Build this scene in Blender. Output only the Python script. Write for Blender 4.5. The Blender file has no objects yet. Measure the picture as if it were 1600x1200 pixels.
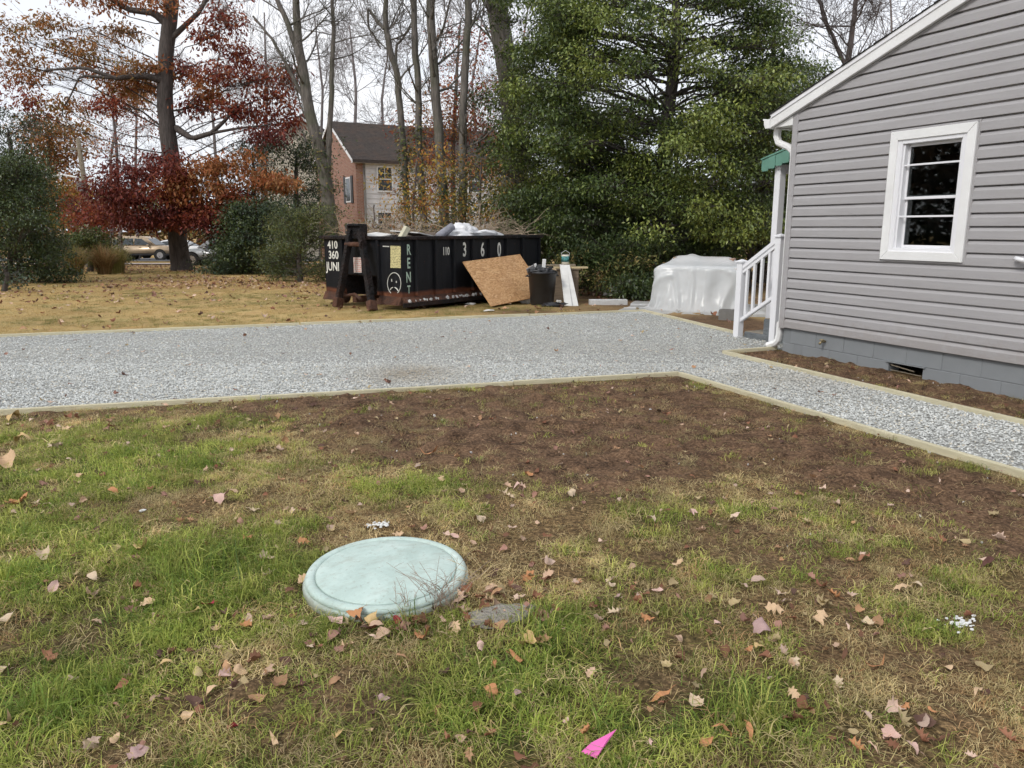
import bpy, bmesh, math, random
import numpy as np
from mathutils import Vector, Matrix, Euler

rnd = random.Random(7)
rs = np.random.RandomState(11)
S = bpy.context.scene
COL = S.collection
R = math.radians

# ------------------------------------------------------------------ camera
EYE = 1.5
FOC = 1200.0                       # focal length in pixels of the 1600 x 1200 photograph
PITCH = math.atan(244 / FOC)
cd = bpy.data.cameras.new('camera')
cd.sensor_width = 36; cd.lens = 36 * FOC / 1600
cd.clip_start = 0.05; cd.clip_end = 2000
cam = bpy.data.objects.new('camera', cd); COL.objects.link(cam)
cam.location = (0, 0, EYE); cam.rotation_euler = (math.pi / 2 - PITCH, 0, 0)
S.camera = cam

# ------------------------------------------------------------------ sky, sun, exposure
SUN_EL, SUN_AZ = R(42), R(222)     # azimuth clockwise from +Y
W = bpy.data.worlds.new('World'); S.world = W; W.use_nodes = True
wn, wl = W.node_tree.nodes, W.node_tree.links
wn.clear()
wo = wn.new('ShaderNodeOutputWorld'); mx = wn.new('ShaderNodeMixShader')
b1 = wn.new('ShaderNodeBackground'); b2 = wn.new('ShaderNodeBackground')
sky = wn.new('ShaderNodeTexSky'); sky.sky_type = 'NISHITA'; sky.sun_disc = False
sky.sun_elevation = SUN_EL; sky.sun_rotation = SUN_AZ
b1.inputs['Strength'].default_value = 0.12
wl.new(sky.outputs[0], b1.inputs['Color'])
tc = wn.new('ShaderNodeTexCoord'); mp = wn.new('ShaderNodeMapping'); mp.inputs['Scale'].default_value = (1.2, 1.2, 3.2)
nz = wn.new('ShaderNodeTexNoise'); nz.inputs['Scale'].default_value = 1.6; nz.inputs['Detail'].default_value = 5
rp = wn.new('ShaderNodeValToRGB')
rp.color_ramp.elements[0].position = 0.36; rp.color_ramp.elements[0].color = (0.72, 0.76, 0.84, 1)
rp.color_ramp.elements[1].position = 0.66; rp.color_ramp.elements[1].color = (0.93, 0.93, 0.95, 1)
wl.new(tc.outputs['Generated'], mp.inputs[0]); wl.new(mp.outputs[0], nz.inputs['Vector'])
wl.new(nz.outputs[0], rp.inputs[0]); wl.new(rp.outputs[0], b2.inputs['Color'])
b2.inputs['Strength'].default_value = 1.0
mx.inputs[0].default_value = 0.9                      # cloud cover
wl.new(b1.outputs[0], mx.inputs[1]); wl.new(b2.outputs[0], mx.inputs[2]); wl.new(mx.outputs[0], wo.inputs[0])

sl = bpy.data.lights.new('sun', 'SUN'); sl.energy = 1.5; sl.angle = R(11); sl.color = (1, 0.965, 0.91)
sun = bpy.data.objects.new('sun', sl); COL.objects.link(sun)
sd = Vector((math.sin(SUN_AZ) * math.cos(SUN_EL), math.cos(SUN_AZ) * math.cos(SUN_EL), math.sin(SUN_EL)))
sun.rotation_euler = sd.to_track_quat('Z', 'Y').to_euler(); sun.location = (-6, -6, 20)

S.view_settings.view_transform = 'Standard'; S.view_settings.look = 'None'
S.view_settings.exposure = 0.32; S.view_settings.gamma = 1.0
S.view_settings.use_curve_mapping = False
S.cycles.max_bounces = 5; S.cycles.diffuse_bounces = 2; S.cycles.glossy_bounces = 2
S.cycles.use_adaptive_sampling = True; S.cycles.adaptive_threshold = 0.03
W.cycles.sampling_method = 'NONE'
S.cycles.transparent_max_bounces = 12; S.cycles.transmission_bounces = 4
S.cycles.use_denoising = True
S.cycles.caustics_reflective = False; S.cycles.caustics_refractive = False

# ------------------------------------------------------------------ measuring helpers
_F = np.array([0, math.cos(PITCH), -math.sin(PITCH)])
_U = np.array([0, math.sin(PITCH), math.cos(PITCH)])
def ray(px, py):
    return _F + np.array([(px - 800) / FOC, 0, 0]) - (py - 600) / FOC * _U
FALL, Y0 = 0.019, 14.0             # the lot falls away gently behind the driveway
def base_z(y):
    return -FALL * np.clip(np.asarray(y, float) - Y0, 0, 90)
def at(px, py):
    """ground point seen at a place of the photograph"""
    d = ray(px, py); t = EYE / -d[2]
    if d[1] * t > Y0:
        t = -(EYE - FALL * Y0) / (d[2] + FALL * d[1])
    return Vector((d[0] * t, d[1] * t, EYE + d[2] * t))
def atY(px, py, Y):
    d = ray(px, py); t = Y / d[1]
    return Vector((d[0] * t, Y, EYE + d[2] * t))
def on_plane(px, py, o, n):
    d = Vector(ray(px, py)); c = Vector((0, 0, EYE))
    return c + d * ((Vector(o) - c).dot(n) / d.dot(n))

def _hash(ix, iy, seed):
    h = (ix * 374761393 + iy * 668265263 + seed * 982451653) & 0xFFFFFFFF
    h = ((h ^ (h >> 13)) * 1274126177) & 0xFFFFFFFF
    return ((h ^ (h >> 16)) & 0xFFFF) / 65535.0
def vnoise(x, y, seed=0):
    x = np.asarray(x, float); y = np.asarray(y, float)
    ix = np.floor(x).astype(np.int64); iy = np.floor(y).astype(np.int64)
    fx = x - ix; fy = y - iy
    fx = fx * fx * (3 - 2 * fx); fy = fy * fy * (3 - 2 * fy)
    a = _hash(ix, iy, seed); b = _hash(ix + 1, iy, seed); c = _hash(ix, iy + 1, seed); d = _hash(ix + 1, iy + 1, seed)
    return (a + (b - a) * fx) * (1 - fy) + (c + (d - c) * fx) * fy
def fbm(x, y, seed=0, oct=4):
    s = 0; a = 0.5; f = 1.0; t = 0
    for k in range(oct):
        s = s + a * vnoise(np.asarray(x) * f, np.asarray(y) * f, seed + k * 17); t += a; a *= 0.5; f *= 2.03
    return s / t
def sstep(a, b, x):
    t = np.clip((x - a) / (b - a), 0, 1); return t * t * (3 - 2 * t)

# ------------------------------------------------------------------ objects
def tag(o, label=None, cat=None, group=None, kind=None):
    if label: o['label'] = label
    if cat: o['category'] = cat
    if group: o['group'] = group
    if kind: o['kind'] = kind
    return o
def empty(name, loc=(0, 0, 0), rz=0, label=None, cat=None, group=None, mat=None):
    o = bpy.data.objects.new(name, None); COL.objects.link(o)
    o.empty_display_size = 0.2
    if mat is not None: o.matrix_world = mat
    else: o.location = loc; o.rotation_euler = (0, 0, rz)
    return tag(o, label, cat, group)
def link(name, me, mat=None, parent=None, smooth=False):
    if mat is not None:
        for m in (mat if isinstance(mat, (list, tuple)) else [mat]): me.materials.append(m)
    if smooth: me.polygons.foreach_set('use_smooth', np.ones(len(me.polygons), bool))
    o = bpy.data.objects.new(name, me); COL.objects.link(o)
    if parent is not None: o.parent = parent
    return o
def np_mesh(name, verts, faces, col=None):
    """verts (n,3); faces (m,k) all of one size; col (n,3) stored as attribute Col"""
    verts = np.asarray(verts, np.float32); faces = np.asarray(faces, np.int32)
    me = bpy.data.meshes.new(name); k = faces.shape[1]; m = len(faces)
    me.vertices.add(len(verts)); me.vertices.foreach_set('co', verts.ravel())
    me.loops.add(m * k); me.loops.foreach_set('vertex_index', faces.ravel())
    me.polygons.add(m); me.polygons.foreach_set('loop_start', np.arange(0, m * k, k, dtype=np.int32))
    if col is not None:
        c = np.ones((len(verts), 4), np.float32); c[:, :3] = col
        a = me.color_attributes.new('Col', 'FLOAT_COLOR', 'POINT'); a.data.foreach_set('color', c.ravel())
    me.update(calc_edges=True); me.validate()
    return me

class MB:
    """collects shapes and links them as one mesh object"""
    def __init__(s): s.v = []; s.f = []; s.mi = []; s.m = 0
    def add(s, vs, fs):
        o = len(s.v); s.v += [tuple(v) for v in vs]; s.f += [tuple(i + o for i in f) for f in fs]; s.mi += [s.m] * len(fs); return s
    def box(s, x0, x1, y0, y1, z0, z1, M=None):
        vs = [Vector((x, y, z)) for z in (z0, z1) for y in (y0, y1) for x in (x0, x1)]
        if M is not None: vs = [M @ v for v in vs]
        return s.add(vs, [(0, 2, 3, 1), (4, 5, 7, 6), (0, 1, 5, 4), (2, 6, 7, 3), (0, 4, 6, 2), (1, 3, 7, 5)])
    def prism(s, pts, a, b, axis='y', M=None):
        """polygon pts in the two other axes, extruded from a to b along axis"""
        n = len(pts); vs = []
        for t in (a, b):
            for (u, w) in pts:
                v = {'x': (t, u, w), 'y': (u, t, w), 'z': (u, w, t)}[axis]
                vs.append(Vector(v) if M is None else M @ Vector(v))
        fs = [tuple(range(n)), tuple(range(2 * n - 1, n - 1, -1))]
        fs += [(i, n + i, n + (i + 1) % n, (i + 1) % n) for i in range(n)]
        return s.add(vs, fs)
    def tube(s, pts, rad, n=8, cap=True, flat=None):
        pts = [Vector(p) for p in pts]; m = len(pts)
        rad = rad if isinstance(rad, (list, tuple)) else [rad] * m
        vs = []; fs = []; up = None
        for i, p in enumerate(pts):
            t = (pts[min(i + 1, m - 1)] - pts[max(i - 1, 0)])
            t = t.normalized() if t.length > 1e-9 else Vector((0, 0, 1))
            if up is None:
                up = Vector((0, 0, 1)) if abs(t.z) < 0.9 else Vector((1, 0, 0))
            a = t.cross(up); a = a.normalized() if a.length > 1e-6 else Vector((1, 0, 0))
            up = a.cross(t).normalized(); b = up
            for k in range(n):
                w = 2 * math.pi * (k + 0.5) / n
                vs.append(p + (a * math.cos(w) + b * math.sin(w) * (flat or 1)) * rad[i])
        for i in range(m - 1):
            for k in range(n):
                k2 = (k + 1) % n
                fs.append((i * n + k, i * n + k2, (i + 1) * n + k2, (i + 1) * n + k))
        if cap: fs += [tuple(range(n - 1, -1, -1)), tuple(range((m - 1) * n, m * n))]
        return s.add(vs, fs)
    def lathe(s, prof, n=32, c=(0, 0, 0), M=None):
        vs = []; fs = []
        for (r, z) in prof:
            for k in range(n):
                w = 2 * math.pi * k / n; v = Vector((c[0] + r * math.cos(w), c[1] + r * math.sin(w), c[2] + z))
                vs.append(v if M is None else M @ v)
        for i in range(len(prof) - 1):
            for k in range(n):
                k2 = (k + 1) % n; fs.append((i * n + k, i * n + k2, (i + 1) * n + k2, (i + 1) * n + k))
        fs += [tuple(range(n - 1, -1, -1)), tuple(range((len(prof) - 1) * n, len(prof) * n))]
        return s.add(vs, fs)
    def mesh(s, name, bevel=0, seg=1):
        me = bpy.data.meshes.new(name); me.from_pydata(s.v, [], s.f)
        if any(s.mi): me.polygons.foreach_set('material_index', s.mi)
        bm = bmesh.new(); bm.from_mesh(me)
        bmesh.ops.recalc_face_normals(bm, faces=bm.faces)
        if bevel:
            ed = [e for e in bm.edges if len(e.link_faces) == 2 and e.calc_face_angle(0) > 0.5]
            bmesh.ops.bevel(bm, geom=ed, offset=bevel, offset_type='OFFSET', segments=seg, affect='EDGES', clamp_overlap=True)
        bm.to_mesh(me); bm.free(); me.update()
        return me
    def build(s, name, mat, parent=None, smooth=False, bevel=0, seg=1):
        return link(name, s.mesh(name, bevel, seg), mat, parent, smooth)
def box(name, mat, parent, x0, x1, y0, y1, z0, z1, bevel=0.004, M=None):
    return MB().box(x0, x1, y0, y1, z0, z1, M).build(name, mat, parent, bevel=bevel)
def frame_M(o, x, y, z=None):
    x = Vector(x).normalized(); y = Vector(y).normalized(); z = Vector(z).normalized() if z is not None else x.cross(y).normalized()
    m = Matrix((x, y, z)).transposed().to_4x4(); m.translation = Vector(o); return m

# ------------------------------------------------------------------ materials
def new_mat(name):
    m = bpy.data.materials.new(name); m.use_nodes = True
    n = m.node_tree.nodes; p = n['Principled BSDF']; return m, n, m.node_tree.links, p
def vec(n, l, scale=(1, 1, 1), coord='Object'):
    t = n.new('ShaderNodeTexCoord'); mp = n.new('ShaderNodeMapping'); mp.inputs['Scale'].default_value = scale
    l.new(t.outputs[coord], mp.inputs[0]); return mp.outputs[0]
def noise(n, l, v, scale, detail=4, rough=0.55, dist=0):
    t = n.new('ShaderNodeTexNoise'); t.inputs['Scale'].default_value = scale; t.inputs['Detail'].default_value = detail
    t.inputs['Roughness'].default_value = rough; t.inputs['Distortion'].default_value = dist
    if v is not None: l.new(v, t.inputs['Vector'])
    return t.outputs[0]
def ramp(n, l, fac, stops):
    r = n.new('ShaderNodeValToRGB'); e = r.color_ramp.elements
    while len(e) < len(stops): e.new(0.5)
    for k, (p, c) in enumerate(stops):
        e[k].position = p; e[k].color = tuple(c) + (1,) if len(c) == 3 else c
    l.new(fac, r.inputs[0]); return r.outputs[0]
def mixc(n, l, fac, a, b, mode='MIX'):
    m = n.new('ShaderNodeMix'); m.data_type = 'RGBA'; m.blend_type = mode
    for i, s in ((0, fac), (6, a), (7, b)):
        if hasattr(s, 'links'): l.new(s, m.inputs[i])
        else: m.inputs[i].default_value = s if i == 0 else (tuple(s) + (1,))[:4]
    return m.outputs[2]
def math_n(n, l, op, a, b=0.0, c=None):
    m = n.new('ShaderNodeMath'); m.operation = op
    for i, s in ((0, a), (1, b), (2, c)):
        if s is None: continue
        if hasattr(s, 'links'): l.new(s, m.inputs[i])
        else: m.inputs[i].default_value = s
    return m.outputs[0]
def bump(n, l, p, h, dist=0.01, strength=0.6):
    b = n.new('ShaderNodeBump'); b.inputs['Distance'].default_value = dist; b.inputs['Strength'].default_value = strength
    l.new(h, b.inputs['Height']); l.new(b.outputs[0], p.inputs['Normal'])
def mul(c, k): return tuple(max(0, min(1, x * k)) for x in c)
def mat(name, col, rough=0.6, var=0.18, scale=6, stretch=(1, 1, 1), bmp=0.0, bscale=None, metal=0, col2=None, dirt=None, dirt_amt=0.4, detail=5, spec=0.5):
    m, n, l, p = new_mat(name)
    v = vec(n, l, stretch)
    f = noise(n, l, v, scale, detail)
    c = ramp(n, l, f, [(0.28, mul(col, 1 - var)), (0.72, col2 if col2 else mul(col, 1 + var))])
    if dirt is not None:
        g = noise(n, l, v, scale * 0.35, 6, 0.65)
        k = math_n(n, l, 'MULTIPLY', ramp(n, l, g, [(0.45, (0, 0, 0)), (0.75, (1, 1, 1))]), dirt_amt)
        c = mixc(n, l, k, c, dirt)
    l.new(c, p.inputs['Base Color'])
    r = math_n(n, l, 'MULTIPLY_ADD', f, 0.25, rough - 0.12); l.new(r, p.inputs['Roughness'])
    p.inputs['Metallic'].default_value = metal
    p.inputs['Specular IOR Level'].default_value = spec
    if bmp: bump(n, l, p, noise(n, l, v, bscale or scale * 6, 4), bmp)
    return m
def leaf_mat(name, trans=0.35, rough=0.55, inst=False, spec=0.35):
    m, n, l, p = new_mat(name)
    a = n.new('ShaderNodeAttribute'); a.attribute_name = 'tint' if inst else 'Col'
    if inst: a.attribute_type = 'INSTANCER'
    c = a.outputs['Color']
    f = noise(n, l, vec(n, l), 40 if inst else 9, 2)
    c = mixc(n, l, 1.0, c, ramp(n, l, f, [(0.3, (0.75, 0.75, 0.75)), (0.7, (1.2, 1.2, 1.2))]), 'MULTIPLY')
    l.new(c, p.inputs['Base Color']); p.inputs['Roughness'].default_value = rough; p.inputs['Specular IOR Level'].default_value = spec
    t = n.new('ShaderNodeBsdfTranslucent'); l.new(c, t.inputs[0])
    mxs = n.new('ShaderNodeMixShader'); mxs.inputs[0].default_value = trans
    l.new(p.outputs[0], mxs.inputs[1]); l.new(t.outputs[0], mxs.inputs[2]); l.new(mxs.outputs[0], n['Material Output'].inputs[0])
    return m
def bark_mat(name, col, moss=None):
    m, n, l, p = new_mat(name)
    v = vec(n, l, (1, 1, 0.16)); f = noise(n, l, v, 14, 6, 0.65, 0.3)
    c = ramp(n, l, f, [(0.3, mul(col, 0.45)), (0.5, col), (0.75, mul(col, 1.7))])
    if moss:
        k = ramp(n, l, noise(n, l, vec(n, l), 1.3, 4), [(0.48, (0, 0, 0)), (0.62, (1, 1, 1))])
        c = mixc(n, l, math_n(n, l, 'MULTIPLY', k, 0.55), c, moss)
    l.new(c, p.inputs['Base Color']); p.inputs['Roughness'].default_value = 0.9
    bump(n, l, p, f, 0.04, 0.9); return m

M_ = {}
M_['leaf'] = leaf_mat('foliage_leaf')
M_['leaf_gloss'] = leaf_mat('evergreen_leaf', 0.22, 0.4, spec=0.5)
M_['inst_grass'] = leaf_mat('grass_blade', 0.3, 0.6, True, 0.2)
M_['inst_leaf'] = leaf_mat('fallen_leaf_litter', 0.15, 0.7, True, 0.2)
M_['bark_dark'] = bark_mat('oak_bark', (0.075, 0.062, 0.055))
M_['bark_grey'] = bark_mat('grey_bark', (0.13, 0.115, 0.1), (0.08, 0.085, 0.05))
M_['bark_pale'] = bark_mat('pale_bark', (0.2, 0.175, 0.15))
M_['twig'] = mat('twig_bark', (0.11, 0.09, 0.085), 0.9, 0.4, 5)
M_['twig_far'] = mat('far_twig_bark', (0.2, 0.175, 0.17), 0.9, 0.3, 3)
M_['white_paint'] = mat('white_paint', (0.8, 0.8, 0.79), 0.45, 0.05, 4, dirt=(0.55, 0.53, 0.48), dirt_amt=0.22)
M_['white_vinyl'] = mat('white_vinyl', (0.8, 0.8, 0.82), 0.35, 0.03, 3)
M_['wood_new'] = mat('treated_pine', (0.86, 0.79, 0.55), 0.75, 0.1, 3, (1, 12, 12), 0.15, 60, dirt=(0.42, 0.34, 0.2), dirt_amt=0.35)
M_['wood_old'] = mat('weathered_wood', (0.3, 0.25, 0.18), 0.8, 0.3, 4, (1, 10, 10), 0.2, 60)
M_['black_plastic'] = mat('black_plastic', (0.016, 0.016, 0.018), 0.42, 0.2, 8)
M_['rubber'] = mat('tyre_rubber', (0.02, 0.02, 0.021), 0.75, 0.2, 20)
M_['concrete'] = mat('concrete', (0.32, 0.31, 0.29), 0.85, 0.2, 7, bmp=0.3, bscale=80, dirt=(0.16, 0.14, 0.11))
M_['dark_void'] = mat('dark_void', (0.012, 0.011, 0.01), 0.9, 0.2, 4)  # near-black for hollows, their inner shade is in the colour
M_['chrome'] = mat('bright_alloy', (0.6, 0.6, 0.62), 0.3, 0.1, 6, metal=0.9)
def glass_mat(name, tint=(0.9, 0.95, 0.95), base=0.75):
    m, n, l, p = new_mat(name); n.remove(p)
    tr = n.new('ShaderNodeBsdfTransparent'); tr.inputs[0].default_value = (*mul(tint, base), 1)
    gl = n.new('ShaderNodeBsdfGlossy'); gl.inputs['Roughness'].default_value = 0.02
    fr = n.new('ShaderNodeFresnel'); fr.inputs[0].default_value = 1.5
    mxs = n.new('ShaderNodeMixShader'); l.new(fr.outputs[0], mxs.inputs[0]); l.new(tr.outputs[0], mxs.inputs[1]); l.new(gl.outputs[0], mxs.inputs[2])
    l.new(mxs.outputs[0], n['Material Output'].inputs[0]); return m
M_['glass'] = glass_mat('window_glass')
M_['car_glass'] = mat('car_window_glass', (0.05, 0.06, 0.065), 0.1, 0.1, 2)

# ================================================================== GROUND
def ext(a, b, t):                  # a point on the line a-b, t metres beyond a
    a = Vector(a[:2]); b = Vector(b[:2]); return a + (a - b).normalized() * t
FA, FB, FC = at(0, 527), at(1005, 487), at(1150, 522)
NA, NB, PB = at(0, 648), at(1060, 587), at(1600, 748)
QA, QR, QB = at(1130, 553), at(1213, 546), at(1600, 665)
FA2, NA2 = ext(FA, FB, 8), ext(NA, NB, 8)
PB2, QB2 = ext(PB, NB, 3.2), ext(QB, QA, 3.4)
GRAVEL = np.array([FA2[:2], FB[:2], FC[:2], (3.3, 10.5), (4.6, 11.0), (3.42, 9.5), QR[:2], QA[:2], QB2[:2], PB2[:2], NB[:2], NA2[:2]])
DIRT = np.array([NB[:2], PB2[:2], (PB2[0] + 0.3, PB2[1] - 1.2), at(1700, 910)[:2], at(1500, 845)[:2], at(1330, 800)[:2], at(1180, 770)[:2], at(1000, 790)[:2], at(870, 775)[:2], at(720, 745)[:2],
                 at(560, 715)[:2], at(430, 668)[:2], at(330, 648)[:2], at(0, 660)[:2], NA2[:2]])
BED = np.array([QA[:2], QR[:2], (3.35, 9.5), (6.5, 2.7), (5.4, 2.4), QB2[:2]])
def poly_sd(x, y, poly):
    x = np.asarray(x, float); y = np.asarray(y, float); d = np.full(x.shape, 1e9); ins = np.zeros(x.shape, bool); n = len(poly)
    for i in range(n):
        ax, ay = poly[i]; bx, by = poly[(i + 1) % n]; ex, ey = bx - ax, by - ay
        t = np.clip(((x - ax) * ex + (y - ay) * ey) / (ex * ex + ey * ey + 1e-12), 0, 1)
        d = np.minimum(d, np.hypot(x - ax - t * ex, y - ay - t * ey))
        c = ((ay > y) != (by > y)) & (x < (bx - ax) * (y - ay) / (by - ay + 1e-12) + ax); ins ^= c
    return np.where(ins, -d, d)
def patches(x, y, lst):
    s = np.zeros(np.shape(x))
    for px, py, rx, ry, k in lst:
        c = at(px, py); e = at(px + rx, py); f = at(px, py - ry)
        rX = abs(e.x - c.x); rY = abs(f.y - c.y)
        s = s + k * np.exp(-(((x - c.x) / rX) ** 2 + ((y - c.y) / rY) ** 2))
    return s
GREEN_P = [(300, 930, 190, 70, .75), (100, 1080, 200, 100, .55), (600, 1100, 320, 90, .5), (150, 720, 130, 30, .5), (380, 670, 90, 16, .6), (1000, 1150, 170, 60, .4), (1480, 970, 130, 40, .6),
           (1020, 810, 60, 25, .4), (640, 770, 110, 26, .5), (860, 985, 90, 40, .6), (1300, 790, 90, 30, .25), (1250, 1110, 140, 70, .3), (60, 840, 120, 60, .35), (1520, 735, 30, 10, .6), (380, 890, 90, 40, .5)]
DRY_P = [(430, 760, 130, 40, .55), (560, 840, 90, 22, .5), (250, 790, 120, 28, .4), (850, 890, 160, 60, .45), (1150, 960, 220, 90, .4), (700, 700, 160, 30, .4), (1400, 1080, 180, 60, .35), (560, 690, 100, 20, .3)]
def fields(x, y):
    """dirt, green, tall: what grows where on the near lawn"""
    n1 = fbm(x * 1.3, y * 1.3, 3); n2 = fbm(x * 4.1, y * 4.1, 9); n3 = fbm(x * 0.5, y * 0.5, 21)
    dirt = sstep(-0.28, 0.34, -poly_sd(x, y, DIRT) + (n1 - 0.5) * 1.1 + (n2 - 0.5) * 0.7)
    dirt = np.maximum(dirt, sstep(0.0, 0.06, -poly_sd(x, y, BED)) * sstep(0.25, 0.55, n2 + 0.25))
    dirt = np.maximum(dirt, np.clip(patches(x, y, [(930, 468, 95, 13, 1.0), (1090, 503, 75, 13, .9), (1010, 452, 110, 9, 1.0), (850, 487, 90, 5, .7), (700, 480, 130, 8, .35), (1190, 470, 80, 30, .7), (1185, 512, 40, 14, 1.1), (1150, 508, 40, 14, .9)]) * (.5 + n1), 0, .95))
    dirt = np.maximum(dirt, 0.55 * sstep(.55, .75, fbm(x * 2.2 + 5, y * 2.2, 31)) * (y < 6))
    green = np.clip(0.32 + patches(x, y, GREEN_P) - patches(x, y, DRY_P) + (n1 - 0.5) * 1.5 + (n2 - 0.5) * 1.5, 0, 1)
    far = sstep(8.5, 10.5, y)
    green = green * (1 - far) + far * np.clip(0.06 + 0.7 * (n3 - 0.52) + 0.3 * (n1 - .5), 0, 0.35)
    tall = np.clip(patches(x, y, [(360, 900, 100, 45, 1.0), (60, 890, 110, 60, .6), (860, 985, 60, 30, .9), (560, 980, 120, 40, .7), (100, 1100, 160, 70, .45), (1150, 1120, 90, 40, .5), (640, 1090, 180, 60, .45), (250, 725, 90, 22, .45)]) + (n1 - .5), 0, 1)
    return dirt, green, tall
def TZ(x, y):
    x = np.asarray(x, float); y = np.asarray(y, float)
    z = base_z(y) + (fbm(x * 0.45, y * 0.45, 41, 2) - 0.5) * 0.05 * sstep(1, 2.5, y) * (1 - 0.6 * sstep(7, 12, y))
    z = z + (fbm(x * 3.0, y * 3.0, 43, 3) - 0.5) * 0.035
    g = poly_sd(x, y, GRAVEL)
    z = z * np.where(g < 0.6, np.clip(0.25 + g * 1.25, 0.2, 1), 1) + np.where(y > 14, base_z(y) * (1 - np.where(g < 0.6, np.clip(0.25 + g * 1.25, 0.2, 1), 1)), 0)
    z = z - 0.07 * sstep(0.0, 0.06, -g)
    return z
def gz(x, y): return float(TZ(np.array([x]), np.array([y]))[0])

def axis(dense0, dense1, step, lo, hi, grow=1.12):
    a = list(np.arange(dense0, dense1, step)); s = step; v = dense1
    while v < hi: a.append(v); s = min(s * grow, 25); v += s
    a.append(hi); s = step; v = dense0 - step; b = []
    while v > lo: b.append(v); s = min(s * grow, 25); v -= s
    b.append(lo); return np.array(b[::-1] + a)
gx = axis(-4.5, 4.5, 0.035, -400, 400); gy = axis(1.3, 9.0, 0.035, -30, 600, 1.03)
X, Y = np.meshgrid(gx, gy); Z = TZ(X, Y)
d_, g_, t_ = fields(X, Y)
# clods and crumbs where the soil is bare
near = (Y < 10)
Z = Z + near * d_ * ((vnoise(X * 14, Y * 14, 51) - 0.5) * 0.034 + (fbm(X * 5, Y * 5, 53, 3) - 0.5) * 0.075 + np.clip(vnoise(X * 9, Y * 9, 57) - .62, 0, 1) * .09) * (poly_sd(X, Y, GRAVEL) > 0.06)
V = np.stack([X.ravel(), Y.ravel(), Z.ravel()], 1)
nx, ny = len(gx), len(gy)
i = (np.arange(ny - 1)[:, None] * nx + np.arange(nx - 1)[None, :]).ravel()
litter = sstep(.45, .62, fbm(X * .5 + 9, Y * .5, 77)) * sstep(16, 24, Y)
me = np_mesh('ground', V, np.stack([i, i + 1, i + nx + 1, i + nx], 1), np.stack([d_.ravel(), g_.ravel(), litter.ravel()], 1))
fa = me.attributes.new('far', 'FLOAT', 'POINT'); fa.data.foreach_set('value', sstep(8.5, 11, Y).astype(np.float32).ravel())
m, n, l, p = new_mat('lawn_and_soil')
a = n.new('ShaderNodeAttribute'); a.attribute_name = 'Col'
sp = n.new('ShaderNodeSeparateColor'); l.new(a.outputs['Color'], sp.inputs[0])
v = vec(n, l)
nf = noise(n, l, v, 55, 3, 0.7); nm = noise(n, l, v, 9, 3, 0.65); nb = noise(n, l, v, 0.9, 3)
vs_ = vec(n, l, (1, 0.45, 1)); nl = noise(n, l, vs_, 2.6, 5, 0.75)
soil = mixc(n, l, ramp(n, l, noise(n, l, v, 4.5, 4, .75), [(.4, (0, 0, 0)), (.6, (1, 1, 1))]), ramp(n, l, nf, [(0.3, (0.022, 0.013, 0.008)), (0.5, (0.075, 0.044, 0.026)), (0.72, (0.19, 0.118, 0.072))]), ramp(n, l, nf, [(0.3, (0.06, 0.035, 0.021)), (0.55, (0.18, 0.108, 0.063)), (0.75, (0.34, 0.225, 0.14))]))
dry = mixc(n, l, 0.5, ramp(n, l, nl, [(0.3, (0.22, 0.145, 0.06)), (0.5, (0.43, 0.3, 0.13)), (0.7, (0.58, 0.44, 0.22))]), ramp(n, l, nb, [(0.3, (0.34, 0.29, 0.12)), (0.5, (0.5, 0.35, 0.145)), (0.7, (0.47, 0.3, 0.14))]))
fat = n.new('ShaderNodeAttribute'); fat.attribute_name = 'far'
thatch = ramp(n, l, nf, [(0.3, (0.035, 0.021, 0.010)), (0.5, (0.12, 0.078, 0.037)), (0.72, (0.34, 0.23, 0.11))])  # thatch and green ground darkened: shade between blades put into the colour
dry = mixc(n, l, fat.outputs['Fac'], thatch, dry)
grn = ramp(n, l, nf, [(0.3, (0.022, 0.024, 0.007)), (0.55, (0.065, 0.066, 0.018)), (0.75, (0.15, 0.125, 0.045))])
c = mixc(n, l, sp.outputs[1], dry, grn)
c = mixc(n, l, math_n(n, l, 'MULTIPLY', sp.outputs[2], 0.5), c, (0.3, 0.14, 0.06))
c = mixc(n, l, sp.outputs[0], c, soil)
l.new(c, p.inputs['Base Color']); p.inputs['Roughness'].default_value = 0.95; p.inputs['Specular IOR Level'].default_value = 0.15
bump(n, l, p, noise(n, l, v, 30, 2, 0.7), 0.03, 0.8)
ground = tag(link('ground', me, m, smooth=True), 'lawn with a bare soil patch beside the gravel', 'ground', kind='structure')

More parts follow.
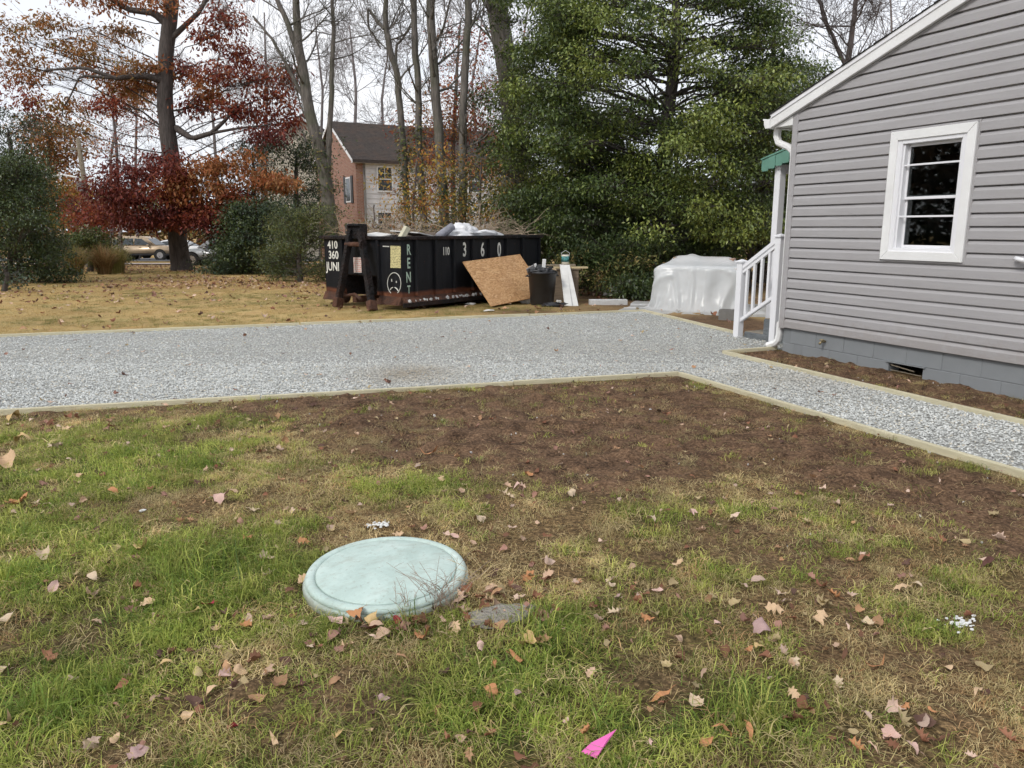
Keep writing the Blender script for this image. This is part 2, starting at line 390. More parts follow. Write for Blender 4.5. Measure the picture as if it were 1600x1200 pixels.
# ------------------------------------------------------------------ scattering
def scatter(name, variants, P, rot, scl, tint, mats, parent=None):
    n = len(P); me = bpy.data.meshes.new(name); me.vertices.add(n); me.vertices.foreach_set('co', np.asarray(P, np.float32).ravel())
    for nm, ty, arr, key in (('rot', 'FLOAT_VECTOR', rot, 'vector'), ('scl', 'FLOAT_VECTOR', scl, 'vector'), ('tint', 'FLOAT_COLOR', np.concatenate([tint, np.ones((n, 1))], 1), 'color')):
        at_ = me.attributes.new(nm, ty, 'POINT'); at_.data.foreach_set(key, np.asarray(arr, np.float32).ravel())
    ai = me.attributes.new('idx', 'INT', 'POINT'); ai.data.foreach_set('value', rs.randint(0, len(variants), n).astype(np.int32))
    me.update()
    o = link(name, me, None, parent)
    cl = bpy.data.collections.new(name + '_pieces')
    for k, vm in enumerate(variants):
        if not vm.materials: vm.materials.append(mats)
        cl.objects.link(bpy.data.objects.new('%s_piece_%02d' % (name, k), vm))
    ng = bpy.data.node_groups.new(name, 'GeometryNodeTree')
    ng.interface.new_socket('Geometry', in_out='INPUT', socket_type='NodeSocketGeometry'); ng.interface.new_socket('Geometry', in_out='OUTPUT', socket_type='NodeSocketGeometry')
    gi = ng.nodes.new('NodeGroupInput'); go = ng.nodes.new('NodeGroupOutput')
    ip = ng.nodes.new('GeometryNodeInstanceOnPoints'); ci = ng.nodes.new('GeometryNodeCollectionInfo')
    ci.inputs['Collection'].default_value = cl; ci.inputs['Separate Children'].default_value = True; ci.inputs['Reset Children'].default_value = True
    def na(nm, ty):
        q = ng.nodes.new('GeometryNodeInputNamedAttribute'); q.data_type = ty; q.inputs['Name'].default_value = nm; return q.outputs['Attribute']
    L = ng.links.new
    L(gi.outputs[0], ip.inputs['Points']); L(ci.outputs[0], ip.inputs['Instance']); ip.inputs['Pick Instance'].default_value = True
    L(na('idx', 'INT'), ip.inputs['Instance Index'])
    er = ng.nodes.new('FunctionNodeEulerToRotation'); L(na('rot', 'FLOAT_VECTOR'), er.inputs[0]); L(er.outputs[0], ip.inputs['Rotation'])
    L(na('scl', 'FLOAT_VECTOR'), ip.inputs['Scale']); L(ip.outputs[0], go.inputs[0])
    md = o.modifiers.new('scatter', 'NODES'); md.node_group = ng
    return o
def wedge(n, y0, y1, k=0.74, x_pad=0.4, power=1.0):
    """points in the ground in view between depths y0 and y1"""
    u = rs.rand(n); yy = (y0 ** (power + 1) + u * (y1 ** (power + 1) - y0 ** (power + 1))) ** (1 / (power + 1))
    return rs.uniform(-1, 1, n) * (yy * k + x_pad), yy

def blade_tuft(nb, h, lean, w, spread, seed):
    r = np.random.RandomState(seed); vs = []; fs = []
    for b in range(nb):
        az = r.uniform(0, 6.283); c = np.array([r.normal(0, spread), r.normal(0, spread), -0.008]); d = np.array([math.cos(az), math.sin(az), 0]); s = np.array([-d[1], d[0], 0])
        hh = h * r.uniform(0.45, 1.15); le = lean * r.uniform(0.2, 1.3); ww = w * r.uniform(0.7, 1.3); o = len(vs)
        tw = r.uniform(-.6, .6); s = s * math.cos(tw) + d * math.sin(tw)
        p1 = c + d * hh * le * 0.35 + np.array([0, 0, hh * 0.6]); p2 = c + d * hh * le * 1.15 + np.array([0, 0, hh * max(0.12, 1 - 0.45 * le)])
        vs += [c - s * ww / 2, c + s * ww / 2, p1 - s * ww * 0.42, p1 + s * ww * 0.42, p2]
        fs += [(o, o + 1, o + 3), (o, o + 3, o + 2), (o + 2, o + 3, o + 4)]
    return np_mesh('grass_tuft', vs, fs)
tufts = [blade_tuft(25, 0.05, 1.25, 0.0025, 0.028, 100 + k) for k in range(8)]
longt = [blade_tuft(20, 0.105, 1.0, 0.0032, 0.026, 200 + k) for k in range(6)]
straw = [blade_tuft(22, 0.042, 2.2, 0.0022, 0.034, 300 + k) for k in range(8)]
for t in tufts + longt + straw: t.materials.append(M_['inst_grass'])
G1, G2, G3 = np.array([0.2, 0.245, 0.043]), np.array([0.38, 0.38, 0.105]), np.array([0.11, 0.175, 0.034])
D1, D2, D3 = np.array([0.56, 0.44, 0.24]), np.array([0.4, 0.24, 0.12]), np.array([0.36, 0.31, 0.14])
def lerp(a, b, t): return a[None] * (1 - t[:, None]) + b[None] * t[:, None]
def grass_layer(name, N, y0, y1, variants, mode, s0, s1):
    x, y = wedge(N, y0, y1); d, g, t = fields(x, y); sd_ = poly_sd(x, y, GRAVEL); gap = fbm(x * 8, y * 8, 61 if mode != 'straw' else 63, 3)
    if mode == 'green': pr = (0.04 + 1.15 * g) * (1 - 0.96 * d) * (.12 + 1.0 * sstep(.36, .6, gap))
    elif mode == 'tall': pr = t * (0.2 + g) * (1 - d)
    else: pr = (1.05 - 0.85 * g) * (1 - 0.72 * d) * (.12 + .95 * sstep(.36, .62, gap))
    lc = at(605, 905); keep = (rs.rand(N) < pr) & (sd_ > 0.03) & (np.hypot(x - lc.x, y - lc.y) > 0.37)
    wall = (x - 3.32) * 0.9086 + (y - 9.41) * 0.4177
    keep &= wall < -0.02
    x, y, d, g, t = [q[keep] for q in (x, y, d, g, t)]; k = len(x)
    u = rs.rand(k)
    if mode == 'straw': tint = np.where(rs.rand(k)[:, None] < 0.42, lerp(D2, D3, u), lerp(D1, D3, u)) * (1 - 0.35 * d[:, None])
    else:
        tint = lerp(G1, G2, u); dk = rs.rand(k) < (0.3 + 0.5 * t); tint[dk] = lerp(G3, G1, u[dk]); ol = rs.rand(k) > (0.35 + g); tint[ol] = lerp(D3, G2, u[ol])
    tint = tint * (0.5 + 1.0 * fbm(x * 3, y * 3, 71))[:, None] * rs.uniform(.95, 1.85, (k, 1))
    rot = np.stack([rs.normal(0, .15, k), rs.normal(0, .15, k), rs.uniform(0, 6.28, k)], 1); s = rs.uniform(s0, s1, k) * (0.75 + 0.4 * g)
    if mode == 'tall': s = s * (0.6 + 0.6 * t)
    o = scatter(name, variants, np.stack([x, y, TZ(x, y)], 1), rot, np.stack([s, s, s], 1), tint, M_['inst_grass'])
    return o
tag(grass_layer('grass', 50000, 1.55, 8.0, tufts, 'green', 0.65, 1.3), 'short green grass of the near lawn', 'grass', kind='stuff')
tag(grass_layer('long_grass', 14000, 1.55, 7.0, longt, 'tall', 0.6, 1.15), 'longer dark green grass growing in patches', 'grass', kind='stuff')
tag(grass_layer('dry_grass', 50000, 1.55, 9.3, straw, 'straw', 0.7, 1.4), 'flattened straw coloured dead grass on the near lawn', 'grass', kind='stuff')
# far lawn: coarse dry tufts
x, y = wedge(42000, 10, 40, 0.7, 1, 0.3); sd_ = poly_sd(x, y, GRAVEL); keep = (sd_ > 0.05) & ((x - 3.32) * 0.9086 + (y - 9.41) * 0.4177 < 0); x, y = x[keep], y[keep]; k = len(x); u = rs.rand(k)
tint = lerp(np.array([0.62, 0.46, 0.2]), np.array([0.42, 0.3, 0.12]), u); gg = fbm(x * .8, y * .8, 5) > 0.56; tint[gg] = lerp(np.array([0.3, 0.26, 0.08]), np.array([0.19, 0.19, 0.06]), u[gg])
s = rs.uniform(0.8, 1.7, k)
tag(scatter('far_grass', straw, np.stack([x, y, TZ(x, y)], 1), np.stack([u * 0, u * 0, u * 40], 1), np.stack([s, s, s], 1), tint, M_['inst_grass']), 'golden dead grass on the lawn behind the driveway', 'grass', kind='stuff')

# fallen leaves: shapes
def leaf_shape(kind, seed):
    r = np.random.RandomState(seed)
    if kind == 'maple':
        prof = [(0, .0), (.2, .03), (.36, .04), (.38, .2), (.54, .32), (.44, .46), (.44, .64), (.28, .7), (0, 1.0)]
    elif kind == 'oak':
        prof = [(0, .0), (.1, .12), (.3, .16), (.14, .3), (.38, .42), (.16, .52), (.34, .72), (.14, .76), (0, 1.0)]
    elif kind == 'long':
        prof = [(0, 0), (.08, .15), (.12, .4), (.1, .7), (0, 1.0)]
    else:
        prof = [(0, 0), (.24, .15), (.34, .4), (.26, .7), (0, 1.0)]
    m = len(prof); mb = MB(); vs = []; fs = []
    for sgn in (0, 1, -1):
        for (px, py) in prof: vs.append((px * sgn * r.uniform(.82, 1.15), py - 0.5, 0))
    for h, off in ((1, m), (-1, 2 * m)):
        for k in range(m - 1): fs.append((k, off + k, off + k + 1, k + 1) if h == 1 else (k, k + 1, off + k + 1, off + k))
    mb.add(vs, fs); me = bpy.data.meshes.new('leaf'); bm = bmesh.new(); me.from_pydata(mb.v, [], mb.f); bm.from_mesh(me)
    bmesh.ops.remove_doubles(bm, verts=bm.verts, dist=1e-4); bmesh.ops.dissolve_degenerate(bm, edges=bm.edges, dist=1e-4)
    bmesh.ops.subdivide_edges(bm, edges=bm.edges, cuts=1, use_grid_fill=True)
    from mathutils import noise as mn
    a1, a2, tw = r.uniform(.2, 1.6) * r.choice((-1, 1, 1)), r.uniform(.6, 3.4) * r.choice((-1, 1, 1)), r.uniform(-1.2, 1.2); ph = Vector(r.uniform(0, 50, 3)); ax = r.uniform(-.2, .2)
    for vv in bm.verts:
        x, y = vv.co.x, vv.co.y; q = x - ax * y; w = abs(q)
        vv.co.z = a1 * y * y * .7 + a2 * q * q * .6 + tw * x * y * .6 + .2 * mn.noise(Vector((x * 3.2, y * 3.2, 0)) + ph) - .03 * math.exp(-(q / .04) ** 2)
        vv.co.x *= 1 - .22 * min(1, abs(a2) * w)
    t = MB(); t.tube([(0, -.48, 0), (.04, -.62, .05), (.05, -.8, .03)], .014, 3)
    o0 = [bm.verts.new(q) for q in t.v]
    for f in t.f: bm.faces.new([o0[q] for q in f])
    zmin = min(v.co.z for v in bm.verts)
    for vv in bm.verts: vv.co.z -= zmin
    bm.to_mesh(me); bm.free(); me.polygons.foreach_set('use_smooth', np.ones(len(me.polygons), bool)); me.update(); return me
LEAVES = {k: [leaf_shape(k, 10 * q + j) for j in range(4)] for q, k in enumerate(('maple', 'oak', 'long', 'ovate'))}
allv = [me_ for k in LEAVES for me_ in LEAVES[k]]
litv = [q.copy() for k in LEAVES for q in (LEAVES[k][:2] if k in ('maple', 'long') else LEAVES[k])]
PAL = [(0.58, 0.4, 0.28), (0.46, 0.27, 0.15), (0.64, 0.47, 0.37), (0.2, 0.1, 0.06), (0.26, 0.12, 0.07), (0.46, 0.36, 0.2), (0.36, 0.2, 0.15), (0.14, 0.08, 0.06)]
def leaf_litter(name, x, y, s, lift=0.012):
    k = len(x); tint = np.array(PAL)[rs.randint(0, len(PAL), k)] * rs.uniform(.7, 1.2, (k, 1))
    rot = np.stack([rs.normal(0, .3, k), rs.normal(0, .3, k), rs.uniform(0, 6.28, k)], 1)
    return scatter(name, litv, np.stack([x, y, TZ(x, y) + lift], 1), rot, np.stack([s, s, s], 1), tint, M_['inst_leaf'])
x, y = wedge(2300, 1.6, 9, 0.72, .2); d, g, t = fields(x, y); kp = (poly_sd(x, y, GRAVEL) > 0.04) & (rs.rand(len(x)) < 1 - 0.75 * d) & ((x - 3.32) * 0.9086 + (y - 9.41) * 0.4177 < -0.05) & (np.hypot(x + .54, y - 3.11) > .4); x, y = x[kp], y[kp]
tag(leaf_litter('leaf_litter', x, y, rs.uniform(.025, .062, len(x)), 0.016), 'small scraps of dead leaf strewn over the near lawn', 'leaves', kind='stuff')
dq = []
for (px, py, rx, ry, k) in ((740, 955, 70, 30, 46), (600, 985, 90, 18, 26), (790, 940, 60, 20, 22), (360, 1060, 60, 25, 14), (60, 760, 70, 40, 18), (1130, 1000, 120, 40, 26), (1290, 960, 60, 30, 16), (1400, 1160, 120, 30, 18), (620, 660, 300, 10, 40), (90, 670, 120, 10, 22), (1330, 595, 120, 14, 30)):
    for _ in range(k): dq.append(at(rnd.gauss(px, rx), min(1235, rnd.gauss(py, ry)))[:2])
dq = np.array(dq); kp = (poly_sd(dq[:, 0], dq[:, 1], GRAVEL) > .04) & (np.hypot(dq[:, 0] + .54, dq[:, 1] - 3.11) > .37) & ((dq[:, 0] - 3.32) * .9086 + (dq[:, 1] - 9.41) * .4177 < -.05); dq = dq[kp]
tag(leaf_litter('leaf_drift', dq[:, 0], dq[:, 1], rs.uniform(.035, .075, len(dq)), .014), 'drifts of brown curled leaves caught around the lid and soil edges', 'leaves', kind='stuff')
x, y = wedge(26000, 11, 44, 0.72, 1, .2); kp = (poly_sd(x, y, GRAVEL) > 0.1) & (rs.rand(len(x)) < .06 + .94 * sstep(.42, .62, fbm(x * .5 + 9, y * .5, 77)) * sstep(13, 24, y)); x, y = x[kp], y[kp]
tag(leaf_litter('far_leaf_litter', x, y, rs.uniform(.06, .13, len(x)), 0.02), 'brown fallen leaves carpeting the lawn under the oak', 'leaves', kind='stuff')

# ------------------------------------------------------------------ gravel driveway and path
mb = MB(); bm = bmesh.new()
f = bm.faces.new([bm.verts.new((q[0], q[1], 0.002)) for q in GRAVEL]); bmesh.ops.triangulate(bm, faces=[f])
me = bpy.data.meshes.new('driveway'); bm.to_mesh(me); bm.free()
m, n, l, p = new_mat('grey_gravel_bed')
v = vec(n, l); vo = n.new('ShaderNodeTexVoronoi'); vo.inputs['Scale'].default_value = 55; l.new(v, vo.inputs['Vector'])
sv = n.new('ShaderNodeSeparateColor'); l.new(vo.outputs['Color'], sv.inputs[0])
c = ramp(n, l, sv.outputs[0], [(0, (0.22, 0.22, 0.2)), (0.5, (0.42, 0.42, 0.39)), (1, (0.6, 0.6, 0.56))])
c = mixc(n, l, ramp(n, l, vo.outputs['Distance'], [(0.0, (0, 0, 0)), (0.55, (0.1, 0.1, 0.1)), (0.9, (1, 1, 1))]), c, (0.26, 0.26, 0.25))
dust = ramp(n, l, noise(n, l, v, 0.7, 6, 0.6), [(0.5, (0, 0, 0)), (0.72, (1, 1, 1))])
c = mixc(n, l, math_n(n, l, 'MULTIPLY', dust, 0.45), c, (0.4, 0.38, 0.32))
l.new(c, p.inputs['Base Color']); p.inputs['Roughness'].default_value = 0.9
bump(n, l, p, math_n(n, l, 'SUBTRACT', 1.0, vo.outputs['Distance']), 0.02, 1.0)
drive = tag(link('driveway', me, m), 'pale grey gravel driveway with a path along the house', 'driveway', kind='structure')
def stone(seed):
    r = np.random.RandomState(seed); bm = bmesh.new(); bmesh.ops.create_icosphere(bm, subdivisions=1, radius=0.5)
    ax = np.array([r.uniform(.8, 1.3), r.uniform(.6, .9), r.uniform(.4, .65)])
    for _ in range(4):                                     # broken faces
        nn = Vector(r.normal(0, 1, 3)).normalized(); dd = r.uniform(.26, .4)
        for vv in bm.verts:
            e = vv.co.dot(nn) - dd
            if e > 0: vv.co -= nn * e
    for vv in bm.verts: vv.co = Vector((vv.co.x * ax[0], vv.co.y * ax[1], vv.co.z * ax[2])) * r.uniform(.92, 1.08)
    me = bpy.data.meshes.new('stone'); bm.to_mesh(me); bm.free(); return me
stones = [stone(400 + k) for k in range(9)]
M_['stone'] = leaf_mat('crushed_stone', 0.0, 0.85, True, 0.3)
x, y = [], []
for (N, y0, y1) in ((95000, 3.0, 8.5), (105000, 5.5, 14.2)):
    a_, b_ = wedge(N, y0, y1, .72, .3, .6); x.append(a_); y.append(b_)
x = np.concatenate(x); y = np.concatenate(y); kp = (poly_sd(x, y, GRAVEL) < -0.012); x, y = x[kp], y[kp]; k = len(x)
u = rs.rand(k) ** 1.1; tint = lerp(np.array([0.46, 0.468, 0.45]), np.array([0.73, 0.74, 0.71]), u)
warm = rs.rand(k) < 0.08; tint[warm] *= np.array([1.05, .95, .82])
dz = patches(x, y, [(640, 585, 75, 14, .85), (600, 530, 200, 14, .3), (1230, 590, 110, 16, .35), (950, 545, 160, 12, .25)])
dz = np.clip(dz, 0, 1)[:, None]; tint = tint * (.86 + .28 * fbm(x * .7, y * 1.6, 87, 3))[:, None]; tint = tint * (1 - 0.75 * dz) + 0.75 * dz * np.array([0.32, 0.25, 0.16])
s = rs.uniform(.012, .025, k); zz = 0.004 + rs.uniform(0, .012, k)
tag(scatter('gravel', stones, np.stack([x, y, zz], 1), rs.uniform(0, 6.28, (k, 3)) * np.array([.08, .08, 1]), np.stack([s, s, s], 1), tint, M_['stone']), 'crushed grey stone spread over the driveway and path', 'gravel', kind='stuff')
# leaves blown on to the stone, and stones kicked over the boards
x, y = wedge(260, 4, 14, .72, .2, .6); kp = poly_sd(x, y, GRAVEL) < -.05; x, y = x[kp], y[kp]; k = len(x)
tag(scatter('gravel_leaves', litv, np.stack([x, y, x * 0 + .026], 1), np.stack([rs.normal(0, .2, k), rs.normal(0, .2, k), rs.uniform(0, 6.28, k)], 1), np.repeat(rs.uniform(.03, .07, k)[:, None], 3, 1), np.array(PAL)[rs.randint(0, len(PAL), k)], M_['inst_leaf']), 'scattered brown leaves and scraps lying on the gravel', 'leaves', kind='stuff')
x, y = wedge(9000, 3, 14.5, .72, .2, .6); sd_ = poly_sd(x, y, GRAVEL); kp = (sd_ > .03) & (sd_ < .05 + .22 * rs.rand(len(x)) ** 3) & ((x - 3.32) * 0.9086 + (y - 9.41) * 0.4177 < -0.05); x, y = x[kp], y[kp]; k = len(x)
tag(scatter('spilled_gravel', stones, np.stack([x, y, TZ(x, y) + .006], 1), rs.uniform(0, 6.28, (k, 3)), np.repeat(rs.uniform(.01, .024, k)[:, None], 3, 1), lerp(np.array([.3, .3, .28]), np.array([.68, .67, .63]), rs.rand(k)), M_['stone']), 'grey stones spilled along the edging boards', 'gravel', kind='stuff')
# stray stones and crumbs on the soil
x, y = wedge(4200, 2.6, 9.4, .72, .3, .6); d, g, t = fields(x, y); kp = (poly_sd(x, y, GRAVEL) > 0.05) & (d > .5) & ((x - 3.32) * 0.9086 + (y - 9.41) * 0.4177 < -0.05); x, y = x[kp], y[kp]; k = len(x); u = rs.rand(k)
tint = np.where((rs.rand(k) < .08)[:, None], lerp(np.array([.35, .34, .33]), np.array([.6, .58, .55]), u), lerp(np.array([.05, .032, .02]), np.array([.15, .1, .065]), u)); s = rs.uniform(.008, .028, k) * np.where(rs.rand(k) < .1, 1.7, 1)
tag(scatter('soil_crumbs', stones, np.stack([x, y, TZ(x, y) + .004], 1), rs.uniform(0, 6.28, (k, 3)), np.stack([s, s, s], 1), tint, M_['stone']), 'clods and stray pebbles on the bare soil', 'pebbles', kind='stuff')

# ------------------------------------------------------------------ timber edging
def edging(a, b, label, dz=0.0, w=0.045, top=0.042, dz2=None):
    a = Vector(a[:2]); b = Vector(b[:2]); L = (b - a).length; d = (b - a) / L
    M = frame_M((a.x, a.y, 0), (d.x, d.y, 0), (-d.y, d.x, 0))
    o = MB().box(0, L, -w / 2, w / 2, -0.09, top + dz).build('edging_board', M_['wood_new'], None, bevel=0.003)
    # slight bow and unevenness of real lumber
    o.matrix_world = M
    return tag(o, label, 'edging board', 'timber boards edging the gravel')
def mid(a, b, t): return Vector(a[:2]) * (1 - t) + Vector(b[:2]) * t
edging(FA2, mid(FA, FB, .40), 'pale edging board between gravel and golden lawn on the oak side')
edging(mid(FA, FB, .402), mid(FA, FB, .78), 'pale edging board at the far edge of gravel below the dumpster', .004)
edging(mid(FA, FB, .782), FB, 'pale edging board at the far edge of gravel in front of the trash can', -.003)
edging(mid(FB, FC, .004), Vector((3.27, 10.82)), 'pale edging board running from the plastic-covered pile to the stair post')
edging(NA2, mid(NA, NB, .33), 'pale edging board between gravel and green lawn beside the left grass', .002)
edging(mid(NA, NB, .332), mid(NA, NB, .71), 'pale edging board along the near side of the gravel above the lid', -.004)
edging(mid(NA, NB, .712), NB, 'pale edging board ending at the inner corner of gravel and soil', .003)
edging(mid(NB, PB, .008), mid(NB, PB, .74), 'pale edging board between bare soil and the side path', .002)
edging(mid(NB, PB, .742), PB2, 'pale edging board at the near end of the side path, leaning on soil', .008)
edging(QA, QR, 'short pale edging board from the path corner to the downspout')
edging(mid(QA, QB, .008), QB2, 'long pale edging board between the side path and foundation bed', .002)

# ================================================================== THE GREY HOUSE
HC = Vector((3.32, 9.41, 0)); HX = Vector((0.41772, -0.90857, 0)); HY = Vector((0.90857, 0.41772, 0))
HM = frame_M(HC, HX, HY)           # x along the gable wall towards the camera, y into the house
house = empty('grey_house', mat=HM, label='grey vinyl-sided house with white window on a painted block foundation', cat='house')
HW, HD = 8.2, 9.0                   # gable width, depth
SL = 0.35                           # rise of the roof
RK0 = 2.80                          # underside of the rake at the corner
def rake(x): return RK0 + SL * (x if x < HW / 2 else HW - x)
SID0, SIDC = 0.306, 0.121
m, n, l, p = new_mat('grey_vinyl_siding')
v = vec(n, l, (0.5, 1, 6)); f = noise(n, l, v, 3, 4)
c = ramp(n, l, f, [(0.3, (0.345, 0.333, 0.336)), (0.7, (0.385, 0.373, 0.376))])
_sx = n.new('ShaderNodeSeparateXYZ'); l.new(vec(n, l), _sx.inputs[0]); _sp = math_n(n, l, 'ADD', _sx.outputs[2], math_n(n, l, 'MULTIPLY', noise(n, l, vec(n, l), 7, 5, .75), -.7))
c = mixc(n, l, math_n(n, l, 'MULTIPLY', ramp(n, l, _sp, [(-.12, (1, 1, 1)), (.12, (0, 0, 0))]), .3), c, (.27, .235, .205))
c = mixc(n, l, math_n(n, l, 'MULTIPLY', ramp(n, l, noise(n, l, vec(n, l, (.8, 1, 2)), 1.5, 6, .7), [(.5, (0, 0, 0)), (.8, (1, 1, 1))]), .22), c, (0.33, 0.31, 0.3))
l.new(c, p.inputs['Base Color']); p.inputs['Roughness'].default_value = 0.5
bump(n, l, p, noise(n, l, vec(n, l, (2, 30, 30)), 8, 3), 0.002, 0.4)
M_['siding'] = m
# opening for the window
WX0, WX1, WZ0, WZ1 = 1.364, 2.282, 1.178, 2.45
OX0, OX1, OZ0, OZ1 = WX0 + .06, WX1 - .06, WZ0 + .06, WZ1 - .06
PROF = [(0.004, 0.003), (-.015, 0.003), (-.021, .0), (-.0225, .004), (-.0215, .076), (-.016, .086), (-.0075, .098), (-.004, .105), (.004, .108), (.004, .122)]   # y, z of a dutch-lap course
def siding_panel(z0, xa, xb, lap=0.0):
    """one vinyl panel; its end is cut along the rake"""
    vs = []; fs = []; k = len(PROF); zs = []
    for (y, z) in PROF:
        zz = z0 + z; lim0 = max(xa, (zz - RK0) / SL); lim1 = min(xb, HW - (zz - RK0) / SL)
        if lim1 < lim0 + .002: lim0 = lim1 = (lim0 + lim1) / 2
        vs += [(lim0, y - lap, zz), (lim1, y - lap, zz)]
    for i in range(k - 1): fs.append((2 * i, 2 * i + 1, 2 * i + 3, 2 * i + 2))
    fs.append(tuple(2 * i for i in range(k))[::-1]); fs.append(tuple(2 * i + 1 for i in range(k)))
    return MB().add(vs, fs).build('siding_panel', M_['siding'], house)
zt = rake(HW / 2)
r_ = random.Random(5); row = 0; z0 = SID0
while z0 < zt - 0.05:
    x0, x1 = 0.055, HW - 0.055
    x0 = max(x0, (z0 - RK0) / SL); x1 = min(x1, HW - (z0 - RK0) / SL)
    spans = [(x0, OX0), (OX1, x1)] if (z0 < OZ1 and z0 + SIDC > OZ0) else [(x0, x1)]
    for (a_, b_) in spans:
        cuts = [a_]; q = a_ + (r_.uniform(.25, 1.4) if a_ < .6 or row % 3 else r_.uniform(1.5, 3))
        while q < b_ - .3: cuts.append(q); q += 3.6
        cuts.append(b_)
        for j in range(len(cuts) - 1): siding_panel(z0, cuts[j] - (0.02 if j else 0), cuts[j + 1], 0.0012 * (j % 2))
    row += 1; z0 += SIDC
MB().box(0.0, .06, -.03, .045, SID0 - .012, 2.80).box(-.02, .0, -.03, .09, SID0 - .012, 2.80).build('corner_post', M_['siding'], house, bevel=.004)
# sheathing behind, with the hole
mb = MB()
for (x0, x1, z0, z1) in ((0.03, OX0, .31, 2.8), (OX1, HW - .03, .31, 2.8), (OX0, OX1, .31, OZ0), (OX0, OX1, OZ1, 2.8)): mb.box(x0, x1, .004, .1, z0, z1)
mb.prism([(0.05, 2.8), (HW - .05, 2.8), (HW / 2, zt)], .004, .1, 'y')
mb.box(.03, .1, .1, HD, .31, 2.8).box(HW - .1, HW - .03, .1, HD, .31, 2.8).box(.03, HW - .03, HD - .1, HD, .31, 2.8)
mb.build('wall_sheathing', M_['siding'], house)
# front wall, clapboards facing the porch
MB().prism([(-.001, .31)] + [q for k in range(20) for q in ((-.016, .31 + k * .121), (-.004, .31 + (k + 1) * .121))] + [(.02, 2.73), (.02, .31)], .1, HD, 'y').build('front_siding', M_['siding'], house)
# foundation of painted blocks
M_['found'] = mat('blue_grey_masonry_paint', (0.225, 0.24, 0.25), 0.55, 0.05, 5, dirt=(.12, .105, .085), dirt_amt=.2)
BL, BH = .403, .19
blk = MB().box(.003, BL - .003, 0, .18, .003, BH - .003).mesh('foundation_block', .003)
blk.materials.append(M_['found'])
half = MB().box(.0045, BL / 2 - .0045, 0, .18, .0045, BH - .0045).mesh('foundation_block', .006); half.materials.append(M_['found'])
VX = 1.553
for rw, zb in enumerate((.118, -.072, -.262)):
    off = VX - 4 * BL if rw % 2 == 1 else VX - 4 * BL + BL / 2
    q = off
    while q < HW - .2:
        if not (rw == 1 and abs(q - VX) < .01) and q > -.05 or (rw == 0 and q > -.05):
            o = bpy.data.objects.new('foundation_block', blk); COL.objects.link(o); o.parent = house
            o.location = (max(q, .012), .018 + r_.uniform(-.0015, .0015), zb)
        elif q > -BL and q <= -.05:
            o = bpy.data.objects.new('foundation_block', half); COL.objects.link(o); o.parent = house; o.location = (.012, .018, zb)
        q += BL
MB().box(.02, VX, .022, .17, -.26, .30).box(VX + BL, HW - .02, .022, .17, -.26, .30).box(VX, VX + BL, .022, .17, .118, .30).box(VX, VX + BL, .022, .17, -.26, -.062).build('mortar', mat('painted_mortar', (.2, .213, .222), .7, .08, 6), house)
MB().box(.02, .17, .17, HD, -.26, .3).box(HW - .17, HW - .02, .17, HD, -.26, .3).build('side_foundation', M_['found'], house)
MB().box(VX - .02, VX + BL + .02, .6, .62, -.1, .15).build('crawl_space', M_['dark_void'], house)  # near-black sheet stands in for the shade behind the vent opening
vg = MB(); vg.tube([(VX + .03, .02, .085), (VX + .3, .03, .055)], .006, 5); vg.tube([(VX + .02, .03, .03), (VX + .38, .04, .02)], .005, 5)
vg.build('vent_bar', M_['wood_old'], house)
MB().box(VX - .03, VX + BL + .03, -.004, .02, .112, .122).build('vent_lintel', M_['found'], house)
sp_ = MB(); sp_.tube([(.685, .02, .215), (.685, -.05, .213), (.685, -.075, .19)], [.012, .012, .014], 8); sp_.lathe([(.0, 0), (.028, .002), (.028, .012), (.006, .014)], 10, (.685, -.04, .228))
sp_.build('garden_tap', mat('old_brass', (.35, .28, .16), .5, .3, 20, metal=.6), house, smooth=True)
MB().tube([(2.80, -.01, 1.23), (2.80, -.06, 1.235), (2.83, -.085, 1.232), (2.9, -.09, 1.22)], .022, 8).build('vent_hood', M_['white_vinyl'], house, smooth=True)

# window
win = empty('window'); win.parent = house; win.matrix_parent_inverse = Matrix()
def casing(name, pts, mat_, y0, y1): return MB().prism(pts, y0, y1, 'y').build(name, mat_, win, bevel=.003)
cw = .088
casing('window_casing', [(WX0, WZ0), (WX0 + cw, WZ0 + cw), (WX0 + cw, WZ1 - cw), (WX0, WZ1)], M_['white_paint'], -.045, .01)
casing('window_casing', [(WX1, WZ0), (WX1, WZ1), (WX1 - cw, WZ1 - cw), (WX1 - cw, WZ0 + cw)], M_['white_paint'], -.045, .01)
casing('window_casing', [(WX0 + .002, WZ1), (WX0 + cw + .002, WZ1 - cw), (WX1 - cw - .002, WZ1 - cw), (WX1 - .002, WZ1)], M_['white_paint'], -.0455, .01)
casing('window_casing', [(WX0 + .002, WZ0), (WX1 - .002, WZ0), (WX1 - cw - .002, WZ0 + cw), (WX0 + cw + .002, WZ0 + cw)], M_['white_paint'], -.0455, .01)
jc = MB(); e = .02
jc.box(WX0 - e, WX0 - .001, -.026, .004, WZ0 - e, WZ1 + e).box(WX1 + .001, WX1 + e, -.026, .004, WZ0 - e, WZ1 + e).box(WX0, WX1, -.026, .004, WZ0 - e, WZ0 - .001).box(WX0, WX1, -.026, .004, WZ1 + .001, WZ1 + e)
jc.build('siding_channel', M_['siding'], win, bevel=.003)
ix0, ix1, iz0, iz1 = WX0 + cw, WX1 - cw, WZ0 + cw, WZ1 - cw
fr = MB(); t = .05
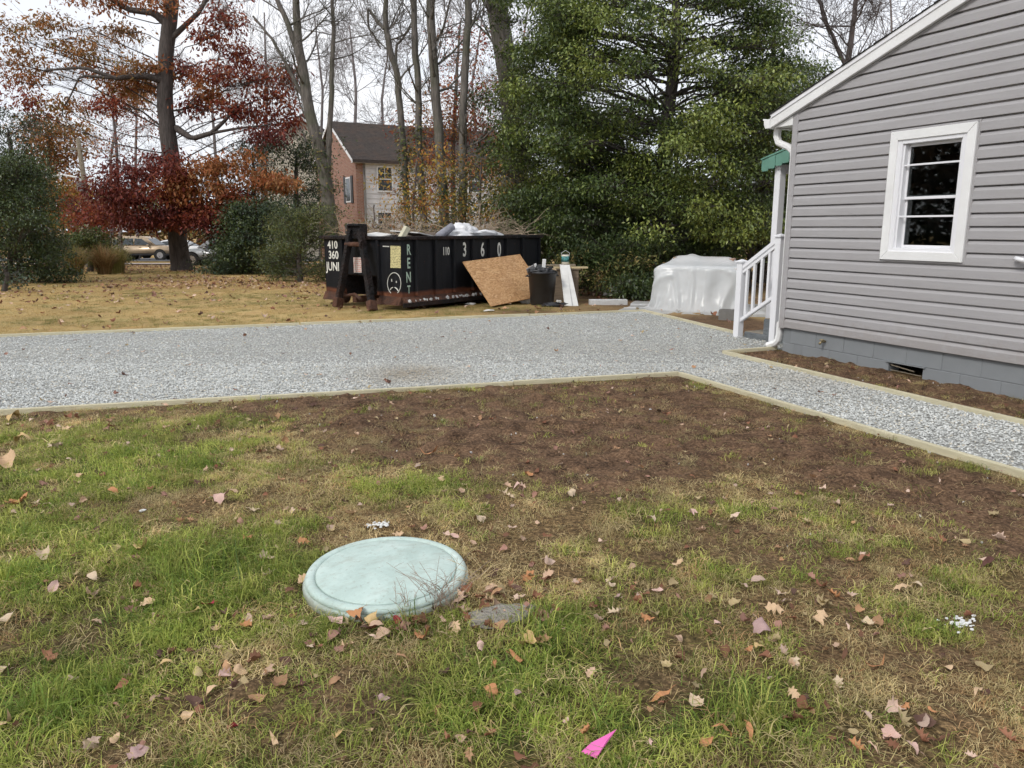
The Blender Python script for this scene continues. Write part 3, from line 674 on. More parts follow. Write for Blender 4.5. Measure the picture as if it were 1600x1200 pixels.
fr.box(ix0 - .01, ix0 + t, -.03, .09, iz0 - .01, iz1 + .01).box(ix1 - t, ix1 + .01, -.03, .09, iz0 - .01, iz1 + .01).box(ix0 + t, ix1 - t, -.03, .09, iz0 - .01, iz0 + .035).box(ix0 + t, ix1 - t, -.03, .09, iz1 - .04, iz1 + .01)
fr.build('window_frame', M_['white_vinyl'], win, bevel=.004)
tr = MB()
for xx in (ix0 + t, ix1 - t - .022): tr.box(xx, xx + .022, -.01, .07, iz0 + .035, iz1 - .04)
tr.build('window_track', M_['white_vinyl'], win, bevel=.002)
px0, px1 = ix0 + t + .022, ix1 - t - .022
zm = 1.80; zb1, zb2 = 2.115, 1.612
pz0, pz1 = iz0 + .035, iz1 - .04
def sash(zlo, zhi, y, name='window_sash'):
    s_ = MB(); w_ = .022
    s_.box(px0, px0 + w_, y, y + .025, zlo, zhi).box(px1 - w_, px1, y, y + .025, zlo, zhi).box(px0 + w_, px1 - w_, y, y + .025, zlo, zlo + w_ + .006).box(px0 + w_, px1 - w_, y, y + .025, zhi - w_ - .006, zhi)
    o = s_.build(name, M_['white_vinyl'], win, bevel=.002)
    MB().box(px0 + w_, px1 - w_, y + .010, y + .014, zlo + w_ + .006, zhi - w_ - .006).build('window_pane', M_['glass'], o)
    return o
sash(zm - .02, pz1, .04); sash(pz0, zm + .02, .066)
for zb_ in (zb1, zb2):
    MB().box(px0 - .02, px1 + .02, .0, .014, zb_ - .009, zb_ + .009).build('screen_bar', M_['white_vinyl'], win, bevel=.002)
for xx in (px0 + .16, px1 - .16): MB().box(xx - .03, xx + .03, .058, .08, zm + .02, zm + .036).build('sash_lock', M_['chrome'], win, bevel=.004)
stk = MB(); stk.box(px0 + .27, px0 + .31, .072, .075, pz0 + .06, pz0 + .1).add([(px0 + .30, .071, pz0 + .06), (px0 + .335, .071, pz0 + .06), (px0 + .335, .071, pz0 + .15)], [(0, 1, 2)])
# room behind the glass
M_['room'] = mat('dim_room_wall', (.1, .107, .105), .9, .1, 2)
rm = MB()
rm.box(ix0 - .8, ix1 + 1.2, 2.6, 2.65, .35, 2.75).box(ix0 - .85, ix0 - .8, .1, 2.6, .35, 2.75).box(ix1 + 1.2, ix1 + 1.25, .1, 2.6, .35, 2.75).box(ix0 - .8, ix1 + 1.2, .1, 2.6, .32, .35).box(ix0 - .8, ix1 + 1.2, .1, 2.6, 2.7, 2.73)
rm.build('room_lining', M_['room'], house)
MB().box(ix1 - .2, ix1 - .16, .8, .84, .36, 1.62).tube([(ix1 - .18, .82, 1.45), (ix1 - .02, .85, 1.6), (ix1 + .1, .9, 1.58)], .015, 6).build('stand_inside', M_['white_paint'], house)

# roof
rt = MB()
oh, ov, ridge = .33, .07, HW / 2
th = .03
def roof_side(sg):
    pts = []
    xs = [(-oh - .02) if sg > 0 else HW + oh + .02, ridge]
    a_ = Vector((xs[0], 0, RK0 - SL * (oh + .02) + .155)); b_ = Vector((xs[1], 0, RK0 + SL * ridge + .155))
    return a_, b_
sh = MB(); nrow = 34
for sg in (1, -1):
    a_, b_ = roof_side(sg)
    for k in range(nrow):
        p0 = a_.lerp(b_, k / nrow); p1 = a_.lerp(b_, min(1, (k + 1.25) / nrow)); jig = r_.uniform(-.006, .006)
        pts = [(p0.x, p0.z + .0), (p0.x, p0.z + .012), (p1.x, p1.z + .004), (p1.x, p1.z + .0)]
        sh.prism(pts, -ov - .02 + jig, HD + ov, 'y')
sh.build('roof_shingles', mat('charcoal_shingle', (.045, .044, .046), .95, .35, 30, bmp=.3), house)
dk = MB()
for sg in (1, -1):
    a_, b_ = roof_side(sg); dk.prism([(a_.x, a_.z - .016), (b_.x, b_.z - .016), (b_.x, b_.z - .003), (a_.x, a_.z - .003)], -ov - .006, HD + ov, 'y')
dk.build('roof_deck', M_['white_paint'], house)
for sg in (1, -1):
    x_e = -oh if sg > 0 else HW + oh; zz = RK0 - SL * oh
    pts = [(x_e, zz + .0), (ridge, RK0 + SL * ridge + .0), (ridge, RK0 + SL * ridge + .138), (x_e, zz + .138)]
    MB().prism(pts, -ov, -.03, 'y').build('rake_board', M_['white_paint'], house, bevel=.003)
    pts = [(x_e, zz + .105), (ridge, RK0 + SL * ridge + .105), (ridge, RK0 + SL * ridge + .137), (x_e, zz + .137)]
    MB().prism(pts, -ov - .012, -ov - .001, 'y').build('drip_edge', M_['white_vinyl'], house, bevel=.002)
    # boxed eave: soffit and fascia
    if sg > 0:
        MB().prism([(-oh, zz - .004), (-.022, zz - .004), (-.022, zz + .1), (-oh, zz + .0)], -.03 + .001, -.02, 'y').build('eave_return', M_['white_paint'], house, bevel=.002)
        MB().box(-oh + .01, -.021, -.019, HD, zz + .004, zz + .016).build('soffit', M_['white_paint'], house)
        MB().box(-oh - .018, -oh - .001, -ov, HD, zz - .005, zz + .125).build('fascia', M_['white_paint'], house, bevel=.003)
ch = MB()                                                # dark channel where the siding meets the rake
ch.prism([(0.0, RK0 - .018), (ridge, RK0 + SL * ridge - .018), (ridge, RK0 + SL * ridge - .002), (0.0, RK0 - .002)], -.028, .0, 'y')
ch.build('rake_channel', M_['siding'], house)
# gutter, K profile, and downspout
gz0 = RK0 - SL * oh
gp = [(-oh - .02, gz0 + .115), (-oh - .02, gz0 - .005), (-oh - .095, gz0 - .005), (-oh - .118, gz0 + .045), (-oh - .125, gz0 + .09), (-oh - .14, gz0 + .095), (-oh - .14, gz0 + .112), (-oh - .13, gz0 + .112), (-oh - .128, gz0 + .1), (-oh - .025, gz0 + .1)]
MB().prism(gp, -ov - .005, HD, 'y').build('gutter', M_['white_paint'], house, bevel=.002)
ds = MB(); yy = .07
MB().tube([(-oh - .035, yy, gz0 + .0), (-oh - .035, yy, gz0 - .1), (-oh - .0, yy, gz0 - .17), (-.14, yy, gz0 - .245), (-.075, yy, gz0 - .3), (-.06, yy, gz0 - .4)], .05, 8, flat=.8).build('downspout_elbow', M_['white_paint'], house, smooth=False)
MB().box(-.1, -.03, yy - .035, yy + .035, .2, gz0 - .38).build('downspout', M_['white_paint'], house, bevel=.006)
mb = MB(); path = [(-.062, .035, .36), (-.064, .035, .2), (-.075, .03, .13), (-.105, .015, .085), (-.19, -.02, .045)]
mb.tube(path, [.048, .048, .05, .052, .056], 8, cap=False, flat=.8); mb.build('downspout_foot', M_['white_paint'], house)
MB().tube([(-.15, -.003, .062), (-.186, -.018, .047)], [.045, .049], 8, flat=.8).build('downspout_mouth', M_['dark_void'], house)  # near-black plug, the shade inside the pipe put into its colour

# ------------------------------------------------------------------ porch: steps, railing, roof
M_['step'] = mat('grey_porch_paint', (.21, .235, .25), .65, .15, 5, bmp=.25, bscale=60, dirt=(.13, .11, .09))
M_['tread'] = mat('worn_concrete_tread', (.42, .36, .28), .85, .2, 6, bmp=.3, bscale=60, dirt=(.25, .22, .2))
PY0, PY1 = .44, 1.75
steps = empty('porch_steps', mat=HM, label='grey painted concrete steps with worn tan treads by the house corner', cat='steps')
for k, (xa, h0, h1) in enumerate(((-1.16, -.1, .085), (-.80, .0, .30), (-.46, .0, .52))):
    box('step', M_['step'], steps, xa + k * .001, -.03, PY0 + k * .004, PY1 - k * .004, h0, h1, .012)
    box('tread', M_['tread'], steps, xa + .012, -.032, PY0 + .014, PY1 - .014, h1 + .001, h1 + .006, .001)
rail = empty('porch_railing', mat=HM, label='white vinyl stair railing with capped posts beside the house corner', cat='railing')
def post(name, x, y, z0, z1, w=.1, cap=True):
    o = box(name, M_['white_vinyl'], rail, x - w / 2, x + w / 2, y - w / 2, y + w / 2, z0, z1, .006)
    if cap:
        MB().box(x - w / 2 - .018, x + w / 2 + .018, y - w / 2 - .018, y + w / 2 + .018, z1, z1 + .018).add(
            [(x - w / 2 - .01, y - w / 2 - .01, z1 + .018), (x + w / 2 + .01, y - w / 2 - .01, z1 + .018), (x + w / 2 + .01, y + w / 2 + .01, z1 + .018), (x - w / 2 - .01, y + w / 2 + .01, z1 + .018), (x, y, z1 + .045)],
            [(0, 1, 4), (1, 2, 4), (2, 3, 4), (3, 0, 4)]).build('post_cap', M_['white_vinyl'], o)
    return o
RY = .385
post('newel_post', -1.215, RY, -.02, 1.035); post('newel_post', -.52, RY, .0, 1.385)
k_ = .612
for (nm, z_a, z_b, w_) in (('top_rail', .935, 1.005, .07), ('bottom_rail', .215, .275, .05)):
    x0, x1 = -1.166, -.569
    MB().prism([(x0, z_a), (x1, z_a + k_ * (x1 - x0)), (x1, z_b + k_ * (x1 - x0)), (x0, z_b)], RY - w_ / 2, RY + w_ / 2, 'y').build(nm, M_['white_vinyl'], rail, bevel=.008, seg=2)
MB().prism([(-1.166, .885), (-.569, .885 + k_ * .597), (-.569, .934 + k_ * .597), (-1.166, .934)], RY - .022, RY + .022, 'y').build('rail_bead', M_['white_vinyl'], rail, bevel=.003)
for q in range(4):
    x = -1.09 + q * .135; zz = k_ * (x + 1.166)
    box('baluster', M_['white_vinyl'], rail, x - .019, x + .019, RY - .019, RY + .019, .27 + zz, .9 + zz, .003)
porch = empty('porch_roof', mat=HM, label='green ribbed metal porch awning on a white post', cat='awning')
AY = .75
M_['awning'] = mat('green_awning_metal', (.12, .27, .205), .55, .15, 4, dirt=(.1, .2, .16), dirt_amt=.5)
def aw_panel(x0, x1, j):
    zt0 = 2.41 + (x0 + 1.33) * .22; zt1 = 2.41 + (x1 + 1.33) * .22; y = AY - (.006 if j % 2 else 0)
    MB().prism([(x0, zt0 - .13 - (x0 + 1.33) * .18 * 0), (x0 + .012, zt0 - .148), (x1 - .012, zt0 - .148), (x1, zt0 - .13), (x1, zt1), (x0, zt0)], y - .008, y, 'y').build('valance_strip', M_['awning'], porch, bevel=.002)
xs = -1.345
for j in range(10):
    aw_panel(xs, xs + .125, j); xs += .127
MB().prism([(-1.36, 2.41), (-.03, 2.41 + 1.33 * .22), (-.03, 2.435 + 1.33 * .22), (-1.36, 2.43)], AY - .02, AY + 2.1, 'y').build('awning_roof', M_['awning'], porch)
for j in range(16):
    y = AY + .008 + j * .13
    MB().box(-1.366, -1.358, y, y + .122, 2.285 + (.012 if j % 2 else 0), 2.412).build('valance_strip', M_['awning'], porch)
box('porch_post', M_['white_vinyl'], porch, -1.16, -1.055, AY + .06, AY + .165, -.02, 2.34, .005)
box('porch_beam', M_['white_vinyl'], porch, -1.16, -1.06, AY + .17, AY + 2.05, 2.22, 2.34, .005)
# plastic water bottle on the second step
bo = HM @ Vector((-.66, .50, .307)); bot = empty('water_bottle', bo, label='clear plastic water bottle standing on the porch step', cat='bottle')
m, n, l, p = new_mat('clear_plastic'); p.inputs['Base Color'].default_value = (.8, .85, .88, 1); p.inputs['Roughness'].default_value = .12; p.inputs['Transmission Weight'].default_value = .75; p.inputs['IOR'].default_value = 1.2; M_['clear'] = m
MB().lathe([(.0, 0), (.03, 0), (.033, .008), (.033, .05), (.031, .056), (.033, .062), (.033, .13), (.028, .155), (.014, .175), (.0135, .185)], 16).build('bottle_body', M_['clear'], bot, smooth=True)
MB().lathe([(.0335, .072), (.0337, .072), (.0337, .118), (.0335, .118)], 16).build('bottle_label', mat('dark_blue_label', (.05, .08, .2), .5, .3, 30), bot, smooth=True)
MB().lathe([(.0, .184), (.0155, .184), (.0155, .2), (.0, .2)], 12).build('bottle_cap', M_['white_vinyl'], bot)

# ================================================================== DUMPSTER
DK = Vector((-2.02, 14.2, base_z(14.2))); DS = Vector((.625, .78, 0)).normalized(); DT = Vector((-DS.y, DS.x, 0))
DM = frame_M(DK, DS, DT); DMi = DM.inverted()
DL, DWd, DZ0, DZ1 = 4.22, 2.22, .2, 1.31
dump = empty('dumpster', mat=DM, label='black steel roll-off dumpster with white painted numbers and rusty base', cat='dumpster')
m, n, l, p = new_mat('black_rusting_steel')
v = vec(n, l); sx = n.new('ShaderNodeSeparateXYZ'); l.new(v, sx.inputs[0])
f1 = noise(n, l, v, 3.5, 7, .7); f2 = noise(n, l, vec(n, l, (1, 1, .15)), 9, 5, .7)
blk_ = ramp(n, l, f2, [(.3, (.003, .0035, .005)), (.62, (.009, .010, .013)), (.88, (.04, .04, .042))])
rust = ramp(n, l, f1, [(.3, (.05, .02, .012)), (.55, (.14, .05, .026)), (.75, (.26, .12, .06))])
h = math_n(n, l, 'ADD', sx.outputs[2], math_n(n, l, 'MULTIPLY', f1, .14))
k = ramp(n, l, h, [(.37, (1, 1, 1)), (.42, (0, 0, 0))])
spots = ramp(n, l, noise(n, l, v, 14, 6, .75), [(.62, (0, 0, 0)), (.7, (1, 1, 1))])
k2 = math_n(n, l, 'MAXIMUM', k, math_n(n, l, 'MULTIPLY', spots, .5))
l.new(mixc(n, l, k2, blk_, rust), p.inputs['Base Color']); p.inputs['Roughness'].default_value = .6; p.inputs['Specular IOR Level'].default_value = .25; bump(n, l, p, f1, .006, .5)
M_['dsteel'] = m
M_['dblack'] = mat('black_steel', (.009, .009, .010), .6, .35, 6, bmp=.3, bscale=25, dirt=(.09, .04, .025), dirt_amt=.4, spec=.25)
M_['rust'] = mat('brown_rust', (.13, .055, .03), .85, .45, 9, bmp=.5, bscale=40, dirt=(.03, .022, .02), dirt_amt=.7)
box('side_panel', M_['dsteel'], dump, 0, DL, 0, .02, DZ0, DZ1, .002); box('side_panel', M_['dsteel'], dump, 0, DL, DWd - .02, DWd, DZ0, DZ1, .002)
box('front_panel', M_['dsteel'], dump, 0, .02, .02, .62, DZ0, DZ1, .002); box('front_panel', M_['dsteel'], dump, 0, .02, 1.6, DWd - .02, DZ0, DZ1, .002)
box('front_panel', M_['dsteel'], dump, 0, .02, .62, 1.6, .62, DZ1, .002)
MB().box(.02, .5, .62, 1.6, .6, .62).box(.48, .5, .62, 1.6, DZ0, .6).box(.02, .48, .6, .62, DZ0, .6).box(.02, .48, 1.6, 1.62, DZ0, .6).build('hook_recess', M_['dblack'], dump)
box('tail_gate', M_['dsteel'], dump, DL - .03, DL, .02, DWd - .02, DZ0, DZ1, .002)
box('dumpster_floor', M_['rust'], dump, .5, DL - .03, .02, DWd - .02, DZ0 - .02, DZ0 + .02, .002)
rim = MB(); rz0, rz1 = 1.285, 1.352
rim.box(-.07, DL + .06, -.075, .025, rz0, rz1).box(-.07, DL + .06, DWd - .025, DWd + .075, rz0, rz1).box(-.07, .03, .025, DWd - .025, rz0, rz1).box(DL - .03, DL + .06, .025, DWd - .025, rz0, rz1)
rim.build('top_rim', M_['dblack'], dump, bevel=.012)
xr = .0
for xr in [(DMi @ on_plane(q, 400, DM @ Vector((0, -.06, 0)), DM.to_3x3() @ Vector((0, -1, 0)))).x - .03 for q in (652, 682, 711, 740, 767, 793, 818)] + [4.13]:
    MB().prism([(xr, -.001), (xr + .012, -.06), (xr + .06, -.06), (xr + .072, -.001)], DZ0 + .06, rz0 - .002, 'z').build('side_rib', M_['dsteel'], dump, bevel=.004)
for yr in (.56, 1.6):
    MB().prism([(.001, yr), (-.05, yr + .015), (-.05, yr + .075), (.001, yr + .09)], DZ0 + .06, rz0 - .002, 'z').build('front_rib', M_['dsteel'], dump, bevel=.004)
for ya, yb in ((.0, .6), (1.62, DWd)): MB().prism([(-.10, DZ0 - .1), (-.02, DZ0 + .05), (.0, DZ0 + .05), (.0, DZ0 - .1)], ya, yb, 'y').build('front_sill', M_['rust'], dump)
MB().prism([(-.13, DZ0 - .1), (-.13, DZ0 - .075), (-.001, DZ0 + .045), (-.001, DZ0 - .1)], .0, DL, 'x').build('side_sill', M_['rust'], dump)
MB().box(-.12, DL, -.145, -.13, DZ0 - .13, DZ0 - .05).build('side_rail', M_['dblack'], dump, bevel=.003)
MB().box(.1, DL, .7, .82, .06, DZ0 - .021).box(.1, DL, 1.42, 1.54, .06, DZ0 - .021).build('ground_rail', M_['rust'], dump)
for (xw, yw) in ((.35, .05), (.35, DWd - .2), (3.9, .05), (3.9, DWd - .2)):
    MB().lathe([(.0, 0), (.1, 0), (.1, .14), (0, .14)], 16, M=Matrix.Translation((xw, yw, .10)) @ Matrix.Rotation(-math.pi / 2, 4, 'X')).build('roller', M_['rust'], dump)
# hook frame
YC = 1.1
for sg in (1, -1):
    a_ = Vector((-.42, YC + (.26 if sg > 0 else -.74), .03)); b_ = Vector((-.12, YC + sg * .13, 1.48))
    d_v = (b_ - a_); zax = d_v.normalized(); xax = Vector((0, 1, 0)).cross(zax).normalized(); yax = zax.cross(xax)
    Mx = frame_M(a_, xax, yax, zax)
    MB().box(-.06, .06, -.048, .048, .15, d_v.length, Mx).build('hook_leg', M_['dblack'], dump, bevel=.01)
    MB().box(-.085, .085, -.065, .065, -.02, .17, Mx).build('leg_foot', M_['rust'], dump, bevel=.01)
    MB().box(-.035, .066, -.056, -.049, .3, .75, Mx).build('leg_gusset', M_['dblack'], dump, bevel=.003)
mb = MB(); mb.prism([(YC - .2, 1.3), (YC + .2, 1.3), (YC + .15, 1.57), (YC - .15, 1.57)], -.13, -.1, 'x'); mb.box(-.17, .0, YC - .2, YC - .165, 1.3, 1.57).box(-.17, .0, YC + .165, YC + .2, 1.3, 1.57).box(-.18, .0, YC - .165, YC + .165, 1.54, 1.58)
mb.build('hook_plate', M_['dblack'], dump, bevel=.008)
MB().tube([(-.2, YC - .28, 1.2), (-.2, YC + .2, 1.2)], .045, 12).build('hook_bar', M_['rust'], dump, smooth=True)
MB().lathe([(.03, 0), (.09, 0), (.09, .03), (.03, .03)], 18, M=Matrix.Translation((-.2, YC - .28, 1.2)) @ Matrix.Rotation(math.pi / 2, 4, 'X')).build('hook_collar', M_['dblack'], dump)
MB().tube([(-.35, YC - .35, .2), (-.2, YC, .26), (-.3, YC + .36, .2)], .03, 6).build('cross_bar', M_['rust'], dump)
# lettering
M_['letter'] = mat('white_stencil_paint', (.72, .72, .66), .7, .12, 12, dirt=(.05, .05, .05), dirt_amt=.55)
M_['letter_g'] = mat('pale_green_stencil_paint', (.42, .55, .45), .7, .15, 12, dirt=(.05, .05, .05), dirt_amt=.5)
def text_mesh(s, size, sx=0.7, bold=.02, extr=.0008):
    cu = bpy.data.curves.new('t', 'FONT'); cu.body = s; cu.size = size; cu.align_x = 'CENTER'; cu.align_y = 'CENTER'; cu.offset = bold * size; cu.extrude = extr; cu.resolution_u = 3
    o = bpy.data.objects.new('t', cu); COL.objects.link(o); dg = bpy.context.evaluated_depsgraph_get(); dg.update()
    me = bpy.data.meshes.new_from_object(o.evaluated_get(dg)); COL.objects.unlink(o); bpy.data.objects.remove(o)
    me.transform(Matrix.Diagonal((sx, 1, 1, 1))); me.materials.clear(); return me
N_FRONT = DM.to_3x3() @ Vector((-1, 0, 0)); N_SIDE = DM.to_3x3() @ Vector((0, -1, 0))
def lettering(s, px, py, hpx, face, mat_, sx=.7, parent=None, roll=0, off=.004):
    nrm = N_FRONT if face == 'front' else N_SIDE
    o0 = DM @ (Vector((-off, 0, 0)) if face == 'front' else Vector((0, -off, 0)))
    P0 = on_plane(px, py, o0, nrm); P1 = on_plane(px, py + hpx, o0, nrm); size = (P0 - P1).length / .69
    me = text_mesh(s, size, sx)
    right = Vector((0, 0, 1)).cross(nrm)
    o = link('lettering', me, mat_, dump); Mw = frame_M(P0, right, (0, 0, 1)) @ Matrix.Rotation(roll, 4, 'Z'); o.matrix_basis = DMi @ Mw
    o['label'] = 'painted characters ' + s
    return o
lettering('410', 519.5, 383, 12, 'front', M_['letter'], .95)
lettering('360', 521, 399, 12, 'front', M_['letter'], .95)
lettering('JUNI', 520, 417, 13, 'front', M_['letter'], .85)
for ch_, py in (('R', 391), ('E', 412), ('N', 434)): lettering(ch_, 638.5, py, 16, 'side', M_['letter_g'], .62, off=.006)
lettering('T', 639, 453, 12, 'side', M_['letter_g'], .62, off=.006)
lettering('110', 697, 393, 12, 'side', M_['letter'], .62, off=.004)
for ch_, px in (('3', 726), ('6', 754), ('0', 780)): lettering(ch_, px, 391, 21, 'side', M_['letter'], .6, off=.004)
# stickers
def plate(name, pts, face, mat_, off=.005, label=None):
    nrm = N_FRONT if face == 'front' else N_SIDE; o0 = DM @ (Vector((-off, 0, 0)) if face == 'front' else Vector((0, -off, 0)))
    vs = [DMi @ on_plane(px, py, o0, nrm) for px, py in pts]; bk = [DMi @ (on_plane(px, py, o0, nrm) - nrm * .003) for px, py in pts]; k = len(vs)
    return MB().add(vs + bk, [tuple(range(k)), tuple(range(2 * k - 1, k - 1, -1))] + [(i, (i + 1) % k, k + (i + 1) % k, k + i) for i in range(k)]).build(name, mat_, dump)
def print_mat(name, paper, ink, rows):
    m, n, l, p = new_mat(name); v = vec(n, l); s_ = n.new('ShaderNodeSeparateXYZ'); l.new(v, s_.inputs[0])
    w = math_n(n, l, 'FRACT', math_n(n, l, 'MULTIPLY', s_.outputs[2], rows)); f = noise(n, l, vec(n, l, (60, 60, rows)), 1.0, 2)
    k = math_n(n, l, 'MULTIPLY', math_n(n, l, 'GREATER_THAN', w, .45), math_n(n, l, 'GREATER_THAN', f, .5))
    l.new(mixc(n, l, math_n(n, l, 'MULTIPLY', k, .75), paper, ink), p.inputs['Base Color']); p.inputs['Roughness'].default_value = .6; return m
plate('warning_sticker', [(610, 384), (626, 384.5), (626, 419), (610, 418.5)], 'front', print_mat('yellow_notice', (.62, .56, .28), (.06, .05, .03), 34))
plate('warning_sticker', [(552, 402), (564, 402), (565, 426), (553, 426)], 'front', print_mat('red_white_notice', (.66, .6, .56), (.55, .1, .06), 26))
plate('sticker_scrap', [(598, 384), (608, 384.5), (608, 386), (598, 385.5)], 'front', M_['letter'])
def stroke(pts, w, face='front', closed=False):
    nrm = N_FRONT; o0 = DM @ Vector((-.004, 0, 0)); P = [DMi @ on_plane(px, py, o0, nrm) for px, py in pts]
    mb = MB(); mb.tube(P + ([P[0]] if closed else []), w, 4); return mb
fc = stroke([(616 + 10.5 * math.cos(a), 443 - 17 * math.sin(a)) for a in [R(q) for q in range(-60, 245, 15)]], .007)
for q in ([(612, 436), (612.5, 440)], [(619.5, 439), (619.5, 442)], [(610, 453), (611.5, 450), (614, 449)], [(617, 449), (620, 451), (622.5, 455)]):
    t = stroke(q, .010); fc.add(t.v, t.f)
o = fc.build('sad_face_drawing', M_['letter'], dump)
# rubble on the sill
sr = MB(); q_ = random.Random(3)
for k in range(46):
    x = q_.uniform(.05, 2.6); w = q_.uniform(.012, .04); sr.box(-w, w, -w * .7, w * .7, -w * .4, w * .4, Matrix.Translation((x, -.085 + q_.uniform(-.02, .02), DZ0 - .03)) @ Euler((q_.uniform(0, 3), q_.uniform(0, 3), q_.uniform(0, 3))).to_matrix().to_4x4())
tag(sr.build('plaster_crumbs', mat('plaster_crumbs', (.5, .49, .47), .9, .25, 20), dump), kind='stuff')

# ---- what lies in the dumpster
M_['drywall'] = mat('dirty_white_board', (.62, .61, .58), .8, .12, 3, dirt=(.35, .31, .26), dirt_amt=.4)
M_['whitebag'] = mat('white_plastic_bag', (.72, .72, .73), .4, .08, 5)
def dobj(name, label, cat, mb_, mt, loc, rot=(0, 0, 0), bevel=.004, smooth=False, group='rubbish in the dumpster'):
    o = mb_.build(name, mt, None, bevel=bevel, smooth=smooth); o.matrix_world = DM @ Matrix.Translation(loc) @ Euler(rot).to_matrix().to_4x4(); return tag(o, label, cat, group)
# fill
def lump(rx, ry, rz, seed, sub=3, amp=.25, fr=3.0, zmin=None):
    bm = bmesh.new(); bmesh.ops.create_icosphere(bm, subdivisions=sub, radius=1)
    from mathutils import noise as mn
    for vv in bm.verts:
        q = vv.co * fr + Vector((seed * 7.3, seed * 3.1, 0)); d = 1 + amp * (mn.fractal(q, .6, 2.1, 4))
        vv.co = Vector((vv.co.x * rx, vv.co.y * ry, vv.co.z * rz)) * d
        if zmin is not None and vv.co.z < zmin: vv.co.z = zmin
    mb_ = MB(); mb_.add([vv.co.copy() for vv in bm.verts], [tuple(q.index for q in f.verts) for f in bm.faces]); bm.free(); return mb_
o = lump(1.8, .72, .33, 2, 4, .3, 2.5).build('rubbish_heap', mat('mixed_rubbish', (.16, .12, .09), .9, .5, 9, bmp=.6, bscale=20), None)
o.matrix_world = DM @ Matrix.Translation((2.2, 1.15, 1.05)); tag(o, 'brown heap of torn-out building rubbish filling the dumpster', 'rubbish', 'rubbish in the dumpster')
dobj('wall_board', 'dirty white board lying flat on top of the dumpster load', 'board', MB().box(-.5, .5, -.3, .3, -.012, .012), M_['drywall'], (1.05, .7, 1.38), (.06, .1, .35))
dobj('wall_board', 'pale slab of board at the front end of the dumpster load', 'board', MB().box(-.25, .25, -.2, .2, -.02, .02), M_['drywall'], (.3, 1.0, 1.36), (.1, -.1, .2))
dobj('timber_offcut', 'cream timber offcut sticking up out of the dumpster front', 'offcut', MB().box(-.045, .045, -.07, .07, -.3, .14), mat('cream_timber', (.55, .52, .38), .7, .2, 4), (.55, .5, 1.40), (.1, .55, -.3))
dobj('carpet_roll', 'grey roll with a dark end lying on the dumpster load', 'roll', MB().lathe([(.0, -.22), (.075, -.22), (.085, -.18), (.08, .2), (.0, .21)], 14), mat('grey_underlay', (.24, .24, .27), .8, .3, 12), (1.62, .42, 1.43), (.4, 1.0, .3), smooth=True, bevel=0)
dobj('rubbish_bag', 'white plastic bag heaped in the middle of the dumpster load', 'bag', lump(.42, .3, .24, 5, 4, .3, 1.8), M_['whitebag'], (2.15, .5, 1.36), (0, 0, .2), 0, True)
dobj('plastic_sheet', 'white crumpled plastic sheeting spread beside the bag in the dumpster', 'sheeting', lump(.75, .35, .13, 9, 4, .4, 2.2), M_['whitebag'], (2.75, .45, 1.31), (0, .06, .1), 0, True)
dobj('dark_sack', 'small black sack next to the white bag in the dumpster', 'sack', lump(.13, .12, .1, 11, 3, .4, 2), M_['black_plastic'], (1.82, .5, 1.40), (0, 0, 0), 0, True)

# ================================================================== RUBBISH BESIDE THE DUMPSTER
# leaning sheet of strand board
TL, TR, BB = Vector((-1.05, 15.37, .84)), Vector((.085, 16.76, .94)), Vector((-.42, 14.88, base_z(14.9) + .02))
for q in (TL, TR): q += Vector((.78, -.625, 0)) * .1
ux = (TR - TL); W_ = ux.length; ux.normalize(); uy = (BB - TL); uy -= ux * uy.dot(ux); Hh = uy.length; uy.normalize()
m, n, l, p = new_mat('oriented_strand_board')
v = vec(n, l, (1, 2.2, 1)); vo = n.new('ShaderNodeTexVoronoi'); vo.inputs['Scale'].default_value = 26; vo.inputs['Randomness'].default_value = 1
nn_ = n.new('ShaderNodeTexNoise'); nn_.inputs['Scale'].default_value = 5; nn_.inputs['Detail'].default_value = 2; l.new(v, nn_.inputs['Vector'])
l.new(mixc(n, l, .25, v, nn_.outputs['Color']), vo.inputs['Vector'])
s_ = n.new('ShaderNodeSeparateColor'); l.new(vo.outputs['Color'], s_.inputs[0])
c = ramp(n, l, s_.outputs[0], [(0, (.26, .12, .045)), (.4, (.46, .25, .105)), (.75, (.6, .36, .17)), (1, (.7, .48, .26))])
c = mixc(n, l, .4, c, ramp(n, l, noise(n, l, v, 30, 5, .7), [(.3, (.32, .15, .06)), (.7, (.64, .4, .19))]))
c = mixc(n, l, ramp(n, l, noise(n, l, vec(n, l), 1.2, 4), [(.45, (0, 0, 0)), (.75, (.5, .5, .5))]), c, (.36, .2, .1))
l.new(c, p.inputs['Base Color']); p.inputs['Roughness'].default_value = .75
osb = MB().box(0, W_, 0, Hh, -.012, .012).build('strand_board', m, None, bevel=.001); osb.matrix_world = frame_M(TL, ux, uy)
tag(osb, 'large orange-brown strand board sheet leaning against the dumpster side', 'board')
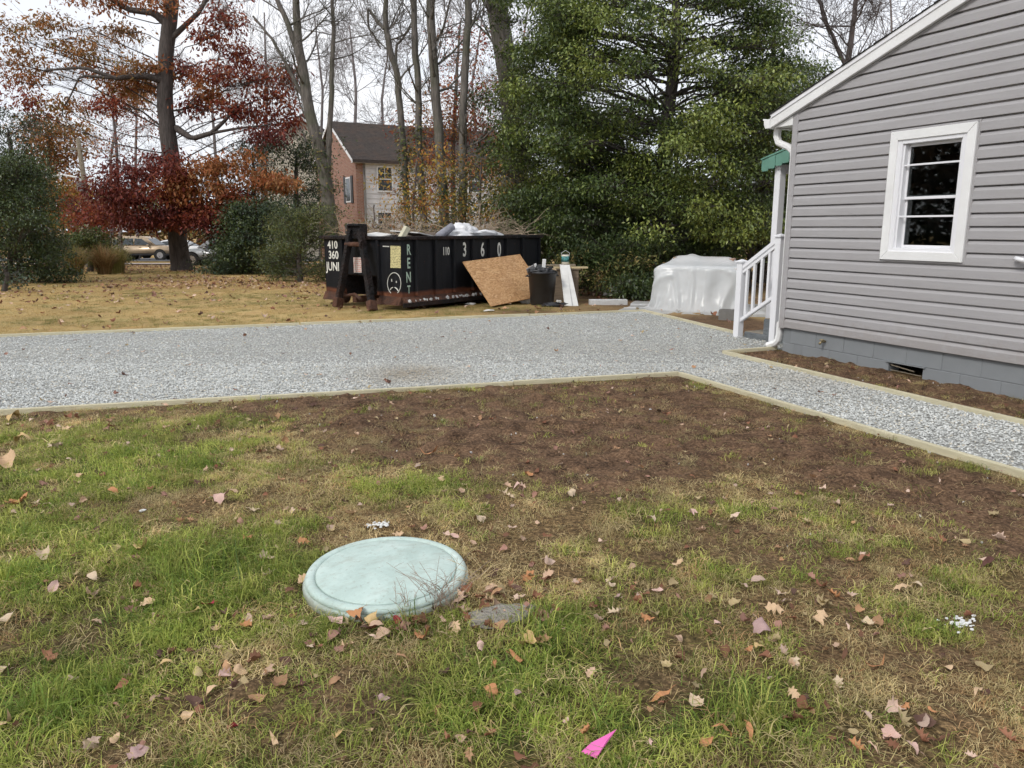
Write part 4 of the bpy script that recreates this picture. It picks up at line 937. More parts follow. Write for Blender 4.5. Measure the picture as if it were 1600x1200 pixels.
# black trash can
cp = at(847, 476); cp.z = gz(cp.x, cp.y)
can = empty('trash_can', cp, .4, 'black round plastic trash can overfilled with scraps', 'trash can')
MB().lathe([(.0, .0), (.225, .0), (.235, .02), (.285, .62), (.305, .63), (.31, .655), (.3, .672), (.285, .668), (.275, .63), (.23, .1), (0, .09)], 28).build('can_body', M_['black_plastic'], can, smooth=True)
for a in (0, math.pi):
    MB().tube([(.29 * math.cos(a) - .06 * math.sin(a), .29 * math.sin(a) + .06 * math.cos(a), .6), (.335 * math.cos(a) - .06 * math.sin(a), .335 * math.sin(a) + .06 * math.cos(a), .58), (.335 * math.cos(a) + .06 * math.sin(a), .335 * math.sin(a) - .06 * math.cos(a), .58), (.29 * math.cos(a) + .06 * math.sin(a), .29 * math.sin(a) - .06 * math.cos(a), .6)], .014, 6).build('can_handle', M_['black_plastic'], can)
def near(name, label, cat, mb_, mt, loc, rot=(0, 0, 0), bevel=.004, smooth=False, group=None):
    o = mb_.build(name, mt, None, bevel=bevel, smooth=smooth); o.matrix_world = Matrix.Translation(loc) @ Euler(rot).to_matrix().to_4x4(); return tag(o, label, cat, group)
GS = 'scraps stuffed into the trash can'
near('trim_stick', 'tall white trim offcut standing up from the trash can', 'offcut', MB().box(-.035, .035, -.012, .012, -.35, .2), M_['white_paint'], cp + Vector((.02, -.08, .72)), (.08, .06, .2), group=GS)
near('trim_stick', 'short white trim offcut leaning out of the trash can', 'offcut', MB().box(-.025, .025, -.01, .01, -.3, .13), M_['white_paint'], cp + Vector((-.12, .0, .7)), (.1, -.25, .3), group=GS)
near('shingle_scrap', 'grey scrap of shingle poking out of the trash can rim', 'scrap', MB().box(-.09, .09, -.012, .012, -.2, .1), mat('grey_shingle_scrap', (.23, .22, .22), .9, .3, 12), cp + Vector((-.22, -.05, .68)), (.2, -.5, .4), group=GS)
near('wood_scrap', 'tan plywood scrap lying across the trash can top', 'scrap', MB().box(-.16, .14, -.08, .08, -.01, .01), mat('tan_plywood', (.45, .33, .2), .8, .2, 5), cp + Vector((.14, .04, .74)), (.15, .25, .2), group=GS)
near('black_bag', 'black crumpled bag filling the trash can', 'bag', lump(.25, .25, .13, 4, 4, .45, 2.4), M_['black_plastic'], cp + Vector((0, 0, .64)), smooth=True, bevel=0, group=GS)
# dark storage box behind it
bp = at(831, 470); bp.z = gz(bp.x, bp.y)
bx = empty('block_stack', bp, .3, 'charcoal stack of blocks between strand board and trash can', 'blocks')
for k in range(4): box('block', mat('charcoal_block', (.06, .06, .066), .85, .25, 10, bmp=.4), bx, -.2 + .01 * (k % 2), .2, -.1, .1, k * .17 + .001, k * .17 + .165, .008)
# work bench
tp = at(882, 471); tp.z = gz(tp.x, tp.y); TM = Matrix.Translation(tp) @ Matrix.Rotation(.12, 4, 'Z')
tb = empty('work_bench', mat=TM, label='rough brown work bench of plywood behind the white planks', cat='bench')
M_['ply'] = mat('weathered_plywood', (.19, .145, .1), .85, .3, 4, (1, 1, 6), dirt=(.07, .055, .045), dirt_amt=.5)
box('bench_side', M_['ply'], tb, -.42, .30, .0, .03, .0, .66); box('bench_side', M_['ply'], tb, -.42, .30, .5, .53, .0, .66); box('bench_end', M_['ply'], tb, -.42, -.39, .031, .499, .0, .66); box('bench_end', M_['ply'], tb, .27, .3, .031, .499, .0, .66)
box('bench_top', M_['ply'], tb, -.5, .34, -.03, .56, .662, .685)
def tbl(name, label, cat, mb_, mt, loc, rot=(0, 0, 0), bevel=.004, smooth=False, group='things on the work bench'):
    o = mb_.build(name, mt, None, bevel=bevel, smooth=smooth); o.matrix_world = TM @ Matrix.Translation(loc) @ Euler(rot).to_matrix().to_4x4(); return tag(o, label, cat, group)
tbl('lumber', 'yellowish new board lying lowest across the work bench', 'board', MB().box(-.75, .5, -.07, .07, 0, .038), mat('new_pine', (.5, .4, .23), .7, .2, 3, (1, 12, 12)), (0, .06, .686), (0, 0, -.04))
tbl('lumber', 'greyish-brown board on top of the bench pile', 'board', MB().box(-.5, .28, -.09, .09, 0, .045), M_['wood_old'], (-.03, .16, .726), (0, -.01, .05))
tbl('lumber', 'tan board end behind the trash can on the bench', 'board', MB().box(-.4, .05, -.06, .06, 0, .04), mat('tan_lumber', (.42, .31, .19), .75, .2, 3, (1, 12, 12)), (-.5, .35, .688), (0, 0, .1))
pc = empty('paint_jug', mat=TM @ Matrix.Translation((.03, .12, .773)), label='small jug with teal and black label on the bench boards', cat='jug', group='things on the work bench')
MB().lathe([(0, 0), (.075, 0), (.08, .01), (.08, .17), (.07, .2), (.055, .205), (0, .205)], 18).build('jug_body', mat('ivory_plastic', (.6, .56, .46), .5, .06, 4), pc, smooth=True)
MB().lathe([(.0808, .05), (.082, .05), (.082, .17), (.0808, .17)], 18).build('jug_label', mat('teal_black_label', (.02, .03, .03), .5, .3, 18, col2=(.1, .4, .4)), pc, smooth=True)
MB().lathe([(0, .204), (.058, .204), (.058, .228), (0, .23)], 16).build('jug_lid', M_['black_plastic'], pc)
MB().tube([(-.08, 0, .16), (-.085, 0, .24), (0, 0, .29), (.085, 0, .24), (.08, 0, .16)], .004, 5).build('jug_handle', M_['white_vinyl'], pc)
# two white siding planks leaning on the bench
for k, (pt, pb_, lab) in enumerate((((880, 414), (888, 479), 'white siding plank leaning on the bench, the one nearer the trash can'), ((884.5, 414), (898, 478.5), 'white siding plank leaning on the bench, the one farther from the trash can'))):
    b_ = at(*pb_); b_.z = gz(b_.x, b_.y) + .005; t_ = atY(pt[0], pt[1], tp.y - .06 + .012 * k); zax = (t_ - b_).normalized(); xax = Vector((1, .12, 0)); xax = (xax - zax * xax.dot(zax)).normalized()
    o = MB().box(-.075, .075, -.006, .006, 0, (t_ - b_).length).box(-.075, -.06, -.014, -.006, .001, (t_ - b_).length - .001).build('siding_plank', M_['drywall'], None, bevel=.002)
    o.matrix_world = frame_M(b_, xax, zax.cross(xax), zax); tag(o, lab, 'plank', 'white planks leaning on the bench')
q = at(950, 476); q.z = gz(q.x, q.y) + .05
near('foam_block', 'long white foam block with small dents lying on the bare ground', 'foam block', MB().box(-.385, .385, -.09, .09, -.055, .055), mat('white_foam', (.78, .78, .77), .8, .06, 14, bmp=.3, dirt=(.4, .38, .33), dirt_amt=.25), q, (0, 0, .03), .008)
q = at(957, 463); q.z = gz(q.x, q.y) + .09
near('plastic_bag', 'small white knotted plastic bag lying behind the foam block', 'bag', lump(.2, .13, .12, 21, 4, .35, 2.0), M_['whitebag'], q, (0, 0, -.1), 0, True)
q = at(821, 474); q.z = gz(q.x, q.y) + .05
near('broken_block', 'small white broken chunk beside the strand board corner', 'chunk', lump(.12, .09, .075, 23, 2, .5, 1.6), M_['drywall'], q, (0, 0, .3), 0)
q = at(873, 477); q.z = gz(q.x, q.y) + .05
near('foam_scrap', 'small white cube of foam at the foot of the white planks', 'scrap', MB().box(-.045, .045, -.04, .04, -.05, .05), M_['drywall'], q, (.1, .1, .3), .006)
q = at(865, 480); q.z = gz(q.x, q.y) + .04
near('black_rag', 'flat black rag lying in front of the trash can', 'rag', lump(.22, .1, .05, 25, 3, .5, 2.5), M_['black_plastic'], q, (0, 0, .1), 0, True)
q = at(765, 487); q.z = gz(q.x, q.y) + .02
near('plaster_scrap', 'flat white plaster scrap on the grass below the strand board', 'scrap', lump(.09, .05, .02, 27, 2, .5, 2), M_['drywall'], q, (0, 0, .4), 0)
q = at(735, 477); q.z = gz(q.x, q.y) + .02
near('paper_scrap', 'crumpled grey paper scrap on the grass under the dumpster side', 'scrap', lump(.12, .06, .025, 29, 2, .6, 2), M_['drywall'], q, (0, 0, .1), 0)
# concrete block beside the plastic
q = at(1143, 500); q.z = gz(q.x, q.y)
cb = empty('concrete_block', q, -.42, 'grey hollow concrete block on the ground behind the stair post', 'block')
mb = MB(); mb.box(-.2, .2, -.1, -.07, 0, .17).box(-.2, .2, .07, .1, 0, .17)
for xx in (-.2, -.015, .17): mb.box(xx, xx + .03, -.07, .07, 0, .17)
mb.build('block_shell', M_['concrete'], cb)

# ---- plastic sheet draped over a stack (small cloth solver)
SM = Matrix.Translation((3.5, 14.55, base_z(14.5))) @ Matrix.Rotation(R(-24), 4, 'Z')
bxs = [(-.72, .78, -.42, .45, .0, .82), (-.5, -.05, .0, .4, .82, .98), (.0, .62, .1, .42, .82, .96), (-.25, -.1, .1, .3, .9, 1.02)]
stack = empty('covered_stack', mat=SM, label='stack of building boards hidden under the plastic sheet', cat='stack')
for k in range(8): box('stacked_board', mat('stack_board', (.7, .69, .67), .8, .15, 3), stack, -.70 + .01 * (k % 2), .76 - .012 * (k % 3), -.4, .43, .005 + k * .1, .005 + k * .1 + .096, .004)
box('stacked_box', mat('brown_carton', (.35, .26, .18), .8, .15, 3), stack, -.49, -.06, .01, .39, .81, .965); box('stacked_box', mat('reddish_carton', (.4, .25, .18), .8, .15, 3), stack, .01, .61, .11, .41, .81, .95)
def drape(nx_, ny_, sx, sy, z0, boxes, its=190, sub=6, seed=1, rot=.12):
    r = np.random.RandomState(seed)
    gx_, gy_ = np.meshgrid(np.linspace(-sx / 2, sx / 2, nx_), np.linspace(-sy / 2, sy / 2, ny_)); P = np.stack([gx_, gy_, np.full_like(gx_, z0)], 2)
    c, s = math.cos(rot), math.sin(rot); P[..., 2] += .07 * (fbm(gx_ * 4, gy_ * 4, seed) - .5) * 2; P[..., :2] *= .84; P[..., :2] = P[..., :2] @ np.array([[c, s], [-s, c]])
    P[..., 2] += r.normal(0, .01, P.shape[:2]) + .03 * np.sin(gx_ * 5 + 2 * gy_); V_ = np.zeros_like(P); dx, dy = sx / (nx_ - 1), sy / (ny_ - 1); dd = math.hypot(dx, dy); dt = .02
    def con(A, B, L, k):
        d = P[B] - P[A]; ln = np.sqrt((d ** 2).sum(-1, keepdims=True)) + 1e-9; q = d * (k * .5 * (ln - L) / ln); P[A] += q; P[B] -= q
    S_ = slice
    for it in range(its):
        V_[..., 2] -= 9.8 * dt; V_ *= .965; Q = P.copy(); P += V_ * dt
        for _ in range(sub):
            for o_ in (0, 1):
                e = (nx_ - o_) // 2 * 2; con((S_(None), S_(o_, o_ + e - 1, 2)), (S_(None), S_(o_ + 1, o_ + e, 2)), dx, 1.0)
                e = (ny_ - o_) // 2 * 2; con((S_(o_, o_ + e - 1, 2), S_(None)), (S_(o_ + 1, o_ + e, 2), S_(None)), dy, 1.0)
            for o_ in (0, 1):
                e = (nx_ - o_) // 2 * 2
                con((S_(0, -1), S_(o_, o_ + e - 1, 2)), (S_(1, None), S_(o_ + 1, o_ + e, 2)), dd, .35); con((S_(1, None), S_(o_, o_ + e - 1, 2)), (S_(0, -1), S_(o_ + 1, o_ + e, 2)), dd, .35)
            mg = .012
            for (x0, x1, y0, y1, zl, zh) in boxes:
                x, y, z = P[..., 0], P[..., 1], P[..., 2]
                ins = (x > x0 - mg) & (x < x1 + mg) & (y > y0 - mg) & (y < y1 + mg) & (z < zh + mg)
                dist = np.stack([x - x0 + mg, x1 + mg - x, y - y0 + mg, y1 + mg - y, zh + mg - z], -1); a = dist.argmin(-1)
                for k, (ax, val) in enumerate(((0, x0 - mg), (0, x1 + mg), (1, y0 - mg), (1, y1 + mg), (2, zh + mg))):
                    w = ins & (a == k); P[..., ax][w] = val
            fl = P[..., 2] < .012; P[..., 2][fl] = .012; P[..., :2][fl] = Q[..., :2][fl] * .8 + P[..., :2][fl] * .2
        V_ = (P - Q) / dt
    return P
P = drape(92, 76, 3.05, 2.62, 1.15, bxs)
_gx, _gy = np.meshgrid(np.linspace(-1.5, 1.5, P.shape[1]), np.linspace(-1.3, 1.3, P.shape[0]))
_t1 = np.gradient(P, axis=1); _t2 = np.gradient(P, axis=0); _n = np.cross(_t1, _t2); _n /= np.linalg.norm(_n, axis=2, keepdims=True) + 1e-9
def ridge(q): return (1 - np.abs(2 * q - 1)) ** 2.2
_w = fbm(_gx * 1.5 + 3, _gy * 1.5, 8, 2) - .5
_fold = np.where(np.abs(_gy) / 1.3 > np.abs(_gx) / 1.5, ridge(fbm(_gx * 5 + 2 * _w, _gy * .5 + 1.2 * _w, 5, 2)), ridge(fbm(_gx * .5 + 1.2 * _w, _gy * 5 + 2 * _w, 6, 2)))
_steep = 1 - np.abs(_n[..., 2]); P = P + _n * ((_fold - .35) * (.008 + .085 * _steep) + (ridge(fbm(_gx * 4.5 + _gy * 3.2, _gy * 4.5 - _gx * 3, 15, 3)) - .4) * .015 * (.3 + _steep))[..., None]
P[..., 2] = np.maximum(P[..., 2], .01)
ny_, nx_ = P.shape[:2]; i = (np.arange(ny_ - 1)[:, None] * nx_ + np.arange(nx_ - 1)[None, :]).ravel()
me = np_mesh('plastic_sheet', P.reshape(-1, 3), np.stack([i, i + 1, i + nx_ + 1, i + nx_], 1))
m, n, l, p = new_mat('milky_plastic_film'); f = noise(n, l, vec(n, l), 3, 5)
c = ramp(n, l, f, [(.3, (.74, .76, .77)), (.7, (.86, .87, .87))]); l.new(c, p.inputs['Base Color']); p.inputs['Roughness'].default_value = .28
tl = n.new('ShaderNodeBsdfTranslucent'); tl.inputs[0].default_value = (.8, .82, .82, 1); tp_ = n.new('ShaderNodeBsdfTransparent'); tp_.inputs[0].default_value = (.93, .94, .94, 1)
m1 = n.new('ShaderNodeMixShader'); m1.inputs[0].default_value = .45; l.new(p.outputs[0], m1.inputs[1]); l.new(tl.outputs[0], m1.inputs[2])
m2 = n.new('ShaderNodeMixShader'); m2.inputs[0].default_value = .12; l.new(m1.outputs[0], m2.inputs[1]); l.new(tp_.outputs[0], m2.inputs[2]); l.new(m2.outputs[0], n['Material Output'].inputs[0])
p.inputs['Specular IOR Level'].default_value = .65
sheet = link('plastic_sheet', me, m, None, True); sheet.matrix_world = SM
sb = sheet.modifiers.new('smooth', 'SUBSURF'); sb.levels = 1; sb.render_levels = 1
tag(sheet, 'translucent white plastic sheet draped over a stack beside the gravel', 'plastic sheet')

# ================================================================== SEPTIC LID AND SMALL THINGS IN THE GRASS
lc = at(605, 911); lc.z = gz(lc.x, lc.y)
lid = empty('septic_lid', lc + Vector((0, 0, .0)), 0, 'round pale green domed plastic lid set in the lawn', 'lid'); lid.rotation_euler = (R(1.5), R(-.8), .5)
m, n, l, p = new_mat('faded_green_plastic'); v = vec(n, l)
c = ramp(n, l, noise(n, l, v, 5, 7, .7, .5), [(.3, (.38, .48, .435)), (.5, (.47, .585, .535)), (.72, (.58, .68, .63))])
c = mixc(n, l, math_n(n, l, 'MULTIPLY', ramp(n, l, noise(n, l, vec(n, l, (1, 3, 1)), 7, 7, .75), [(.5, (0, 0, 0)), (.72, (1, 1, 1))]), .7), c, (.36, .4, .34))
c = mixc(n, l, math_n(n, l, 'MULTIPLY', ramp(n, l, noise(n, l, v, 38, 6, .8), [(.56, (0, 0, 0)), (.66, (1, 1, 1))]), .5), c, (.22, .2, .14))
l.new(c, p.inputs['Base Color']); p.inputs['Roughness'].default_value = .5; bump(n, l, p, noise(n, l, v, 25, 5, .7), .004, .5)
M_['lid'] = m; _sx = n.new('ShaderNodeSeparateXYZ'); l.new(v, _sx.inputs[0]); _k = math_n(n, l, 'ADD', _sx.outputs[2], math_n(n, l, 'MULTIPLY', noise(n, l, v, 14, 5, .7), -.05)); l.new(mixc(n, l, math_n(n, l, 'MULTIPLY', ramp(n, l, _k, [(0, (1, 1, 1)), (.02, (0, 0, 0))]), .55), c, (.2, .16, .1)), p.inputs['Base Color'])
MB().lathe([(.0, .082), (.08, .081), (.16, .078), (.23, .072), (.275, .065), (.292, .060), (.3, .055)], 64).build('lid_dome', M_['lid'], lid, smooth=True)
MB().lathe([(.299, .053), (.302, .058), (.312, .062), (.326, .062), (.337, .056), (.342, .046), (.340, .038), (.338, .032)], 64).build('lid_rim', M_['lid'], lid, smooth=True)
MB().lathe([(.330, -.03), (.352, -.03), (.352, .022), (.346, .034), (.335, .038)], 64).build('lid_skirt', M_['lid'], lid, smooth=True)
for a in range(0):
    MB().lathe([(0, 0), (.012, 0), (.012, .006), (0, .008)], 8, M=Matrix.Translation((.325 * math.cos(a * 1.57 + .9), .325 * math.sin(a * 1.57 + .9), .069))).build('lid_screw', M_['concrete'], lid)
q = at(782, 972); q.z = gz(q.x, q.y)
near('flat_stone', 'flat grey stone half buried in grass beside the lid', 'stone', lump(.14, .085, .016, 31, 3, .3, 1.2), mat('tan_stone', (.36, .33, .28), .9, .2, 12, bmp=.25, bscale=60, dirt=(.2, .17, .12)), q + Vector((0, 0, .016)), (0, .04, .5), 0, True)
def weed(name, base, n_, h, sp, mt, label, seed, thick=.0014):
    r = random.Random(seed); mb = MB()
    for k in range(n_):
        a = r.uniform(0, 6.28); d = Vector((math.cos(a), math.sin(a), 0)); p0 = Vector((r.gauss(0, .03), r.gauss(0, .03), 0)); hh = h * r.uniform(.5, 1.1); pts = [p0 + d * sp * hh * t * t + Vector((0, 0, hh * t)) for t in (0, .35, .7, 1)]
        mb.tube(pts, [thick, thick, thick * .8, thick * .5], 3)
        for _ in range(r.randint(2, 5)):
            t = r.uniform(.3, .95); s0 = p0 + d * sp * hh * t * t + Vector((0, 0, hh * t)); e = Vector((r.gauss(0, 1), r.gauss(0, 1), r.uniform(.2, 1.4))).normalized() * hh * r.uniform(.12, .3); mb.tube([s0, s0 + e * .6, s0 + e + Vector((0, 0, -.004))], [thick * .6, thick * .5, thick * .3], 3)
    o = mb.build(name, mt, None); o.location = base; return tag(o, label, 'weed')
M_['deadstem'] = mat('dead_stem', (.34, .26, .2), .9, .3, 8)
q = at(690, 958); q.z = gz(q.x, q.y); weed('dry_weed', q, 26, .2, .8, M_['deadstem'], 'dry branching weed leaning over the pale green lid', 3)
q = at(640, 968); q.z = gz(q.x, q.y); weed('dry_weed', q, 9, .12, .6, M_['deadstem'], 'small sparse dry weed at the near edge of the lid', 5)
q = at(745, 925); q.z = gz(q.x, q.y); weed('dry_weed', q, 22, .1, 1.3, mat('straw_stem', (.5, .38, .2), .9, .2, 8), 'straw coloured weed clump beside the far side of the lid', 6)
q = at(375, 925); q.z = gz(q.x, q.y)
o = MB().tube([(0, 0, 0), (.002, .0, .08), (-.003, 0, .17), (-.004, 0, .235)], [.003, .0028, .0022, .0012], 4).build('grass_stalk', mat('green_stalk', (.1, .16, .04), .7, .2, 8), None); o.location = q; tag(o, 'single tall green grass stalk in the long grass', 'grass stalk')
# pink survey flag
q = at(935, 1190); q.z = gz(q.x, q.y) + .025
mb = MB(); m_f = mat('fluorescent_pink_plastic', (.75, .14, .42), .55, .06, 4)
pts = [(-.052, -.012, .006), (-.01, -.03, .0), (.055, .036, .045), (.03, .03, .034), (-.02, .018, .014), (.0, -.005, .018), (.022, .004, .03)]
mb.add([Vector(v_) for v_ in pts], [(0, 1, 5), (0, 5, 4), (1, 6, 5), (1, 2, 6), (6, 2, 3), (5, 6, 3, 4)])
o = mb.build('marker_flag', m_f, None); o.location = q; sol = o.modifiers.new('thick', 'SOLIDIFY'); sol.thickness = .0006; tag(o, 'bright pink plastic marker flag lying in the near grass', 'marker flag')
def chalk(s, seed):
    r = random.Random(seed); mb = MB()
    for k in range(5 if s < .03 else 60):
        w = s * (r.uniform(.5, .8) if s < .03 else r.uniform(.03, .2)); t = lump(w, w * .75, w * .45, r.randint(0, 99), 1 if s >= .03 else 2, .4, 1.8); o = Vector((r.gauss(0, s * (.15 if s < .03 else .6)), r.gauss(0, s * (.1 if s < .03 else .4)), 0)); mb.add([Vector(q) + o for q in t.v], t.f)
    return mb
for (px, py, s, lab) in ((223, 805, .02, 'squarish white stone in the straw-coloured grass'), (592, 829, .055, 'crumbly white chunk of chalk just behind the lid'), (1501, 981, .055, 'spilled white chalky patch in the grass by the soil')):
    q = at(px, py); q.z = gz(q.x, q.y) + s * .35; near('white_stone', lab, 'stone', chalk(s, px), mat('white_chalk', (.66, .66, .64), .8, .12, 30), q, (0, 0, .5), 0)

# ================================================================== TREES AND SHRUBS
def tubes_mesh(polys):
    """polys: (points k x 3, radii k, sides)"""
    VV = []; FF = []; o = 0
    for pts, rad, ns in polys:
        pts = np.asarray(pts, float); rad = np.asarray(rad, float); k = len(pts)
        t = np.gradient(pts, axis=0); t /= np.linalg.norm(t, axis=1, keepdims=True) + 1e-9
        ref = np.eye(3)[np.abs(pts[-1] - pts[0]).argmin()]
        a = np.cross(t, ref); a /= np.linalg.norm(a, axis=1, keepdims=True) + 1e-9; b = np.cross(t, a)
        w = np.arange(ns) * 2 * math.pi / ns
        ring = pts[:, None] + rad[:, None, None] * (a[:, None] * np.cos(w)[None, :, None] + b[:, None] * np.sin(w)[None, :, None])
        VV.append(ring.reshape(-1, 3))
        i = (np.arange(k - 1)[:, None] * ns + np.arange(ns)[None, :]); j = (np.arange(k - 1)[:, None] * ns + (np.arange(ns)[None, :] + 1) % ns)
        FF.append(np.stack([i.ravel(), j.ravel(), j.ravel() + ns, i.ravel() + ns], 1) + o); o += k * ns
    return np.concatenate(VV), np.concatenate(FF)
def leaf_cloud(P, A, N, L, Wd, col):
    """one folded diamond per leaf: P base, A axis, N roughly the normal"""
    A = A / (np.linalg.norm(A, axis=1, keepdims=True) + 1e-9); Sd = np.cross(A, N); Sd /= np.linalg.norm(Sd, axis=1, keepdims=True) + 1e-9; Nn = np.cross(Sd, A)
    L = L[:, None]; Wd = Wd[:, None]
    v = np.stack([P, P + A * L * .45 + Sd * Wd * .5 + Nn * Wd * .18, P + A * L, P + A * L * .45 - Sd * Wd * .5 + Nn * Wd * .18], 1)
    n_ = len(P); i = np.arange(n_)[:, None] * 4
    return v.reshape(-1, 3), np.concatenate([i + np.array([[0, 1, 2]]), i + np.array([[0, 2, 3]])]), np.repeat(col, 4, 0)
def bez(p0, p1, p2, k):
    t = np.linspace(0, 1, k)[:, None]; return (1 - t) ** 2 * p0 + 2 * t * (1 - t) * p1 + t * t * p2

PALS = dict(
    R=[(.24, .045, .028), (.3, .075, .035), (.17, .032, .025), (.34, .12, .05)],
    O=[(.38, .14, .045), (.34, .11, .04), (.3, .15, .05), (.42, .19, .07)],
    B=[(.36, .17, .06), (.28, .15, .055), (.22, .16, .05), (.42, .2, .07)],
    M=[(.16, .035, .03), (.21, .05, .036), (.12, .032, .028), (.27, .075, .045)],
    Y=[(.5, .34, .06), (.42, .27, .06), (.36, .28, .07), (.46, .22, .05)],
    E=[(.075, .112, .03), (.105, .148, .036), (.15, .19, .044), (.05, .078, .023)],
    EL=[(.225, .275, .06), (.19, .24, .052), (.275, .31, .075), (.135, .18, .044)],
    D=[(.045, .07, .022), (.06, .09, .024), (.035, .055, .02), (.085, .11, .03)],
    DB=[(.04, .065, .035), (.05, .08, .04), (.07, .1, .05), (.03, .05, .03)],
    C=[(.13, .15, .035), (.1, .125, .03), (.17, .18, .045), (.08, .1, .03)],
    U=[(.22, .2, .06), (.14, .15, .045), (.3, .22, .08), (.1, .12, .035)])
def cl(px, py, rx, ry, Y, dY=1.2, pal='R', n=12, m=28, s=.35, L=.16, droop=.5, flat=.6, dens=1.0):
    k = Y / FOC; c = atY(px, py, Y + rnd.uniform(-.6, .6) * dY)
    return dict(c=np.array(c), r=np.array([rx * k, dY * .7, ry * k]), n=max(2, int(n * dens)), m=m, s=s, L=L, pal=pal, droop=droop, flat=flat)
def make_tree(name, label, cat, trunk, clumps, bark, leafmat, seed, ns=9, limb_r=.05, twig_r=.012, group=None, extra=None, wr=.5, crown_name='crown', limb_sides=5, lift=.35):
    """trunk: list of (x, y, z, r); the crown is leaves on twigs on limbs"""
    r = np.random.RandomState(seed); T = np.array(trunk, float)
    root = empty(name, T[0, :3], 0, label, cat, group); base = T[0, :3]
    kk = max(6, len(T) * 4); ti = np.linspace(0, len(T) - 1, kk)
    TP = np.stack([np.interp(ti, np.arange(len(T)), T[:, q]) for q in range(4)], 1)
    wob = np.cumsum(r.normal(0, .018, (kk, 2)), 0); TP[:, :2] += wob - wob[0]
    rad = TP[:, 3].copy(); rad[0] *= 1.18; rad[1] *= 1.05
    polys = [(TP[:, :3] - base, rad, ns)]; LV = []
    for e in (extra or []):
        e = np.array(e, float); ki = np.linspace(0, len(e) - 1, len(e) * 3); q = np.stack([np.interp(ki, np.arange(len(e)), e[:, z]) for z in range(4)], 1); polys.append((q[:, :3] - base, q[:, 3], 6))
    for c in clumps:
        C = c['c']; hd = np.hypot(*(TP[:, :2] - C[:2]).T); want = C[2] - lift * hd
        i = int(np.abs(TP[:, 2] - want + .15 * hd * 0).argmin()); i = max(1, i); p0 = TP[i, :3]
        dlt = C - p0; ln = np.linalg.norm(dlt); mid_ = p0 + dlt * .5 + np.array([r.normal(0, .08), r.normal(0, .08), .12 * (1 if r.rand() < .7 else -1)]) * ln
        lp = bez(p0, mid_, C, 7); lp[1:-1] += r.normal(0, .03 * min(ln, 3), (5, 3)); r0 = min(TP[i, 3] * .55, limb_r * (.5 + ln * .14))
        polys.append((lp - base, np.linspace(r0, twig_r, 7), limb_sides))
        u = r.normal(0, 1, (c['n'], 3)); u /= np.linalg.norm(u, axis=1, keepdims=True); u *= (r.rand(c['n'], 1) ** .45)
        sc = C + u * c['r']
        for q in sc:
            st = lp[r.randint(3, 7)]; md_ = (st + q) / 2 + r.normal(0, .06, 3) + np.array([0, 0, .05]); polys.append((bez(st, md_, q, 4) - base, [twig_r * .8, twig_r * .6, twig_r * .45, twig_r * .3], 3))
        k = c['n'] * c['m']; cen = np.repeat(sc, c['m'], 0)
        off = r.normal(0, 1, (k, 3)) * np.array([c['s'], c['s'], c['s'] * c['flat']]); P = cen + off
        out = cen - C; out[:, 2] = 0; A = r.normal(0, 1, (k, 3)) * .6 + off / c['s'] * .35 + out * .25; A[:, 2] -= c['droop'] * 1.1
        N = r.normal(0, .55, (k, 3)) + np.array([0, 0, 1.0]); pal = np.array(PALS[c['pal']]); spt = np.repeat(r.randint(0, len(pal), c['n']), c['m']); pick = np.where(r.rand(k) < .55, spt, r.randint(0, len(pal), k))
        col = pal[pick] * r.uniform(.75, 1.25, (k, 1)); Ls = c['L'] * r.uniform(.6, 1.2, k)
        LV.append(leaf_cloud(P - base, A, N, Ls, Ls * wr * r.uniform(.8, 1.2, k), col))
    v, f = tubes_mesh(polys); link('trunk', np_mesh('trunk', v, f), bark, root, True)
    if LV:
        vs = np.concatenate([q[0] for q in LV]); cs = np.concatenate([q[2] for q in LV]); fs = []; o = 0
        for q in LV: fs.append(q[1] + o); o += len(q[0])
        link(crown_name, np_mesh('crown', vs, np.concatenate(fs), cs), leafmat, root)
    return root
def ptrunk(pts, Y, r_scale=1.0, dy=0.0, ground=True):
    """trunk line from (px, py, width px) list at depth Y"""
    out = []
    for k, (px, py, w) in enumerate(pts):
        q = atY(px, py, Y + dy * k); out.append([q.x, q.y, q.z, w * .5 * Y / FOC * r_scale])
    if ground: out[0][2] = gz(out[0][0], out[0][1]) - .05
    return out

